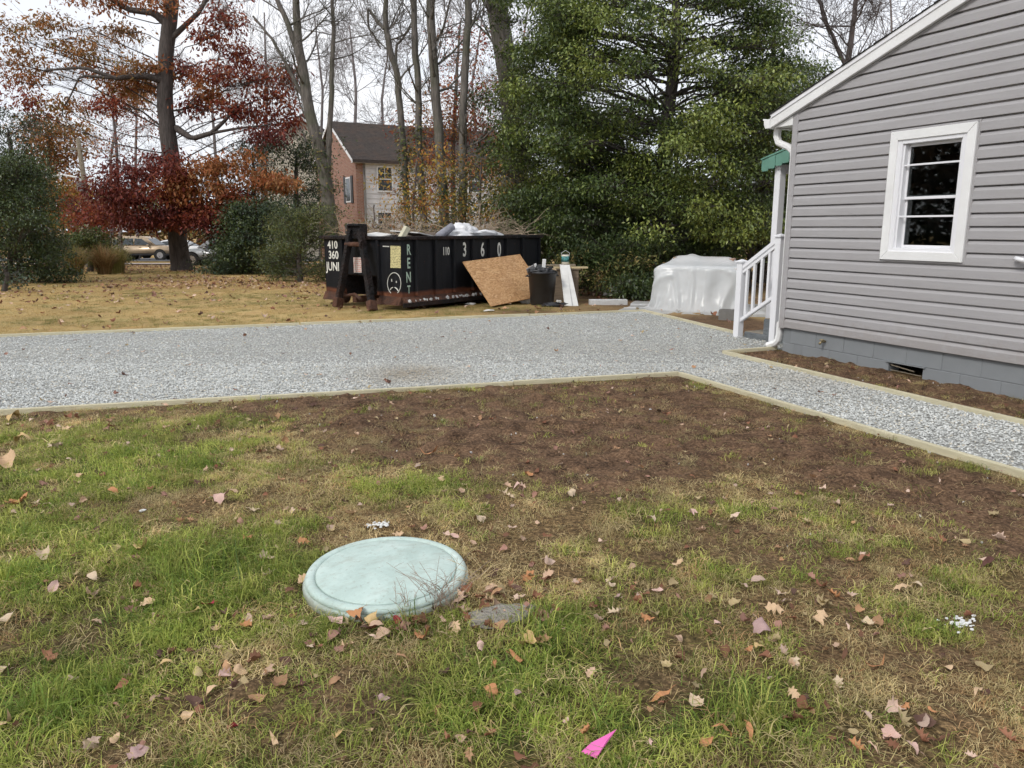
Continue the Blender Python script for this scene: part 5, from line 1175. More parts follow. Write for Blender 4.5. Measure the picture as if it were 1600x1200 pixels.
# ---- the big oak on the far lawn
OY = 35.5
oak_tr = ptrunk([(285, 424, 30), (280, 370, 27), (276, 300, 26), (268, 220, 24), (263, 150, 22), (266, 70, 21), (272, 20, 20), (276, -60, 17), (268, -140, 11)], OY)
ock = [(25, 65, 42, 32, 'B'), (15, 125, 45, 30, 'O'), (60, 105, 40, 28, 'B'), (105, 60, 35, 25, 'B'), (140, 88, 38, 26, 'B'), (165, 118, 35, 20, 'O'), (215, 105, 25, 18, 'B'), (45, 165, 40, 24, 'R'), (100, 165, 35, 12, 'B'), (185, 50, 30, 16, 'B'), (75, 35, 40, 16, 'B'), (-40, 90, 50, 40, 'O'), (-30, 20, 60, 40, 'B'), (170, 165, 28, 12, 'R'),
       (180, 0, 50, 10, 'O'), (255, 2, 40, 14, 'O'), (120, -15, 60, 20, 'O'), (330, -20, 70, 25, 'R'), (215, -40, 70, 30, 'B'), (300, -70, 90, 30, 'R'), (250, 108, 20, 12, 'O'), (235, 130, 25, 12, 'O'), (200, 140, 26, 12, 'B'),
       (330, 55, 34, 30, 'R'), (372, 88, 36, 28, 'R'), (345, 115, 30, 20, 'R'), (402, 122, 42, 22, 'R'), (432, 152, 32, 22, 'R'), (440, 190, 34, 18, 'R'), (308, 165, 24, 16, 'R'), (365, 165, 30, 18, 'R'), (418, 212, 34, 12, 'M'), (290, 110, 22, 18, 'R'), (355, 30, 22, 16, 'R'), (395, 178, 28, 14, 'R'), (450, 120, 18, 18, 'R'), (325, 140, 20, 14, 'O'),
       (198, 262, 48, 20, 'M'), (250, 248, 44, 16, 'M'), (165, 288, 28, 16, 'M'), (232, 292, 56, 20, 'R'), (320, 264, 42, 20, 'O'), (378, 258, 42, 20, 'O'), (408, 284, 32, 16, 'O'), (436, 286, 16, 12, 'O'), (300, 308, 50, 20, 'O'), (366, 312, 34, 14, 'R'), (186, 328, 62, 18, 'R'), (268, 342, 56, 16, 'M'), (330, 352, 36, 14, 'M'), (240, 356, 46, 12, 'M'), (160, 345, 40, 12, 'R'), (290, 282, 40, 14, 'R'), (345, 290, 30, 14, 'O'), (205, 308, 40, 14, 'M'), (320, 330, 40, 14, 'R'), (350, 372, 26, 10, 'M')]
ock += [(272, 262, 26, 14, 'M'), (292, 288, 30, 14, 'O'), (262, 300, 30, 14, 'R'), (290, 325, 34, 14, 'M'), (265, 335, 30, 12, 'M'), (300, 350, 30, 10, 'R'), (225, 275, 40, 14, 'M'), (180, 310, 40, 14, 'M'), (345, 262, 30, 12, 'O'), (210, 345, 50, 12, 'M')]
oc = [cl(a, b, c_ * .95, d, OY - (1.9 if b > 235 else 0), 1.7, e, (15 if (a < 260 and b < 200) else 20), 34, .28, .2, .6, .5) for (a, b, c_, d, e) in [(a, b - (8 if b > 335 else 0), c_, d, e) for (a, b, c_, d, e) in ock]]
def P4(px, py, w, Y): q = atY(px, py, Y); return [q.x, q.y, q.z, w * .5 * Y / FOC]
ox = [[P4(264, 128, 14, OY), P4(225, 118, 9, OY - .5), P4(180, 122, 7, OY - 1), P4(130, 105, 5, OY - 1.2), P4(70, 110, 3, OY - 1)], [P4(275, 200, 11, OY), P4(300, 217, 8, OY - .4), P4(330, 208, 7, OY - .8), P4(350, 190, 5, OY - 1), P4(372, 165, 4, OY - 1)], [P4(330, 208, 5, OY - .8), P4(375, 200, 3.5, OY - 1.2), P4(420, 195, 2, OY - 1.4)],
      [P4(264, 40, 13, OY), P4(240, 20, 10, OY), P4(200, 15, 8, OY), P4(160, -10, 6, OY)], [P4(268, 60, 9, OY), P4(310, 20, 7, OY), P4(340, -30, 5, OY)], [P4(180, 122, 5, OY - 1), P4(125, 118, 3.5, OY - 1.3), P4(110, 150, 2.5, OY - 1.3), P4(95, 175, 1.6, OY - 1.4), P4(115, 205, 1, OY - 1.4)]]
make_tree('oak_tree', 'large oak with rust-red and maroon leaves standing on the golden lawn', 'tree', oak_tr, oc, M_['bark_dark'], M_['leaf'], 2, 14, .026, .012, extra=ox, wr=.42)

# ---- evergreens behind the plastic sheet
def tier_clumps(px, half, py0, py1, Y, dY, count, pal, seed, prof, L=.1, n=12, m=34, s=.3, lo=.25):
    r = random.Random(seed); out = []
    for k in range(count):
        t = (k + r.random()) / count; py = py0 + (py1 - py0) * t; w = half * prof(t) * r.uniform(.78, 1.22)
        u = r.uniform(-1, 1); u = math.copysign(abs(u) ** .7, u); x = px + u * w
        dep = Y + r.uniform(-1, .8) * dY * math.sqrt(max(.05, 1 - u * u))
        k_ = dep / Y
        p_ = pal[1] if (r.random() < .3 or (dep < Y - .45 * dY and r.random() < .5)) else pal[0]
        out.append(cl(x, py + abs(u) * 10, 34 * (.7 + .6 * r.random()), 13 * (.7 + .6 * r.random()), dep, .7, p_, int(n * 1.25), int(m * .8), s * .66, L, .5, .55))
    return out
PR = lambda t: .55 + .45 * min(1, t * 2.2) if t < .85 else 1.0
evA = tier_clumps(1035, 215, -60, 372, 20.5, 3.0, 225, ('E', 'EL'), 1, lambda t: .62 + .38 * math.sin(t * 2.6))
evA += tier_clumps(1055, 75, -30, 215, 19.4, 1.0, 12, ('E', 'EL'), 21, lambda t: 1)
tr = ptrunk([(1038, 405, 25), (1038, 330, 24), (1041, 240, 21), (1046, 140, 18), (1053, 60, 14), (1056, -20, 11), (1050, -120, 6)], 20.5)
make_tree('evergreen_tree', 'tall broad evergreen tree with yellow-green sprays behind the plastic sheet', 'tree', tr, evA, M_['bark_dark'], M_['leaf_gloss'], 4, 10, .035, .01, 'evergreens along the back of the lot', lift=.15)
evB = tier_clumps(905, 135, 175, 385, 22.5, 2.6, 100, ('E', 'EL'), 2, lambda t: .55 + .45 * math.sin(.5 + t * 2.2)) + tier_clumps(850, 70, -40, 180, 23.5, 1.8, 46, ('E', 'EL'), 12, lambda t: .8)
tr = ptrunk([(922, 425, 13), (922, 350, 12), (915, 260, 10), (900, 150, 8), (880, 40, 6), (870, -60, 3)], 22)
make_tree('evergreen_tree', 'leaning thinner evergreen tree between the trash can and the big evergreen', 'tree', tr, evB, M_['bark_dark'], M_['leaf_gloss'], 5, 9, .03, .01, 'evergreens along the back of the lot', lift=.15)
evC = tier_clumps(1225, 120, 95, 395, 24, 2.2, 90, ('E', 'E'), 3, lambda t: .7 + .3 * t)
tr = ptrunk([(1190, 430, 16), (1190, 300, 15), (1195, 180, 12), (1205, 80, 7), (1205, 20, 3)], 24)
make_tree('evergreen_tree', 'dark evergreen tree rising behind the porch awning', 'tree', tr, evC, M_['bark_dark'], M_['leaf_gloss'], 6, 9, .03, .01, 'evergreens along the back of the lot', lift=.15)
def shrub(name, label, cat, px, half, py0, py1, Y, dY, count, pal, seed, prof, L=.09, n=11, m=30, s=.24, mt='leaf_gloss', flat=None, wr=.5, group=None, gpy=None, droop=None):
    cs = tier_clumps(px, half, py0, py1, Y, dY, count, pal, seed, prof, L, n, m, s)
    for c in cs:
        if flat: c['flat'] = flat
        if droop is not None: c['droop'] = droop
    q = at(px, gpy) if gpy else None
    tr = ptrunk([(px, py1 + 15, 9), (px, (py0 + py1) / 2, 6), (px, py0 + (py1 - py0) * .3, 3)], Y)
    return make_tree(name, label, cat, tr, cs, M_['bark_dark'], M_[mt], seed, 7, .02, .007, group, wr=wr, lift=.5)
shrub('evergreen_shrub', 'dense dark shrub layer under the big evergreen, behind the white bag', 'shrub', 1000, 130, 330, 420, 19.5, 1.5, 46, ('D', 'E'), 31, lambda t: 1, group='understory at the back of the lot')
shrub('evergreen_shrub', 'dark bushy undergrowth between the plastic sheet and the porch', 'shrub', 1170, 130, 300, 415, 21.5, 1.5, 62, ('D', 'E'), 32, lambda t: 1, group='understory at the back of the lot')
shrub('yellowing_shrub', 'yellowing leafy shrub behind the work bench', 'shrub', 950, 60, 372, 440, 18.3, .8, 22, ('D', 'U'), 33, lambda t: 1, mt='leaf', group='understory at the back of the lot')
shrub('pinkish_shrub', 'low shrub with pale pinkish leaves beside the plastic sheet', 'shrub', 992, 22, 425, 462, 17.2, .5, 10, ('D', 'D'), 34, lambda t: 1, group='understory at the back of the lot')
shrub('evergreen_shrub', 'dark bush directly behind the far end of the dumpster', 'shrub', 850, 75, 290, 400, 20.5, 1.2, 44, ('D', 'E'), 35, lambda t: .7 + .3 * t, group='understory at the back of the lot')
# woods wall further back on that side
shrub('dark_thicket', 'dark evergreen thicket far behind the evergreens', 'thicket', 1060, 330, 120, 380, 31, 2.0, 120, ('D', 'DB'), 36, lambda t: 1, L=.16, s=.5, m=26)

# ---- left side greenery
shrub('evergreen_shrub', 'tall dark green evergreen at the left edge of the lawn', 'shrub', 18, 92, 240, 446, 24.5, 2.2, 125, ('D', 'D'), 41, lambda t: .3 + .7 * t, s=.26)
shrub('holly_shrub', 'sparse blue-green holly top above the left evergreen', 'shrub', 15, 60, 165, 290, 27, 1.5, 32, ('DB', 'D'), 42, lambda t: .8, n=8, m=20)
shrub('weeping_shrub', 'low bare-twigged shrub with pale leaves at the left frame edge', 'shrub', 8, 26, 405, 445, 20, .6, 7, ('DB', 'D'), 43, lambda t: 1, n=6, m=12, s=.2)
shrub('cedar_bush', 'dark spreading cedar bush between the oak and dumpster', 'shrub', 412, 72, 312, 430, 31, 1.8, 66, ('D', 'DB'), 44, lambda t: .5 + .5 * t, L=.12, s=.3, flat=.7)
shrub('cedar_bush', 'dark bluish low bush right of the silver car', 'shrub', 372, 34, 352, 424, 33, 1.2, 24, ('DB', 'D'), 48, lambda t: .7 + .3 * t, L=.11, s=.3)
shrub('cypress_bush', 'feathery yellow-green cypress bush left of the dumpster', 'shrub', 470, 55, 320, 432, 25, 1.3, 52, ('C', 'D'), 45, lambda t: .5 + .5 * t, L=.11, s=.22, wr=.22, droop=.0)
shrub('holly_tree', 'open dark-leaved holly with pale house wall showing through', 'tree', 462, 70, 205, 335, 37, 1.6, 52, ('DB', 'D'), 46, lambda t: .55 + .45 * t, L=.13, n=9, m=18, s=.34)
shrub('holly_shrub', 'dark holly leaves under the oak boughs beside the silver car', 'shrub', 395, 40, 215, 330, 39, 1.2, 30, ('DB', 'D'), 49, lambda t: .6 + .4 * t, L=.13, n=9, m=18, s=.34)
shrub('rounded_shrub', 'rounded green shrub behind the ornamental grass', 'shrub', 140, 42, 360, 402, 34, 1.0, 22, ('E', 'C'), 47, lambda t: .6 + .4 * t, L=.11)

# ornamental grass clumps
def fountain(name, label, px, py, hpx, spread, Y, cols, n_, seed, plume=False):
    r = np.random.RandomState(seed); q = atY(px, py, Y); base = np.array([q.x, q.y, gz(q.x, q.y)]); H = hpx * Y / FOC
    root = empty(name, base, 0, label, 'ornamental grass'); polys = []; V = []; F = []; Cc = []; o = 0
    for k in range(n_):
        a = r.uniform(0, 6.283); d = np.array([math.cos(a), math.sin(a), 0]); h = H * r.uniform(.6, 1.1); le = spread * r.uniform(.1, 1); p0 = d * r.uniform(0, .25) + np.array([0, 0, -.02])
        t = np.linspace(0, 1, 5)[:, None]; pts = p0 + d * h * le * t ** 1.8 + np.array([0, 0, 1]) * h * (t - .45 * le * t ** 3); s = np.array([-d[1], d[0], 0]); w = .012 * (1.1 - t)
        v = np.concatenate([pts - s * w, pts + s * w]); V.append(v); F.append(np.array([[j, j + 1, 6 + j, 5 + j] for j in range(4)]) + o); o += 10; Cc.append(np.repeat([np.array(cols[r.randint(len(cols))]) * r.uniform(.7, 1.2)], 10, 0))
    link('blades', np_mesh('blades', np.concatenate(V), np.concatenate(F), np.concatenate(Cc)), M_['leaf'], root)
    if plume:
        P = []; 
        for k in range(22):
            b = np.array([r.normal(0, .45), r.normal(0, .3), H * r.uniform(.9, 1.3)]); polys.append((np.stack([b * np.array([.5, .5, 0]), b]), [.006, .004], 3))
            z = r.uniform(-.16, .16, 40); P.append(b + np.stack([r.normal(0, .025, 40), r.normal(0, .025, 40), z], 1))
        P = np.concatenate(P); k = len(P); v, f, c_ = leaf_cloud(P, r.normal(0, .5, (k, 3)) + np.array([0, 0, .6]), r.normal(0, 1, (k, 3)), np.full(k, .07), np.full(k, .03), np.repeat([[.55, .48, .38]], k, 0))
        link('plumes', np_mesh('plumes', v, f, c_), M_['leaf'], root)
    return root
TAN = [(.34, .2, .09), (.26, .15, .07), (.4, .28, .13), (.22, .17, .06)]; OLV = [(.3, .27, .08), (.22, .21, .06), (.36, .3, .12)]
fountain('ornamental_grass', 'rust-brown clump of ornamental grass near the tan car', 163, 421, 50, .8, 31, TAN, 900, 1)
fountain('ornamental_grass', 'olive clump of ornamental grass beside the left evergreen', 118, 425, 52, .9, 30, OLV + TAN, 700, 2)
fountain('ornamental_grass', 'pale green clump of ornamental grass next to the parked tan car', 184, 416, 48, .6, 32, OLV, 500, 3)
fountain('plumed_grass', 'tall grass with cream plumes behind the rounded shrub', 148, 402, 50, .5, 36, TAN, 300, 4, True)

# ---- bare trees
def ramify(polys, p, d, L, rad, depth, r, up=.12, spread=.65, kids=(3, 5), wig=.12, seg=5, rmin=.004):
    pts = [p]; q = p.copy(); dd = d.copy()
    for k in range(seg):
        dd = dd + r.normal(0, wig, 3) + np.array([0, 0, up]); dd /= np.linalg.norm(dd); q = q + dd * L / seg; pts.append(q)
    pts = np.array(pts); polys.append((pts, np.linspace(rad, max(rmin, rad * .45), seg + 1), 5 if rad > .05 else 3))
    if depth <= 0: return
    for k in range(r.randint(kids[0], kids[1] + 1)):
        t = r.uniform(.25, 1.0); i = min(seg, int(t * seg)); b = pts[i]; tn = pts[i] - pts[max(0, i - 1)]; tn /= np.linalg.norm(tn) + 1e-9
        e = r.normal(0, 1, 3); e -= tn * e.dot(tn); e /= np.linalg.norm(e) + 1e-9; nd = tn * (1 - spread * .5) + e * spread; nd /= np.linalg.norm(nd)
        ramify(polys, b, nd, L * r.uniform(.5, .72), max(rmin, rad * .42), depth - 1, r, up, spread, kids, wig, max(3, seg - 1), rmin)
def bare_tree(name, label, stems, bark, seed, Y, tips=10, Lb=2.2, depth=2, group=None, from_t=.35, ivy=None, rmin=.005, twigs=None):
    r = np.random.RandomState(seed); root = None; polys = []; base = None; IV = []
    for st in stems:
        T = np.array(ptrunk(st, Y, ground=False)); 
        if base is None:
            T[0, 2] = gz(T[0, 0], T[0, 1]) - .05; base = T[0, :3].copy(); root = empty(name, base, 0, label, 'tree', group)
        k = len(T) * 4; ti = np.linspace(0, len(T) - 1, k); TP = np.stack([np.interp(ti, np.arange(len(T)), T[:, q]) for q in range(4)], 1); TP[:, :2] += np.cumsum(r.normal(0, .015, (k, 2)), 0)
        polys.append((TP[:, :3] - base, TP[:, 3], 10))
        for j in range(tips):
            t = r.uniform(from_t, 1); i = int(t * (k - 1)); a = r.uniform(0, 6.283); d = np.array([math.cos(a), math.sin(a) * .8, r.uniform(.15, .9)]); d /= np.linalg.norm(d)
            ramify(polys, TP[i, :3] - base, d, Lb * r.uniform(.6, 1.2), max(rmin, min(.05, TP[i, 3] * r.uniform(.22, .42))), depth, r, rmin=rmin)
        if ivy and st is stems[0]:
            hi = ivy; kk = 900; zz = r.uniform(0, 1, kk) ** 1.3 * hi; zz = np.clip(zz, 0, 1); idx = (zz * (k - 1)).astype(int); a = r.uniform(0, 6.283, kk); rr = TP[idx, 3] + r.uniform(.0, .12, kk)
            P = TP[idx, :3] + np.stack([np.cos(a) * rr, np.sin(a) * rr, r.normal(0, .15, kk)], 1) - base; IV.append(leaf_cloud(P, np.stack([np.cos(a), np.sin(a), r.normal(-.6, .4, kk)], 1), np.stack([np.cos(a), np.sin(a), r.normal(.4, .4, kk)], 1), np.full(kk, .11), np.full(kk, .08), np.array(PALS['D'] + PALS['U'])[r.randint(0, 8, kk)]))
    v, f = tubes_mesh(polys); link('trunk', np_mesh('trunk', v, f), bark, root, True)
    for q in IV[:1]:
        vs = np.concatenate([z[0] for z in IV]); cs = np.concatenate([z[2] for z in IV]); o = 0; fs = []
        for z in IV: fs.append(z[1] + o); o += len(z[0])
        link('ivy_leaves', np_mesh('ivy', vs, np.concatenate(fs), cs), M_['leaf_gloss'], root)
    return root
GT = 'bare trunks behind the dumpster'
bare_tree('bare_tree', 'leaning bare double-stemmed tree in front of the cream house', [[(523, 405, 25), (508, 270, 19), (485, 170, 16), (468, 85, 14), (463, 20, 11), (460, -50, 8)], [(512, 290, 10), (515, 180, 8), (516, 100, 7), (519, 40, 6), (512, -40, 4)], [(468, 85, 9), (450, 40, 8), (430, -10, 6), (415, -60, 4)], [(485, 170, 6), (455, 115, 5), (425, 60, 4), (395, 25, 3)]], M_['bark_grey'], 51, 30, 7, 2.6, 3, GT, .3, .32)
bare_tree('bare_tree', 'crooked thin bare trunk standing nearest the white siding window', [[(640, 400, 11), (633, 300, 10), (627, 200, 10), (618, 120, 9), (605, 70, 9), (597, 40, 8), (597, -40, 6)], [(620, 130, 4), (620, 70, 4), (630, 60, 3), (650, 30, 2)], [(600, 45, 5), (575, 12, 4), (574, 45, 3), (590, 75, 2)]], M_['bark_grey'], 52, 24, 7, 1.6, 2, GT, .3, .35)
bare_tree('bare_tree', 'slim bare trunk second from the crooked one, wrapped in ivy', [[(666, 400, 13), (662, 300, 11), (653, 180, 10), (648, 90, 9), (645, 20, 9), (643, -60, 7)]], M_['bark_grey'], 53, 23.5, 9, 1.5, 2, GT, .35, .4)
bare_tree('bare_tree', 'straight brown trunk in the middle of the slender group', [[(700, 400, 17), (695, 320, 15), (688, 180, 14), (682, 90, 13), (679, 10, 12), (677, -60, 10)]], M_['bark_grey'], 54, 23, 9, 1.5, 2, GT, .35, .3)
bare_tree('bare_tree', 'slender trunk between the middle trunk and the thick one', [[(722, 400, 14), (724, 320, 13), (722, 200, 12), (727, 100, 11), (732, 0, 10), (734, -60, 8)]], M_['bark_grey'], 55, 22.5, 9, 1.5, 2, GT, .35, .3)
bare_tree('bare_tree', 'thick old trunk partly hidden by the leaning evergreen', [[(806, 400, 44), (802, 300, 37), (800, 200, 34), (796, 130, 32), (785, 50, 30), (776, -20, 30), (770, -80, 26)]], M_['bark_grey'], 56, 24.5, 6, 2.0, 2, GT, .5, .55)
bare_tree('bare_tree', 'bare grey tree showing above the house roof', [[(1335, 330, 14), (1330, 200, 12), (1325, 100, 9), (1335, 20, 7), (1345, -60, 4)], [(1325, 110, 6), (1290, 40, 5), (1275, -30, 3)]], M_['twig'], 57, 26, 16, 2.2, 3, None, .3)
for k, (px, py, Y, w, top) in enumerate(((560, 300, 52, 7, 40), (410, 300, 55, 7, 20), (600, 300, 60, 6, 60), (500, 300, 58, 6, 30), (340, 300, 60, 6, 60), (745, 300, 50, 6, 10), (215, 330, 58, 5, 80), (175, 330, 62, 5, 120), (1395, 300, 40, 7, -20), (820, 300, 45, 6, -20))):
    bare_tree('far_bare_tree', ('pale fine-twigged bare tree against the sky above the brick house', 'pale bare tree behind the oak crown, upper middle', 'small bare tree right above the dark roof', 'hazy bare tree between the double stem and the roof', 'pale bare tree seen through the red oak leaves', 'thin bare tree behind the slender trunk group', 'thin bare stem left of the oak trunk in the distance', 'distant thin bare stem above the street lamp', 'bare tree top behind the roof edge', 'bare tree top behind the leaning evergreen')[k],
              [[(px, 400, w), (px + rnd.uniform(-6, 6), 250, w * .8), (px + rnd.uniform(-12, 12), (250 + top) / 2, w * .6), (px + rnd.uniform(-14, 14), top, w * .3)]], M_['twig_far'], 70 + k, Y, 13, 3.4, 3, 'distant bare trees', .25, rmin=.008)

# ---- coloured trees between the trunks and beyond
def scat(px0, px1, py0, py1, count, Y, dY, pal, seed, n=9, m=14, s=.35, L=.12, rx=24, ry=16, droop=.4):
    r = random.Random(seed); return [cl(r.uniform(px0, px1), r.uniform(py0, py1), rx, ry, Y, dY, r.choice(pal), n, m, s, L, droop, .6) for _ in range(count)]
make_tree('red_maple', 'thin red-leaved tree glimpsed between the slender trunks', 'tree', ptrunk([(712, 400, 9), (708, 250, 7), (712, 120, 5), (720, 30, 2)], 33), scat(690, 775, 50, 215, 26, 33, 1.5, 'RRO', 3) + scat(640, 800, 165, 300, 30, 32, 1.5, 'RORB', 4), M_['bark_grey'], M_['leaf'], 81, 7, .02, .008, wr=.6)
make_tree('yellow_sapling', 'young tree with sparse golden leaves in front of the white siding', 'tree', ptrunk([(650, 400, 5), (640, 320, 4), (648, 240, 2.5)], 21), scat(590, 690, 235, 345, 20, 21, 1.0, 'YYO', 5, 7, 10, .2, .1, 17, 12), M_['twig'], M_['leaf'], 82, 6, .012, .005, wr=.55, group='saplings behind the dumpster')
make_tree('yellow_sapling', 'olive-gold sapling thicket right of the slender trunks', 'tree', ptrunk([(745, 400, 5), (750, 330, 4), (748, 250, 2.5)], 21.5), scat(690, 800, 245, 365, 24, 21.5, 1.2, 'YUUB', 6, 7, 11, .22, .1, 18, 12), M_['twig'], M_['leaf'], 83, 6, .012, .005, wr=.5, group='saplings behind the dumpster')
make_tree('brown_sapling', 'low brownish scrub right behind the dumpster rim', 'tree', ptrunk([(580, 400, 5), (585, 350, 3), (590, 320, 2)], 20), scat(560, 780, 330, 372, 24, 20.2, .8, 'UYBU', 7, 6, 11, .2, .08, 20, 9), M_['twig'], M_['leaf'], 84, 6, .012, .004, wr=.5, group='saplings behind the dumpster')
make_tree('orange_tree', 'distant orange-brown tree above the left evergreen', 'tree', ptrunk([(85, 400, 12), (80, 300, 9), (75, 200, 4)], 46), scat(40, 118, 190, 300, 36, 46, 2, 'OBB', 8, 10, 18, .5, .22), M_['bark_grey'], M_['leaf'], 85, 7, .04, .014)
make_tree('golden_shrub', 'small golden-yellow tree left of the street lamp pole', 'tree', ptrunk([(98, 400, 6), (98, 340, 4), (98, 300, 2)], 44), scat(78, 118, 290, 345, 20, 44, 1.2, 'YO', 9, 10, 18, .4, .18), M_['bark_grey'], M_['leaf'], 86, 7, .03, .012)
make_tree('russet_tree', 'thin russet tree far behind the oak trunk on the left', 'tree', ptrunk([(188, 400, 7), (182, 250, 5), (176, 140, 2)], 52), scat(150, 245, 120, 235, 26, 52, 2, 'RBO', 10, 8, 12, .5, .2), M_['twig_far'], M_['leaf'], 87, 7, .03, .012)
make_tree('red_shrub', 'reddish low tree behind the ornamental grass', 'tree', ptrunk([(135, 402, 5), (135, 370, 4), (138, 335, 2)], 40), scat(108, 180, 318, 368, 24, 40, 1.2, 'RRM', 11, 10, 16, .35, .15), M_['bark_grey'], M_['leaf'], 88, 7, .03, .01)
# far woods that close the view: one mass each
def woods(name, label, x0, x1, Y, h, pal, n_, seed, L=.5):
    r = np.random.RandomState(seed); x = r.uniform(x0, x1, n_); y = Y + r.uniform(-4, 4, n_); top = h * (.55 + .6 * fbm(x * .12, x * 0 + seed, seed, 4)); z = top * r.rand(n_) ** .8 + base_z(Y)
    pl = np.array(sum([PALS[k] for k in pal], [])); zone = (fbm(x * .1, z * .2, seed + 3) * len(pl) * 1.4).astype(int) % len(pl); c = pl[np.where(r.rand(n_) < .6, zone, r.randint(0, len(pl), n_))] * .8
    v, f, c_ = leaf_cloud(np.stack([x, y, z], 1), r.normal(0, 1, (n_, 3)), r.normal(0, 1, (n_, 3)), np.full(n_, L) * r.uniform(.6, 1.3, n_), np.full(n_, L * .6), c)
    return tag(link(name, np_mesh(name, v, f, c_), M_['leaf']), label, 'woods', kind='stuff')
PALS['W'] = [(.2, .16, .13), (.26, .19, .13), (.3, .2, .12), (.17, .15, .13)]
woods('distant_woods', 'hazy brown autumn woods beyond the street', -85, -5, 84, 7.5, ['W', 'W', 'B', 'U'], 26000, 91)
def reflection_woods():  # unseen woods, added so the window glass reflects something dark
    o = woods('reflection_woods', 'brown and green woods beside the lot, beyond the left frame edge', -10, 36, 0, 10, ['W', 'W', 'D'], 52000, 93, .4)
    o.rotation_euler = (0, 0, math.pi / 2); o.location = (-34, 0, .2); return o
reflection_woods()
woods('distant_thicket', 'dim brown woods behind the houses on the right', -5, 80, 66, 8, ['W', 'D', 'U', 'D'], 26000, 92)

# ================================================================== STREET, CARS, NEIGHBOURING HOUSES
def strip(name, label, x0, x1, y0, y1, dz, mt):
    nx_ = 60; xs = np.linspace(x0, x1, nx_); ys = np.linspace(y0, y1, 12); Xs, Ys = np.meshgrid(xs, ys); Zs = TZ(Xs, Ys) * 0 + base_z(Ys) + dz
    i = (np.arange(11)[:, None] * nx_ + np.arange(nx_ - 1)[None, :]).ravel(); me = np_mesh(name, np.stack([Xs.ravel(), Ys.ravel(), Zs.ravel()], 1), np.stack([i, i + 1, i + nx_ + 1, i + nx_], 1))
    return tag(link(name, me, mt), label, name.split('_')[-1], kind='structure')
strip('street_pavement', 'pale concrete sidewalk beyond the oak', -70, -4, 44.6, 46.4, .05, mat('pale_concrete', (.5, .44, .41), .9, .12, 1.5, dirt=(.4, .2, .14), dirt_amt=.4))
strip('street_road', 'grey asphalt street with parked cars', -90, 0, 52.5, 62, .04, mat('asphalt', (.12, .12, .125), .9, .2, 4))
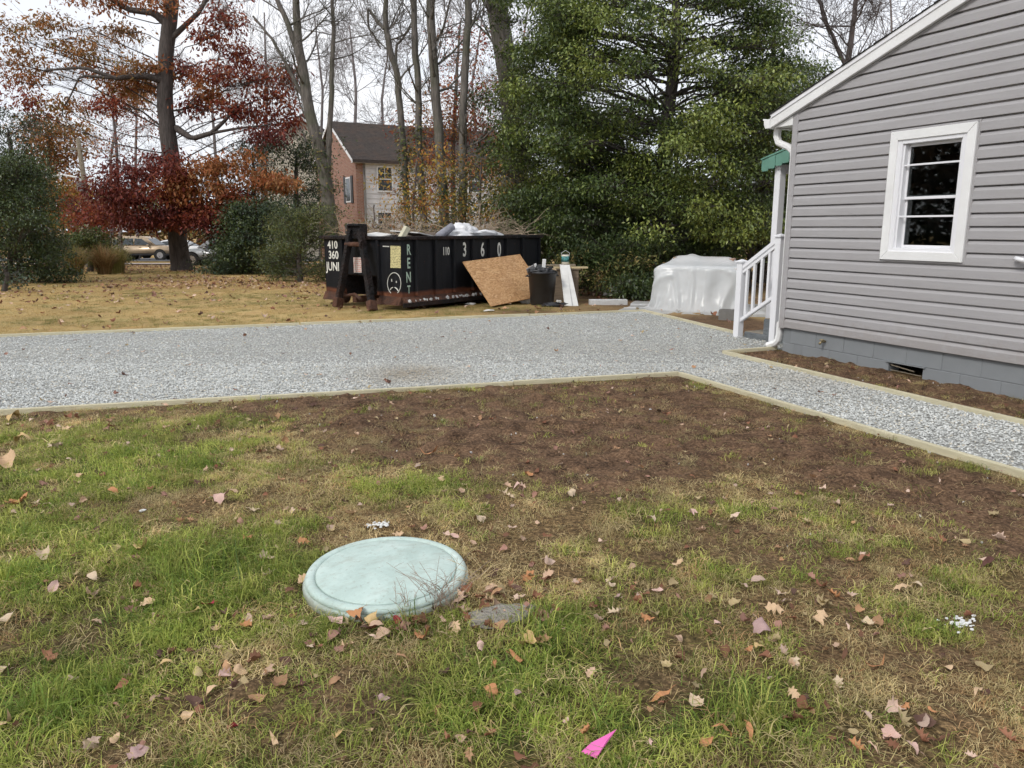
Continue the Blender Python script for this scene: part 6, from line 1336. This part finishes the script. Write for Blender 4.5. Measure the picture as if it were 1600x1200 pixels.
def car(name, label, loc, rz, paint, L_=4.55, Hh_=1.68, W2=.88, suv=True):
    root = empty(name, loc, rz, label, 'car', 'cars parked along the street')
    if suv:   # side outline x, z from rear to front
        low = [(-2.2, .42), (-2.26, .6), (-2.22, .95)]; hood = [(1.05, 1.02), (1.75, .98), (2.12, .86), (2.2, .6), (2.15, .38)]
        gh = [(-2.12, .98), (-1.98, 1.42), (-1.85, 1.6), (-1.4, 1.68), (.1, 1.66), (.45, 1.56), (1.1, 1.04)]
    else:
        low = [(-2.2, .4), (-2.25, .6), (-2.2, .92)]; hood = [(1.0, .95), (1.8, .84), (2.15, .7), (2.22, .5), (2.15, .3)]
        gh = [(-2.0, .95), (-1.5, 1.3), (-.9, 1.42), (.1, 1.42), (.5, 1.3), (1.1, .95)]
    kx, kz = L_ / 4.46, Hh_ / (1.68 if suv else 1.42)
    body = low + [(-2.12, .99)] + [(1.0, 1.02 if suv else .95)] + hood[1:] ; body = [(a * kx, b * kz) for a, b in body]
    def loft(prof, w0, w1, nm, mt, par, zref):
        vs = []; n_ = len(prof); zs = [q[1] for q in prof]; zlo, zhi = min(zs), max(zs)
        rows = [(-1, w1), (-.96, w0), (.96, w0), (1, w1)]
        for sgn in (-1, 1):
            for (x, z) in prof:
                t = (z - zlo) / (zhi - zlo + 1e-6); w = w0 + (w1 - w0) * t; vs.append((x, sgn * w, z))
        fs = [tuple(range(n_)), tuple(range(2 * n_ - 1, n_ - 1, -1))] + [(i, n_ + i, n_ + (i + 1) % n_, (i + 1) % n_) for i in range(n_)]
        return MB().add(vs, fs).build(nm, mt, par, bevel=.05, seg=2, smooth=True)
    bd = loft(body, W2 - .02, W2, 'car_body', paint, root, 0)
    cab = [(a * kx, b * kz) for a, b in gh] ; loft(cab, W2 - .03, W2 * .78, 'cabin', paint, root, 0)
    # side windows
    def side_glass(pts, nm='side_window'):
        for sgn in (-1, 1):
            zlo, zhi = min(q[1] for q in gh) * kz, max(q[1] for q in gh) * kz
            vs = [(x * kx, sgn * ((W2 - .03) + (W2 * .78 - W2 + .03) * (z * kz - zlo) / (zhi - zlo) + .006), z * kz) for x, z in pts]
            MB().add(vs, [tuple(range(len(vs)))]).build(nm, M_['car_glass'], root)
    if suv:
        side_glass([(-1.95, 1.08), (-1.82, 1.45), (-1.3, 1.5), (-1.3, 1.06)]); side_glass([(-1.2, 1.06), (-1.2, 1.52), (-.45, 1.53), (-.45, 1.06)]); side_glass([(-.37, 1.06), (-.37, 1.53), (.12, 1.5), (.75, 1.06)])
        ws = [(.5, 1.5), (1.07, 1.06)]
    else:
        side_glass([(-1.6, .98), (-1.2, 1.28), (-.5, 1.33), (-.5, .98)]); side_glass([(-.42, .98), (-.42, 1.33), (.15, 1.3), (.8, .98)]); ws = [(.52, 1.26), (1.05, .97)]
    (xa, za), (xb, zb_) = ws
    MB().add([((xa + .02) * kx, -.66, za * kz + .01), ((xb + .02) * kx, -.8, zb_ * kz + .01), ((xb + .02) * kx, .8, zb_ * kz + .01), ((xa + .02) * kx, .66, za * kz + .01)], [(0, 1, 2, 3)]).build('windscreen', M_['car_glass'], root)
    for x in (-1.32 * kx, 1.38 * kx):
        for sgn in (-1, 1):
            Mw = Matrix.Translation((x, sgn * (W2 - .1), .345)) @ Matrix.Rotation(-math.pi / 2 * sgn, 4, 'X')
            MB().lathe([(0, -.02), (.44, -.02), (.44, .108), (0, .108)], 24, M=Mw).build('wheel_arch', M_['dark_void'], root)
            w = MB().lathe([(0, .0), (.33, .0), (.345, .02), (.345, .17), (.33, .19), (.22, .19), (.22, .05), (0, .05)], 28, M=Matrix.Translation((x, sgn * (W2 - .16), .345)) @ Matrix.Rotation(-math.pi / 2 * sgn, 4, 'X')).build('wheel', M_['rubber'], root)
            rim_ = MB(); Mr = Matrix.Translation((x, sgn * (W2 - .0), .345)) @ Matrix.Rotation(-math.pi / 2 * sgn, 4, 'X')
            for s_ in range(5):
                rim_.box(.03, .21, -.035, .035, .0, .03, Mr @ Matrix.Rotation(s_ * 2 * math.pi / 5, 4, 'Z'))
            rim_.lathe([(0, .0), (.06, .0), (.06, .035), (0, .04)], 12, M=Mr); rim_.lathe([(.2, -.02), (.225, -.02), (.225, .025), (.2, .025)], 24, M=Mr); rim_.build('rim', M_['chrome'], w)
    for sgn in (-1, 1):
        MB().box(.55 * kx, .7 * kx, sgn * W2 - (.0 if sgn > 0 else .16), sgn * W2 + (.16 if sgn > 0 else .0), .98 * kz, 1.1 * kz).build('mirror', paint, root, bevel=.02)
        MB().box(2.05 * kx, 2.17 * kx, sgn * .62 - .18, sgn * .62 + .18, .68 * kz, .82 * kz).build('headlight', M_['white_vinyl'], root, bevel=.02)
        MB().box(-2.24 * kx, -2.14 * kx, sgn * .72 - .09, sgn * .72 + .09, .75 * kz, 1.15 * kz).build('tail_light', mat('tail_light_red', (.3, .02, .02), .3, .1, 4), root, bevel=.01)
        for xx in (-.95, -.05): MB().box(xx * kx, (xx + .16) * kx, sgn * (W2 + .004) - .012, sgn * (W2 + .004) + .012, .9 * kz, .93 * kz).build('door_handle', M_['black_plastic'], root, bevel=.004)
    MB().box(-2.1 * kx, 2.1 * kx, -W2 - .012, -W2 + .0, .34, .46).box(-2.1 * kx, 2.1 * kx, W2, W2 + .012, .34, .46).build('side_cladding', M_['black_plastic'], root)
    MB().box(2.06 * kx, 2.24 * kx, -W2 + .05, W2 - .05, .3, .52).build('bumper', M_['black_plastic'], root, bevel=.04)
    return root
def paint(name, c, metal=.35): 
    m, n, l, p = new_mat(name); p.inputs['Base Color'].default_value = (*c, 1); p.inputs['Metallic'].default_value = metal; p.inputs['Roughness'].default_value = .35; p.inputs['Coat Weight'].default_value = .5
    f = noise(n, l, vec(n, l), 3, 4); l.new(ramp(n, l, f, [(.3, mul(c, .9)), (.7, mul(c, 1.1))]), p.inputs['Base Color']); return m
q = atY(229, 406, 56.5); car('parked_car', 'tan sport utility car parked on the street left of the oak', (q.x, q.y, base_z(56.5) + .045), 0, paint('champagne_tan_paint', (.5, .38, .25)))
q = atY(346, 414, 43); car('parked_car', 'silver car half hidden behind the oak trunk', (q.x, 43.4, base_z(43.4) + .01), math.pi, paint('silver_grey_paint', (.4, .41, .41)), 4.6, 1.55, .9, True)
q = atY(285, 400, 66); car('parked_car', 'white car behind the tan car, mostly hidden', (q.x, 66, base_z(66) + .01), 0, paint('white_car_paint', (.75, .75, .75), 0), 4.6, 1.5, .88, False)
q = atY(190, 398, 63); car('parked_car', 'dark red car roof just showing behind the tan car', (q.x, 63.5, base_z(63) + .01), 0, paint('dark_red_paint', (.2, .03, .03)), 4.5, 1.75, .88, True)
# utility pole with street lamp
q = atY(147, 395, 42); pole = empty('utility_pole', (q.x, q.y, base_z(42)), 0, 'wooden utility pole with a street lamp arm, left distance', 'utility pole')
ztop = atY(118, 216, 42).z - base_z(42)
MB().tube([(0, 0, -.2), (-.08, 0, ztop * .5), (-.2, 0, ztop)], [.16, .14, .11], 10).build('pole', M_['wood_old'], pole, smooth=True)
zl = atY(125, 283, 42).z - base_z(42); MB().tube([(-.12, 0, zl - .12), (-.55, 0, zl + .2), (-1.2, -.1, zl + .32), (-1.6, -.1, zl + .24)], .055, 8).build('lamp_arm', M_['white_paint'], pole, smooth=True)
MB().prism([(-1.6, zl + .18), (-2.05, zl + .14), (-2.05, zl + .2), (-1.6, zl + .3)], -.2, .02, 'y').build('lamp_head', M_['white_paint'], pole, bevel=.02)
MB().box(-.65, .25, -.06, .06, ztop - .6, ztop - .48).build('cross_arm', M_['wood_old'], pole)
MB().lathe([(0, 0), (.16, .0), (.16, .5), (0, .52)], 14, (-.2, -.3, zl - .55)).build('transformer', M_['concrete'], pole)
def wire(name, label, a, b, sag, rr=.018):
    a, b = Vector(a), Vector(b); pts = [a.lerp(b, t) - Vector((0, 0, sag * 4 * t * (1 - t))) for t in [k / 14 for k in range(15)]]
    return tag(MB().tube([p_ - a for p_ in pts], rr, 4).build(name, M_['black_plastic'], None), label, 'wire', 'overhead wires at the pole')
for (a, b, lab) in (((118, 218), (320, 255), 'upper overhead wire running from the pole behind the oak'), ((120, 232), (330, 262), 'middle overhead wire running from the pole behind the oak'), ((126, 298), (330, 300), 'lowest overhead cable running from the pole behind the oak'), ((118, 218), (-60, 150), 'upper overhead wire running from the pole out of frame')):
    o = wire('overhead_wire', lab, atY(*a, 42), atY(*b, 45), .5); o.location = atY(*a, 42)

# ---- brick house behind the slender trunks
BM0 = atY(558, 300, 44); BHZ = base_z(44)
ang = R(29); BM_ = Matrix.Translation((BM0.x, BM0.y, BHZ)) @ Matrix.Rotation(ang, 4, 'Z')      # local x along the white long wall, y away
bh = empty('brick_house', mat=BM_, label='two-storey house with brick gable and white shingled side behind the trees', cat='house')
ez = atY(560, 246, 44).z - BHZ; rz_ = atY(525, 193, 48).z - BHZ; BLn, BDp = 11.0, 8.0
m, n, l, p = new_mat('red_brick'); br = n.new('ShaderNodeTexBrick'); br.inputs['Scale'].default_value = 1; br.inputs['Brick Width'].default_value = .22; br.inputs['Row Height'].default_value = .075; br.inputs['Mortar Size'].default_value = .008
t_c = n.new('ShaderNodeTexCoord'); sx_ = n.new('ShaderNodeSeparateXYZ'); l.new(t_c.outputs['Object'], sx_.inputs[0]); cb_ = n.new('ShaderNodeCombineXYZ'); l.new(math_n(n, l, 'ADD', sx_.outputs[1], sx_.outputs[0]), cb_.inputs[0]); l.new(sx_.outputs[2], cb_.inputs[1]); l.new(cb_.outputs[0], br.inputs['Vector'])
br.inputs['Color1'].default_value = (.25, .11, .07, 1); br.inputs['Color2'].default_value = (.32, .155, .1, 1); br.inputs['Mortar'].default_value = (.36, .31, .27, 1); l.new(br.outputs[0], p.inputs['Base Color']); p.inputs['Roughness'].default_value = .9; M_['brick'] = m
MB().prism([(.0, 0), (BDp, 0), (BDp, ez), (BDp / 2, rz_ - .15), (0, ez)], -.02, .0, 'x').build('gable_wall', M_['brick'], bh)
MB().box(.0, .38, -.025, .0, 0, ez).build('brick_corner', M_['brick'], bh)
MB().box(.38, BLn, .0, .1, 0, ez).build('long_wall', mat('white_shingle_backing', (.5, .5, .5), .8, .1, 3), bh)
M_['shing'] = mat('white_asbestos_shingle', (.68, .66, .65), .75, .1, 2.5, dirt=(.4, .4, .38), dirt_amt=.35)
k = 0; z = .15
while z < ez - .1:
    hz = min(.262, ez - z - .01); vs = [(.39, -.03, z), (BLn, -.03, z), (BLn, -.006, z + hz), (.39, -.006, z + hz), (.39, -.001, z), (BLn, -.001, z)]
    MB().add(vs, [(0, 1, 2, 3), (0, 4, 5, 1)]).build('shingle_course', M_['shing'], bh); z += .272
M_['roofing'] = mat('dark_brown_shingle', (.075, .06, .052), .95, .35, 5, bmp=.5, bscale=30, dirt=(.2, .1, .05), dirt_amt=.25)
rf = MB(); ovh = .35; tt = (rz_ - ez) / (BDp / 2)
for sgn, (ya, yb) in ((0, (-ovh, BDp / 2)), (1, (BDp + ovh, BDp / 2))):
    za = ez - tt * ovh + .06
    for k in range(26):
        t0, t1 = k / 26, min(1, (k + 1.2) / 26); y0, y1 = ya + (yb - ya) * t0, ya + (yb - ya) * t1; z0, z1 = za + (rz_ + .06 - za) * t0, za + (rz_ + .06 - za) * t1
        rf.prism([(y0, z0), (y0, z0 + .03), (y1, z1 + .012), (y1, z1)], -.3, BLn + .3, 'x')
rf.build('roof', M_['roofing'], bh)
MB().box(-.3, BLn + .3, -ovh - .03, -ovh, ez - tt * ovh - .1, ez - tt * ovh + .06).build('eave_board', M_['roofing'], bh); MB().box(-.3, BLn + .3, -ovh, .0, ez - tt * ovh - .1, ez - tt * ovh - .08).build('eave_soffit', M_['white_paint'], bh)
for ya, yb in ((-ovh, BDp / 2), (BDp + ovh, BDp / 2)):
    za = ez - tt * ovh; MB().prism([(ya, za - .12), (yb, rz_ - .12), (yb, rz_ + .05), (ya, za + .05)], -.33, -.3, 'x').build('rake_trim', M_['white_paint'], bh)
def bwin(x, zc, w, h, y=-.03):
    wn_ = MB(); wn_.box(x - w / 2 - .08, x - w / 2, y - .04, y, zc - h / 2 - .08, zc + h / 2 + .08).box(x + w / 2, x + w / 2 + .08, y - .04, y, zc - h / 2 - .08, zc + h / 2 + .08).box(x - w / 2, x + w / 2, y - .04, y, zc + h / 2, zc + h / 2 + .08).box(x - w / 2, x + w / 2, y - .04, y, zc - h / 2 - .08, zc - h / 2).box(x - w / 2, x + w / 2, y - .02, y, zc - .03, zc + .03).box(x - .015, x + .015, y - .018, y, zc + .03, zc + h / 2).box(x - w / 2, x + w / 2, y - .018, y, zc + h * .25 - .012, zc + h * .25 + .012)
    o = wn_.build('window', M_['white_paint'], bh); MB().box(x - w / 2, x + w / 2, y - .01, y - .004, zc - h / 2, zc + h / 2).build('window_pane', M_['car_glass'], o); return o
def loc_b(px, py): return BM_.inverted() @ on_plane(px, py, BM_.translation, BM_.to_3x3() @ Vector((0, -1, 0)))
a_ = loc_b(601, 280); bwin(a_.x, a_.z, .8, 1.25); a_ = loc_b(741, 283); bwin(a_.x, a_.z, .8, 1.25); a_ = loc_b(601, 350); bwin(a_.x, a_.z, .8, 1.25)
MB().tube([(.45, -.08, 0), (.45, -.08, ez - .3)], .05, 8).build('downspout', M_['concrete'], bh)
for z0 in (.6, 3.2):
    o = MB().box(-.06, -.02, 1.0, 1.9, z0 + .3, z0 + 1.7).build('window', M_['white_paint'], bh); MB().box(-.07, -.061, 1.08, 1.82, z0 + .38, z0 + 1.62).build('window_pane', M_['car_glass'], o)
    for yy in (.6, 1.92): MB().box(-.07, -.02, yy, yy + .38, z0 + .25, z0 + 1.75).build('shutter', M_['black_plastic'], bh)
MB().box(-.03, .5, -.04, BDp, -.3, .05).build('footing', M_['concrete'], bh)
# ---- cream house further back
CM = atY(470, 300, 60); CZ = base_z(60); CM_ = Matrix.Translation((CM.x - 1.6, 60, CZ)) @ Matrix.Rotation(R(12), 4, 'Z')
ch_ = empty('cream_house', mat=CM_, label='tall cream house gable partly hidden by the leaning bare tree', cat='house')
pk = atY(507, 184, 60).z - CZ; M_['cream'] = mat('cream_siding', (.66, .6, .48), .7, .06, 2, (1, 1, 8)); ce = pk - 2.1; cw_ = 6.6
MB().prism([(-cw_ / 2, 0), (cw_ / 2, 0), (cw_ / 2, ce), (0, pk), (-cw_ / 2, ce)], 0, .1, 'y', Matrix.Translation((1.9, 0, 0))).build('gable_wall', M_['cream'], ch_)
MB().box(1.9 - cw_ / 2, 1.9 - cw_ / 2 + .1, .1, 9, 0, ce).box(1.9 + cw_ / 2 - .1, 1.9 + cw_ / 2, .1, 9, 0, ce).build('side_walls', M_['cream'], ch_)
for s_ in (-1, 1):
    MB().prism([(0, pk + .05), (s_ * (cw_ / 2 + .4), ce - .2), (s_ * (cw_ / 2 + .4), ce), (0, pk + .28)], -.35, 9, 'y', Matrix.Translation((1.9, 0, 0))).build('roof', M_['roofing'], ch_)
    MB().prism([(0, pk - .1), (s_ * (cw_ / 2 + .4), ce - .38), (s_ * (cw_ / 2 + .4), ce - .2), (0, pk + .08)], -.38, -.35, 'y', Matrix.Translation((1.9, 0, 0))).build('rake_trim', M_['white_paint'], ch_)
for k in range(int(ce / .5)): MB().box(1.9 - cw_ / 2 + .02, 1.9 + cw_ / 2 - .02, -.02, 0, k * .5 + .02, k * .5 + .47).build('siding_course', M_['cream'], ch_)

# ---- brush heaped behind the dumpster load
r = np.random.RandomState(8); polys = []; bb = DM @ Vector((2.6, 2.9, 0)); bb.z = gz(bb.x, bb.y)
for k in range(120):
    px = r.choice((600, 630, 745, 770)) + r.normal(0, 28); py = 376 - abs(r.normal(0, 8)); Y_ = r.uniform(17.6, 19.2); c = np.array(atY(px, py, Y_)) - np.array(bb); sd_ = 1 if px > 690 else -1
    d = np.array([r.normal(.5 * sd_, .8), r.normal(0, .4), r.uniform(-.1, .7)]); d /= np.linalg.norm(d); L_ = r.uniform(.5, 1.6); p0 = c - d * L_ * .55; p0[2] = max(p0[2], .1)
    pts = bez(p0, c + r.normal(0, .12, 3) + np.array([0, 0, .12]), c + d * L_ * .5, 6); polys.append((pts, np.linspace(r.uniform(.006, .014), .003, 6), 4))
    for _ in range(3):
        i = r.randint(2, 6); e = d + r.normal(0, .6, 3); e /= np.linalg.norm(e); polys.append((bez(pts[i], pts[i] + e * .2, pts[i] + e * r.uniform(.25, .6) + np.array([0, 0, -.04]), 4), [.006, .005, .004, .003], 3))
v, f = tubes_mesh(polys); o = link('brush_pile', np_mesh('brush_pile', v, f), mat('dry_brush', (.36, .28, .2), .9, .4, 3)); o.location = bb; tag(o, 'tangled pile of cut pale branches rising behind the dumpster', 'brush pile')
polys = []
for k in range(60):
    px = r.uniform(905, 1000); py = r.uniform(440, 466); g_ = at(px, py); g_.z = gz(g_.x, g_.y); d = np.array([r.normal(0, 1), r.normal(0, .6), r.uniform(0, .5)]); d /= np.linalg.norm(d); L_ = r.uniform(.3, .9); c = np.array(g_) + np.array([0, 0, .04]); polys.append((bez(c, c + d * L_ * .5 + np.array([0, 0, .1]), c + d * L_, 5), np.linspace(.012, .004, 5), 3))
v, f = tubes_mesh(polys); o = link('brush_pile', np_mesh('brush_pile', v, f), M_['twig']); tag(o, 'low scatter of dark fallen branches behind the foam block', 'brush pile')

# ================================================================== FALLEN LEAVES ONE CAN POINT AT
CN = dict(tan=(.56, .39, .24), pale=(.55, .43, .3), pink=(.58, .39, .33), orange=(.46, .22, .1), rust=(.3, .14, .08), dark=(.1, .045, .035), crimson=(.34, .04, .06), mauve=(.4, .27, .25), yellow=(.54, .38, .18))
CL = dict(tan='tan', pale='cream', pink='dusty pink', orange='bright orange', rust='rust-brown', dark='dark brown', crimson='crimson', mauve='greyish mauve', yellow='golden')
KN = dict(maple='maple leaf', oak='lobed oak leaf', long='narrow willow-oak leaf', ovate='oval leaf')
LM = {k: mat('leaf_' + k, c, .7, .25, 40, spec=.25) for k, c in CN.items()}
FL = [(829, 1025, 36, 'yellow', 'maple', .6, 'golden five-pointed maple leaf in the grass below the flat stone'), (767, 1102, 34, 'orange', 'ovate', .3, 'bright orange broad leaf standing alone in the near green grass'), (365, 1143, 30, 'crimson', 'ovate', 1.0, 'crimson oval leaf standing upright in the near left grass'), (915, 1160, 26, 'orange', 'maple', .8, 'orange leaf touching the pink marker flag'), (218, 1180, 34, 'mauve', 'maple', .2, 'greyish mauve maple leaf at the lower left edge'), (140, 1172, 34, 'pale', 'long', 1.2, 'long cream curled leaf at the bottom left'), (295, 1120, 26, 'tan', 'ovate', .4, 'tan rounded leaf left of the crimson leaf'),
      (258, 1048, 30, 'yellow', 'ovate', .4, None), (1085, 1115, 32, 'pale', 'maple', .5, 'cream star-shaped maple leaf on the right of the pink flag'), (520, 980, 38, 'pink', 'ovate', .4, 'dusty pink leaf on the grass below the left rim of the lid'), (560, 975, 30, 'orange', 'maple', .5, None), (585, 978, 28, 'yellow', 'maple', .7, None), (622, 985, 24, 'crimson', 'ovate', .3, 'crimson leaf just below the near rim of the lid'), (418, 880, 26, 'pale', 'maple', .2, 'cream leaf left of the lid on dry grass'), (480, 915, 26, 'tan', 'maple', .8, 'tan leaf propped against the left rim of the lid'), (660, 1012, 34, 'orange', 'maple', .5, None), (712, 998, 34, 'tan', 'oak', .4, None), (750, 1030, 24, 'pink', 'ovate', .9, None),
      (765, 950, 26, 'tan', 'oak', .3, None), (720, 960, 26, 'pink', 'ovate', .4, None), (750, 945, 28, 'rust', 'maple', .5, None), (775, 930, 28, 'tan', 'oak', .3, None), (825, 910, 30, 'orange', 'oak', .4, None), (800, 925, 26, 'rust', 'oak', .4, None), (350, 1058, 30, 'pink', 'maple', .6, None), (375, 1050, 28, 'tan', 'ovate', 1.0, None), (332, 1080, 26, 'tan', 'ovate', .6, None), (325, 955, 28, 'crimson', 'ovate', .4, 'crimson and white curled leaf in the long green grass'), (232, 953, 26, 'tan', 'maple', .5, None), (305, 965, 20, 'yellow', 'ovate', .4, None), (385, 985, 24, 'orange', 'maple', .4, None), (340, 995, 30, 'tan', 'oak', .2, None), (35, 792, 30, 'orange', 'maple', .5, 'orange-brown curled leaf by the left frame edge'), (12, 735, 34, 'tan', 'maple', .5, None), (40, 700, 26, 'yellow', 'maple', .3, None),
      (145, 910, 22, 'pale', 'ovate', .4, None), (85, 925, 26, 'pink', 'ovate', .7, None), (70, 878, 26, 'pale', 'maple', .4, None), (25, 660, 22, 'yellow', 'maple', .4, None), (105, 678, 20, 'tan', 'oak', .3, None), (85, 710, 22, 'pale', 'oak', .4, None), (128, 755, 18, 'tan', 'ovate', .3, None), (178, 780, 20, 'orange', 'ovate', .5, None), (268, 715, 22, 'rust', 'ovate', .4, None), (245, 725, 20, 'pale', 'oak', .3, None), (350, 790, 26, 'pink', 'maple', .3, None), (395, 805, 24, 'pale', 'oak', .3, None), (222, 868, 26, 'yellow', 'maple', .3, None), (322, 860, 20, 'rust', 'ovate', .4, None), (385, 850, 20, 'orange', 'oak', .4, None), (475, 850, 24, 'orange', 'oak', .4, None),
      (570, 828, 24, 'pale', 'ovate', .3, None), (548, 805, 22, 'tan', 'maple', .3, None), (625, 840, 26, 'tan', 'oak', .3, None), (710, 842, 20, 'pink', 'ovate', .3, None), (745, 820, 26, 'pale', 'maple', .4, 'cream maple leaf on brown thatch above the lid'), (793, 780, 28, 'pale', 'oak', .5, 'cream oak leaf lying at the ragged edge of the soil'), (670, 714, 24, 'orange', 'long', .2, None), (825, 745, 22, 'orange', 'ovate', .6, None), (890, 780, 20, 'pale', 'maple', .4, None), (808, 768, 24, 'pink', 'maple', .3, None), (690, 755, 20, 'tan', 'oak', .3, None), (1080, 810, 24, 'pink', 'oak', .4, None), (1145, 820, 26, 'pale', 'oak', .4, None), (1018, 828, 20, 'pale', 'maple', .5, None), (1025, 935, 28, 'pink', 'ovate', .3, 'dusty pink oval leaf right of the flat stone'), (965, 945, 26, 'mauve', 'oak', .4, None), (955, 925, 20, 'pale', 'ovate', .4, None), (1000, 940, 20, 'pink', 'ovate', .3, None), (960, 970, 28, 'pale', 'oak', .3, None), (1010, 975, 26, 'orange', 'oak', .3, None), (870, 960, 22, 'rust', 'ovate', .3, None), (1060, 885, 26, 'tan', 'oak', .3, None),
      (1210, 962, 34, 'tan', 'oak', .2, 'tan oak leaf on trampled grass right of centre'), (1280, 978, 34, 'tan', 'oak', .3, None), (1190, 1000, 36, 'mauve', 'maple', .5, 'greyish mauve torn leaf on the trampled grass'), (1205, 1015, 20, 'pink', 'ovate', .3, None), (1355, 980, 22, 'pale', 'maple', .4, 'cream pointed leaf in the right-hand grass'), (1410, 925, 30, 'tan', 'oak', .4, None), (1430, 920, 22, 'pale', 'ovate', .3, None), (1300, 938, 24, 'orange', 'oak', .4, None), (1285, 925, 22, 'rust', 'maple', .4, None), (1350, 878, 22, 'rust', 'long', .3, None), (1370, 1050, 30, 'orange', 'long', .2, 'orange narrow leaf lying flat on the right'), (1310, 1075, 26, 'pale', 'oak', .5, None), (1170, 1030, 26, 'orange', 'long', .4, None), (1185, 1025, 22, 'yellow', 'ovate', .3, None), (1120, 985, 18, 'pink', 'ovate', .3, None), (1410, 1118, 24, 'orange', 'oak', .4, None), (1455, 1120, 18, 'orange', 'ovate', .5, None),
      (1105, 1178, 30, 'orange', 'ovate', .7, None), (1125, 1165, 34, 'orange', 'long', 1.0, None), (1165, 1160, 32, 'orange', 'long', .6, None), (1030, 1105, 34, 'orange', 'long', .4, None), (1035, 1115, 26, 'rust', 'oak', .5, None), (1395, 1165, 32, 'pink', 'maple', .8, 'dusty pink curled leaf at the bottom right'), (1420, 1180, 30, 'pink', 'ovate', .6, None), (1335, 1180, 30, 'orange', 'oak', .5, None), (1015, 1178, 22, 'pink', 'oak', .3, None), (885, 1140, 18, 'pink', 'ovate', .5, None), (700, 1165, 26, 'rust', 'long', .4, None), (735, 1160, 26, 'dark', 'ovate', .4, 'dark brown curled leaf in the near grass left of the pink flag'), (808, 1105, 20, 'mauve', 'ovate', .6, None), (770, 1065, 26, 'orange', 'long', .9, None), (810, 1052, 28, 'orange', 'long', .1, None), (530, 1160, 24, 'yellow', 'oak', .4, None), (470, 1080, 30, 'dark', 'oak', .3, None), (600, 1105, 24, 'mauve', 'ovate', .4, None), (545, 1020, 30, 'tan', 'oak', .2, None), (485, 1020, 22, 'pale', 'oak', .5, None), (190, 1080, 28, 'rust', 'ovate', .3, None), (80, 1030, 30, 'rust', 'oak', .4, None), (8, 1045, 26, 'pale', 'ovate', .4, None), (10, 1140, 36, 'tan', 'long', .8, None), (10, 970, 24, 'pale', 'ovate', .3, None), (180, 1155, 22, 'tan', 'ovate', .4, None), (580, 1155, 20, 'tan', 'ovate', .4, None), (430, 1165, 28, 'tan', 'long', .3, None), (655, 930, 30, 'rust', 'oak', .5, None), (695, 935, 26, 'tan', 'maple', .5, None), (1240, 1050, 26, 'pale', 'oak', .4, None), (1240, 1100, 30, 'tan', 'oak', .3, None), (1530, 1090, 26, 'tan', 'long', .3, None), (1570, 1160, 28, 'rust', 'oak', .4, None), (1480, 1050, 24, 'tan', 'ovate', .3, None), (1540, 885, 26, 'dark', 'long', .3, None)]
LMK = [('the lid', 605, 905), ('the flat stone', 782, 972), ('the pink flag', 935, 1170), ('the chalky patch', 1500, 980), ('the white chunk', 592, 829), ('the squarish white stone', 222, 803), ('the tall grass stalk', 375, 900), ('the soil edge', 850, 770), ('the left frame edge', 0, 700), ('the bottom left corner', 0, 1200), ('the bottom right corner', 1600, 1200), ('the upright crimson leaf', 365, 1143), ('the trampled patch', 1200, 960)]
def zone(px, py):
    nm, qx, qy = min(LMK, key=lambda t: math.hypot(px - t[1], (py - t[2]) * 1.4)); dx, dy = px - qx, py - qy
    if 'edge' in nm or 'corner' in nm: return 'near ' + nm
    return ('right of ' if dx > 0 else 'left of ') + nm if abs(dx) > abs(dy) * 1.5 else ('below ' if dy > 0 else 'beyond ') + nm
LB = [q[6] or '%s %s %s' % (CL[q[3]], KN[q[4]], zone(q[0], q[1])) for q in FL]
ORD = {2: ('nearer', 'farther'), 3: ('nearest', 'middle', 'farthest'), 4: ('nearest', 'second nearest', 'third nearest', 'farthest'), 5: ('nearest', 'second nearest', 'third nearest', 'fourth nearest', 'farthest')}
for t in set(LB):
    same = sorted([i for i in range(len(LB)) if LB[i] == t], key=lambda i: -FL[i][1])
    if len(same) > 1:
        for o_, i in zip(ORD[min(5, len(same))], same): LB[i] = o_ + ' ' + t
used = {}
for k, (px, py, s, c_, kd, tilt, lab) in enumerate(FL):
    g_ = at(px, py); g_.z = gz(g_.x, g_.y); d_, gr_, tl_ = fields(np.array([g_.x]), np.array([g_.y])); sz = s * g_.length / FOC * .9
    rl = random.Random(900 + k)
    me = LEAVES[kd][rl.randrange(4)].copy(); me.materials.clear()
    o = link('fallen_leaf', me, LM[c_]); o.location = g_ + Vector((0, 0, .008 + .02 * float(gr_[0]) * (1 - float(d_[0])))); o.rotation_euler = (tilt * rl.choice((-1, 1)) * .7, rl.uniform(-.4, .4), rl.uniform(0, 6.28)); wq = {'long': 1.5, 'maple': 1.05, 'oak': 1.1, 'ovate': 1.0}[kd]; o.scale = (sz * wq, sz * wq, sz * wq)
    tag(o, LB[k], 'fallen leaf', 'fallen leaves on the front lawn')
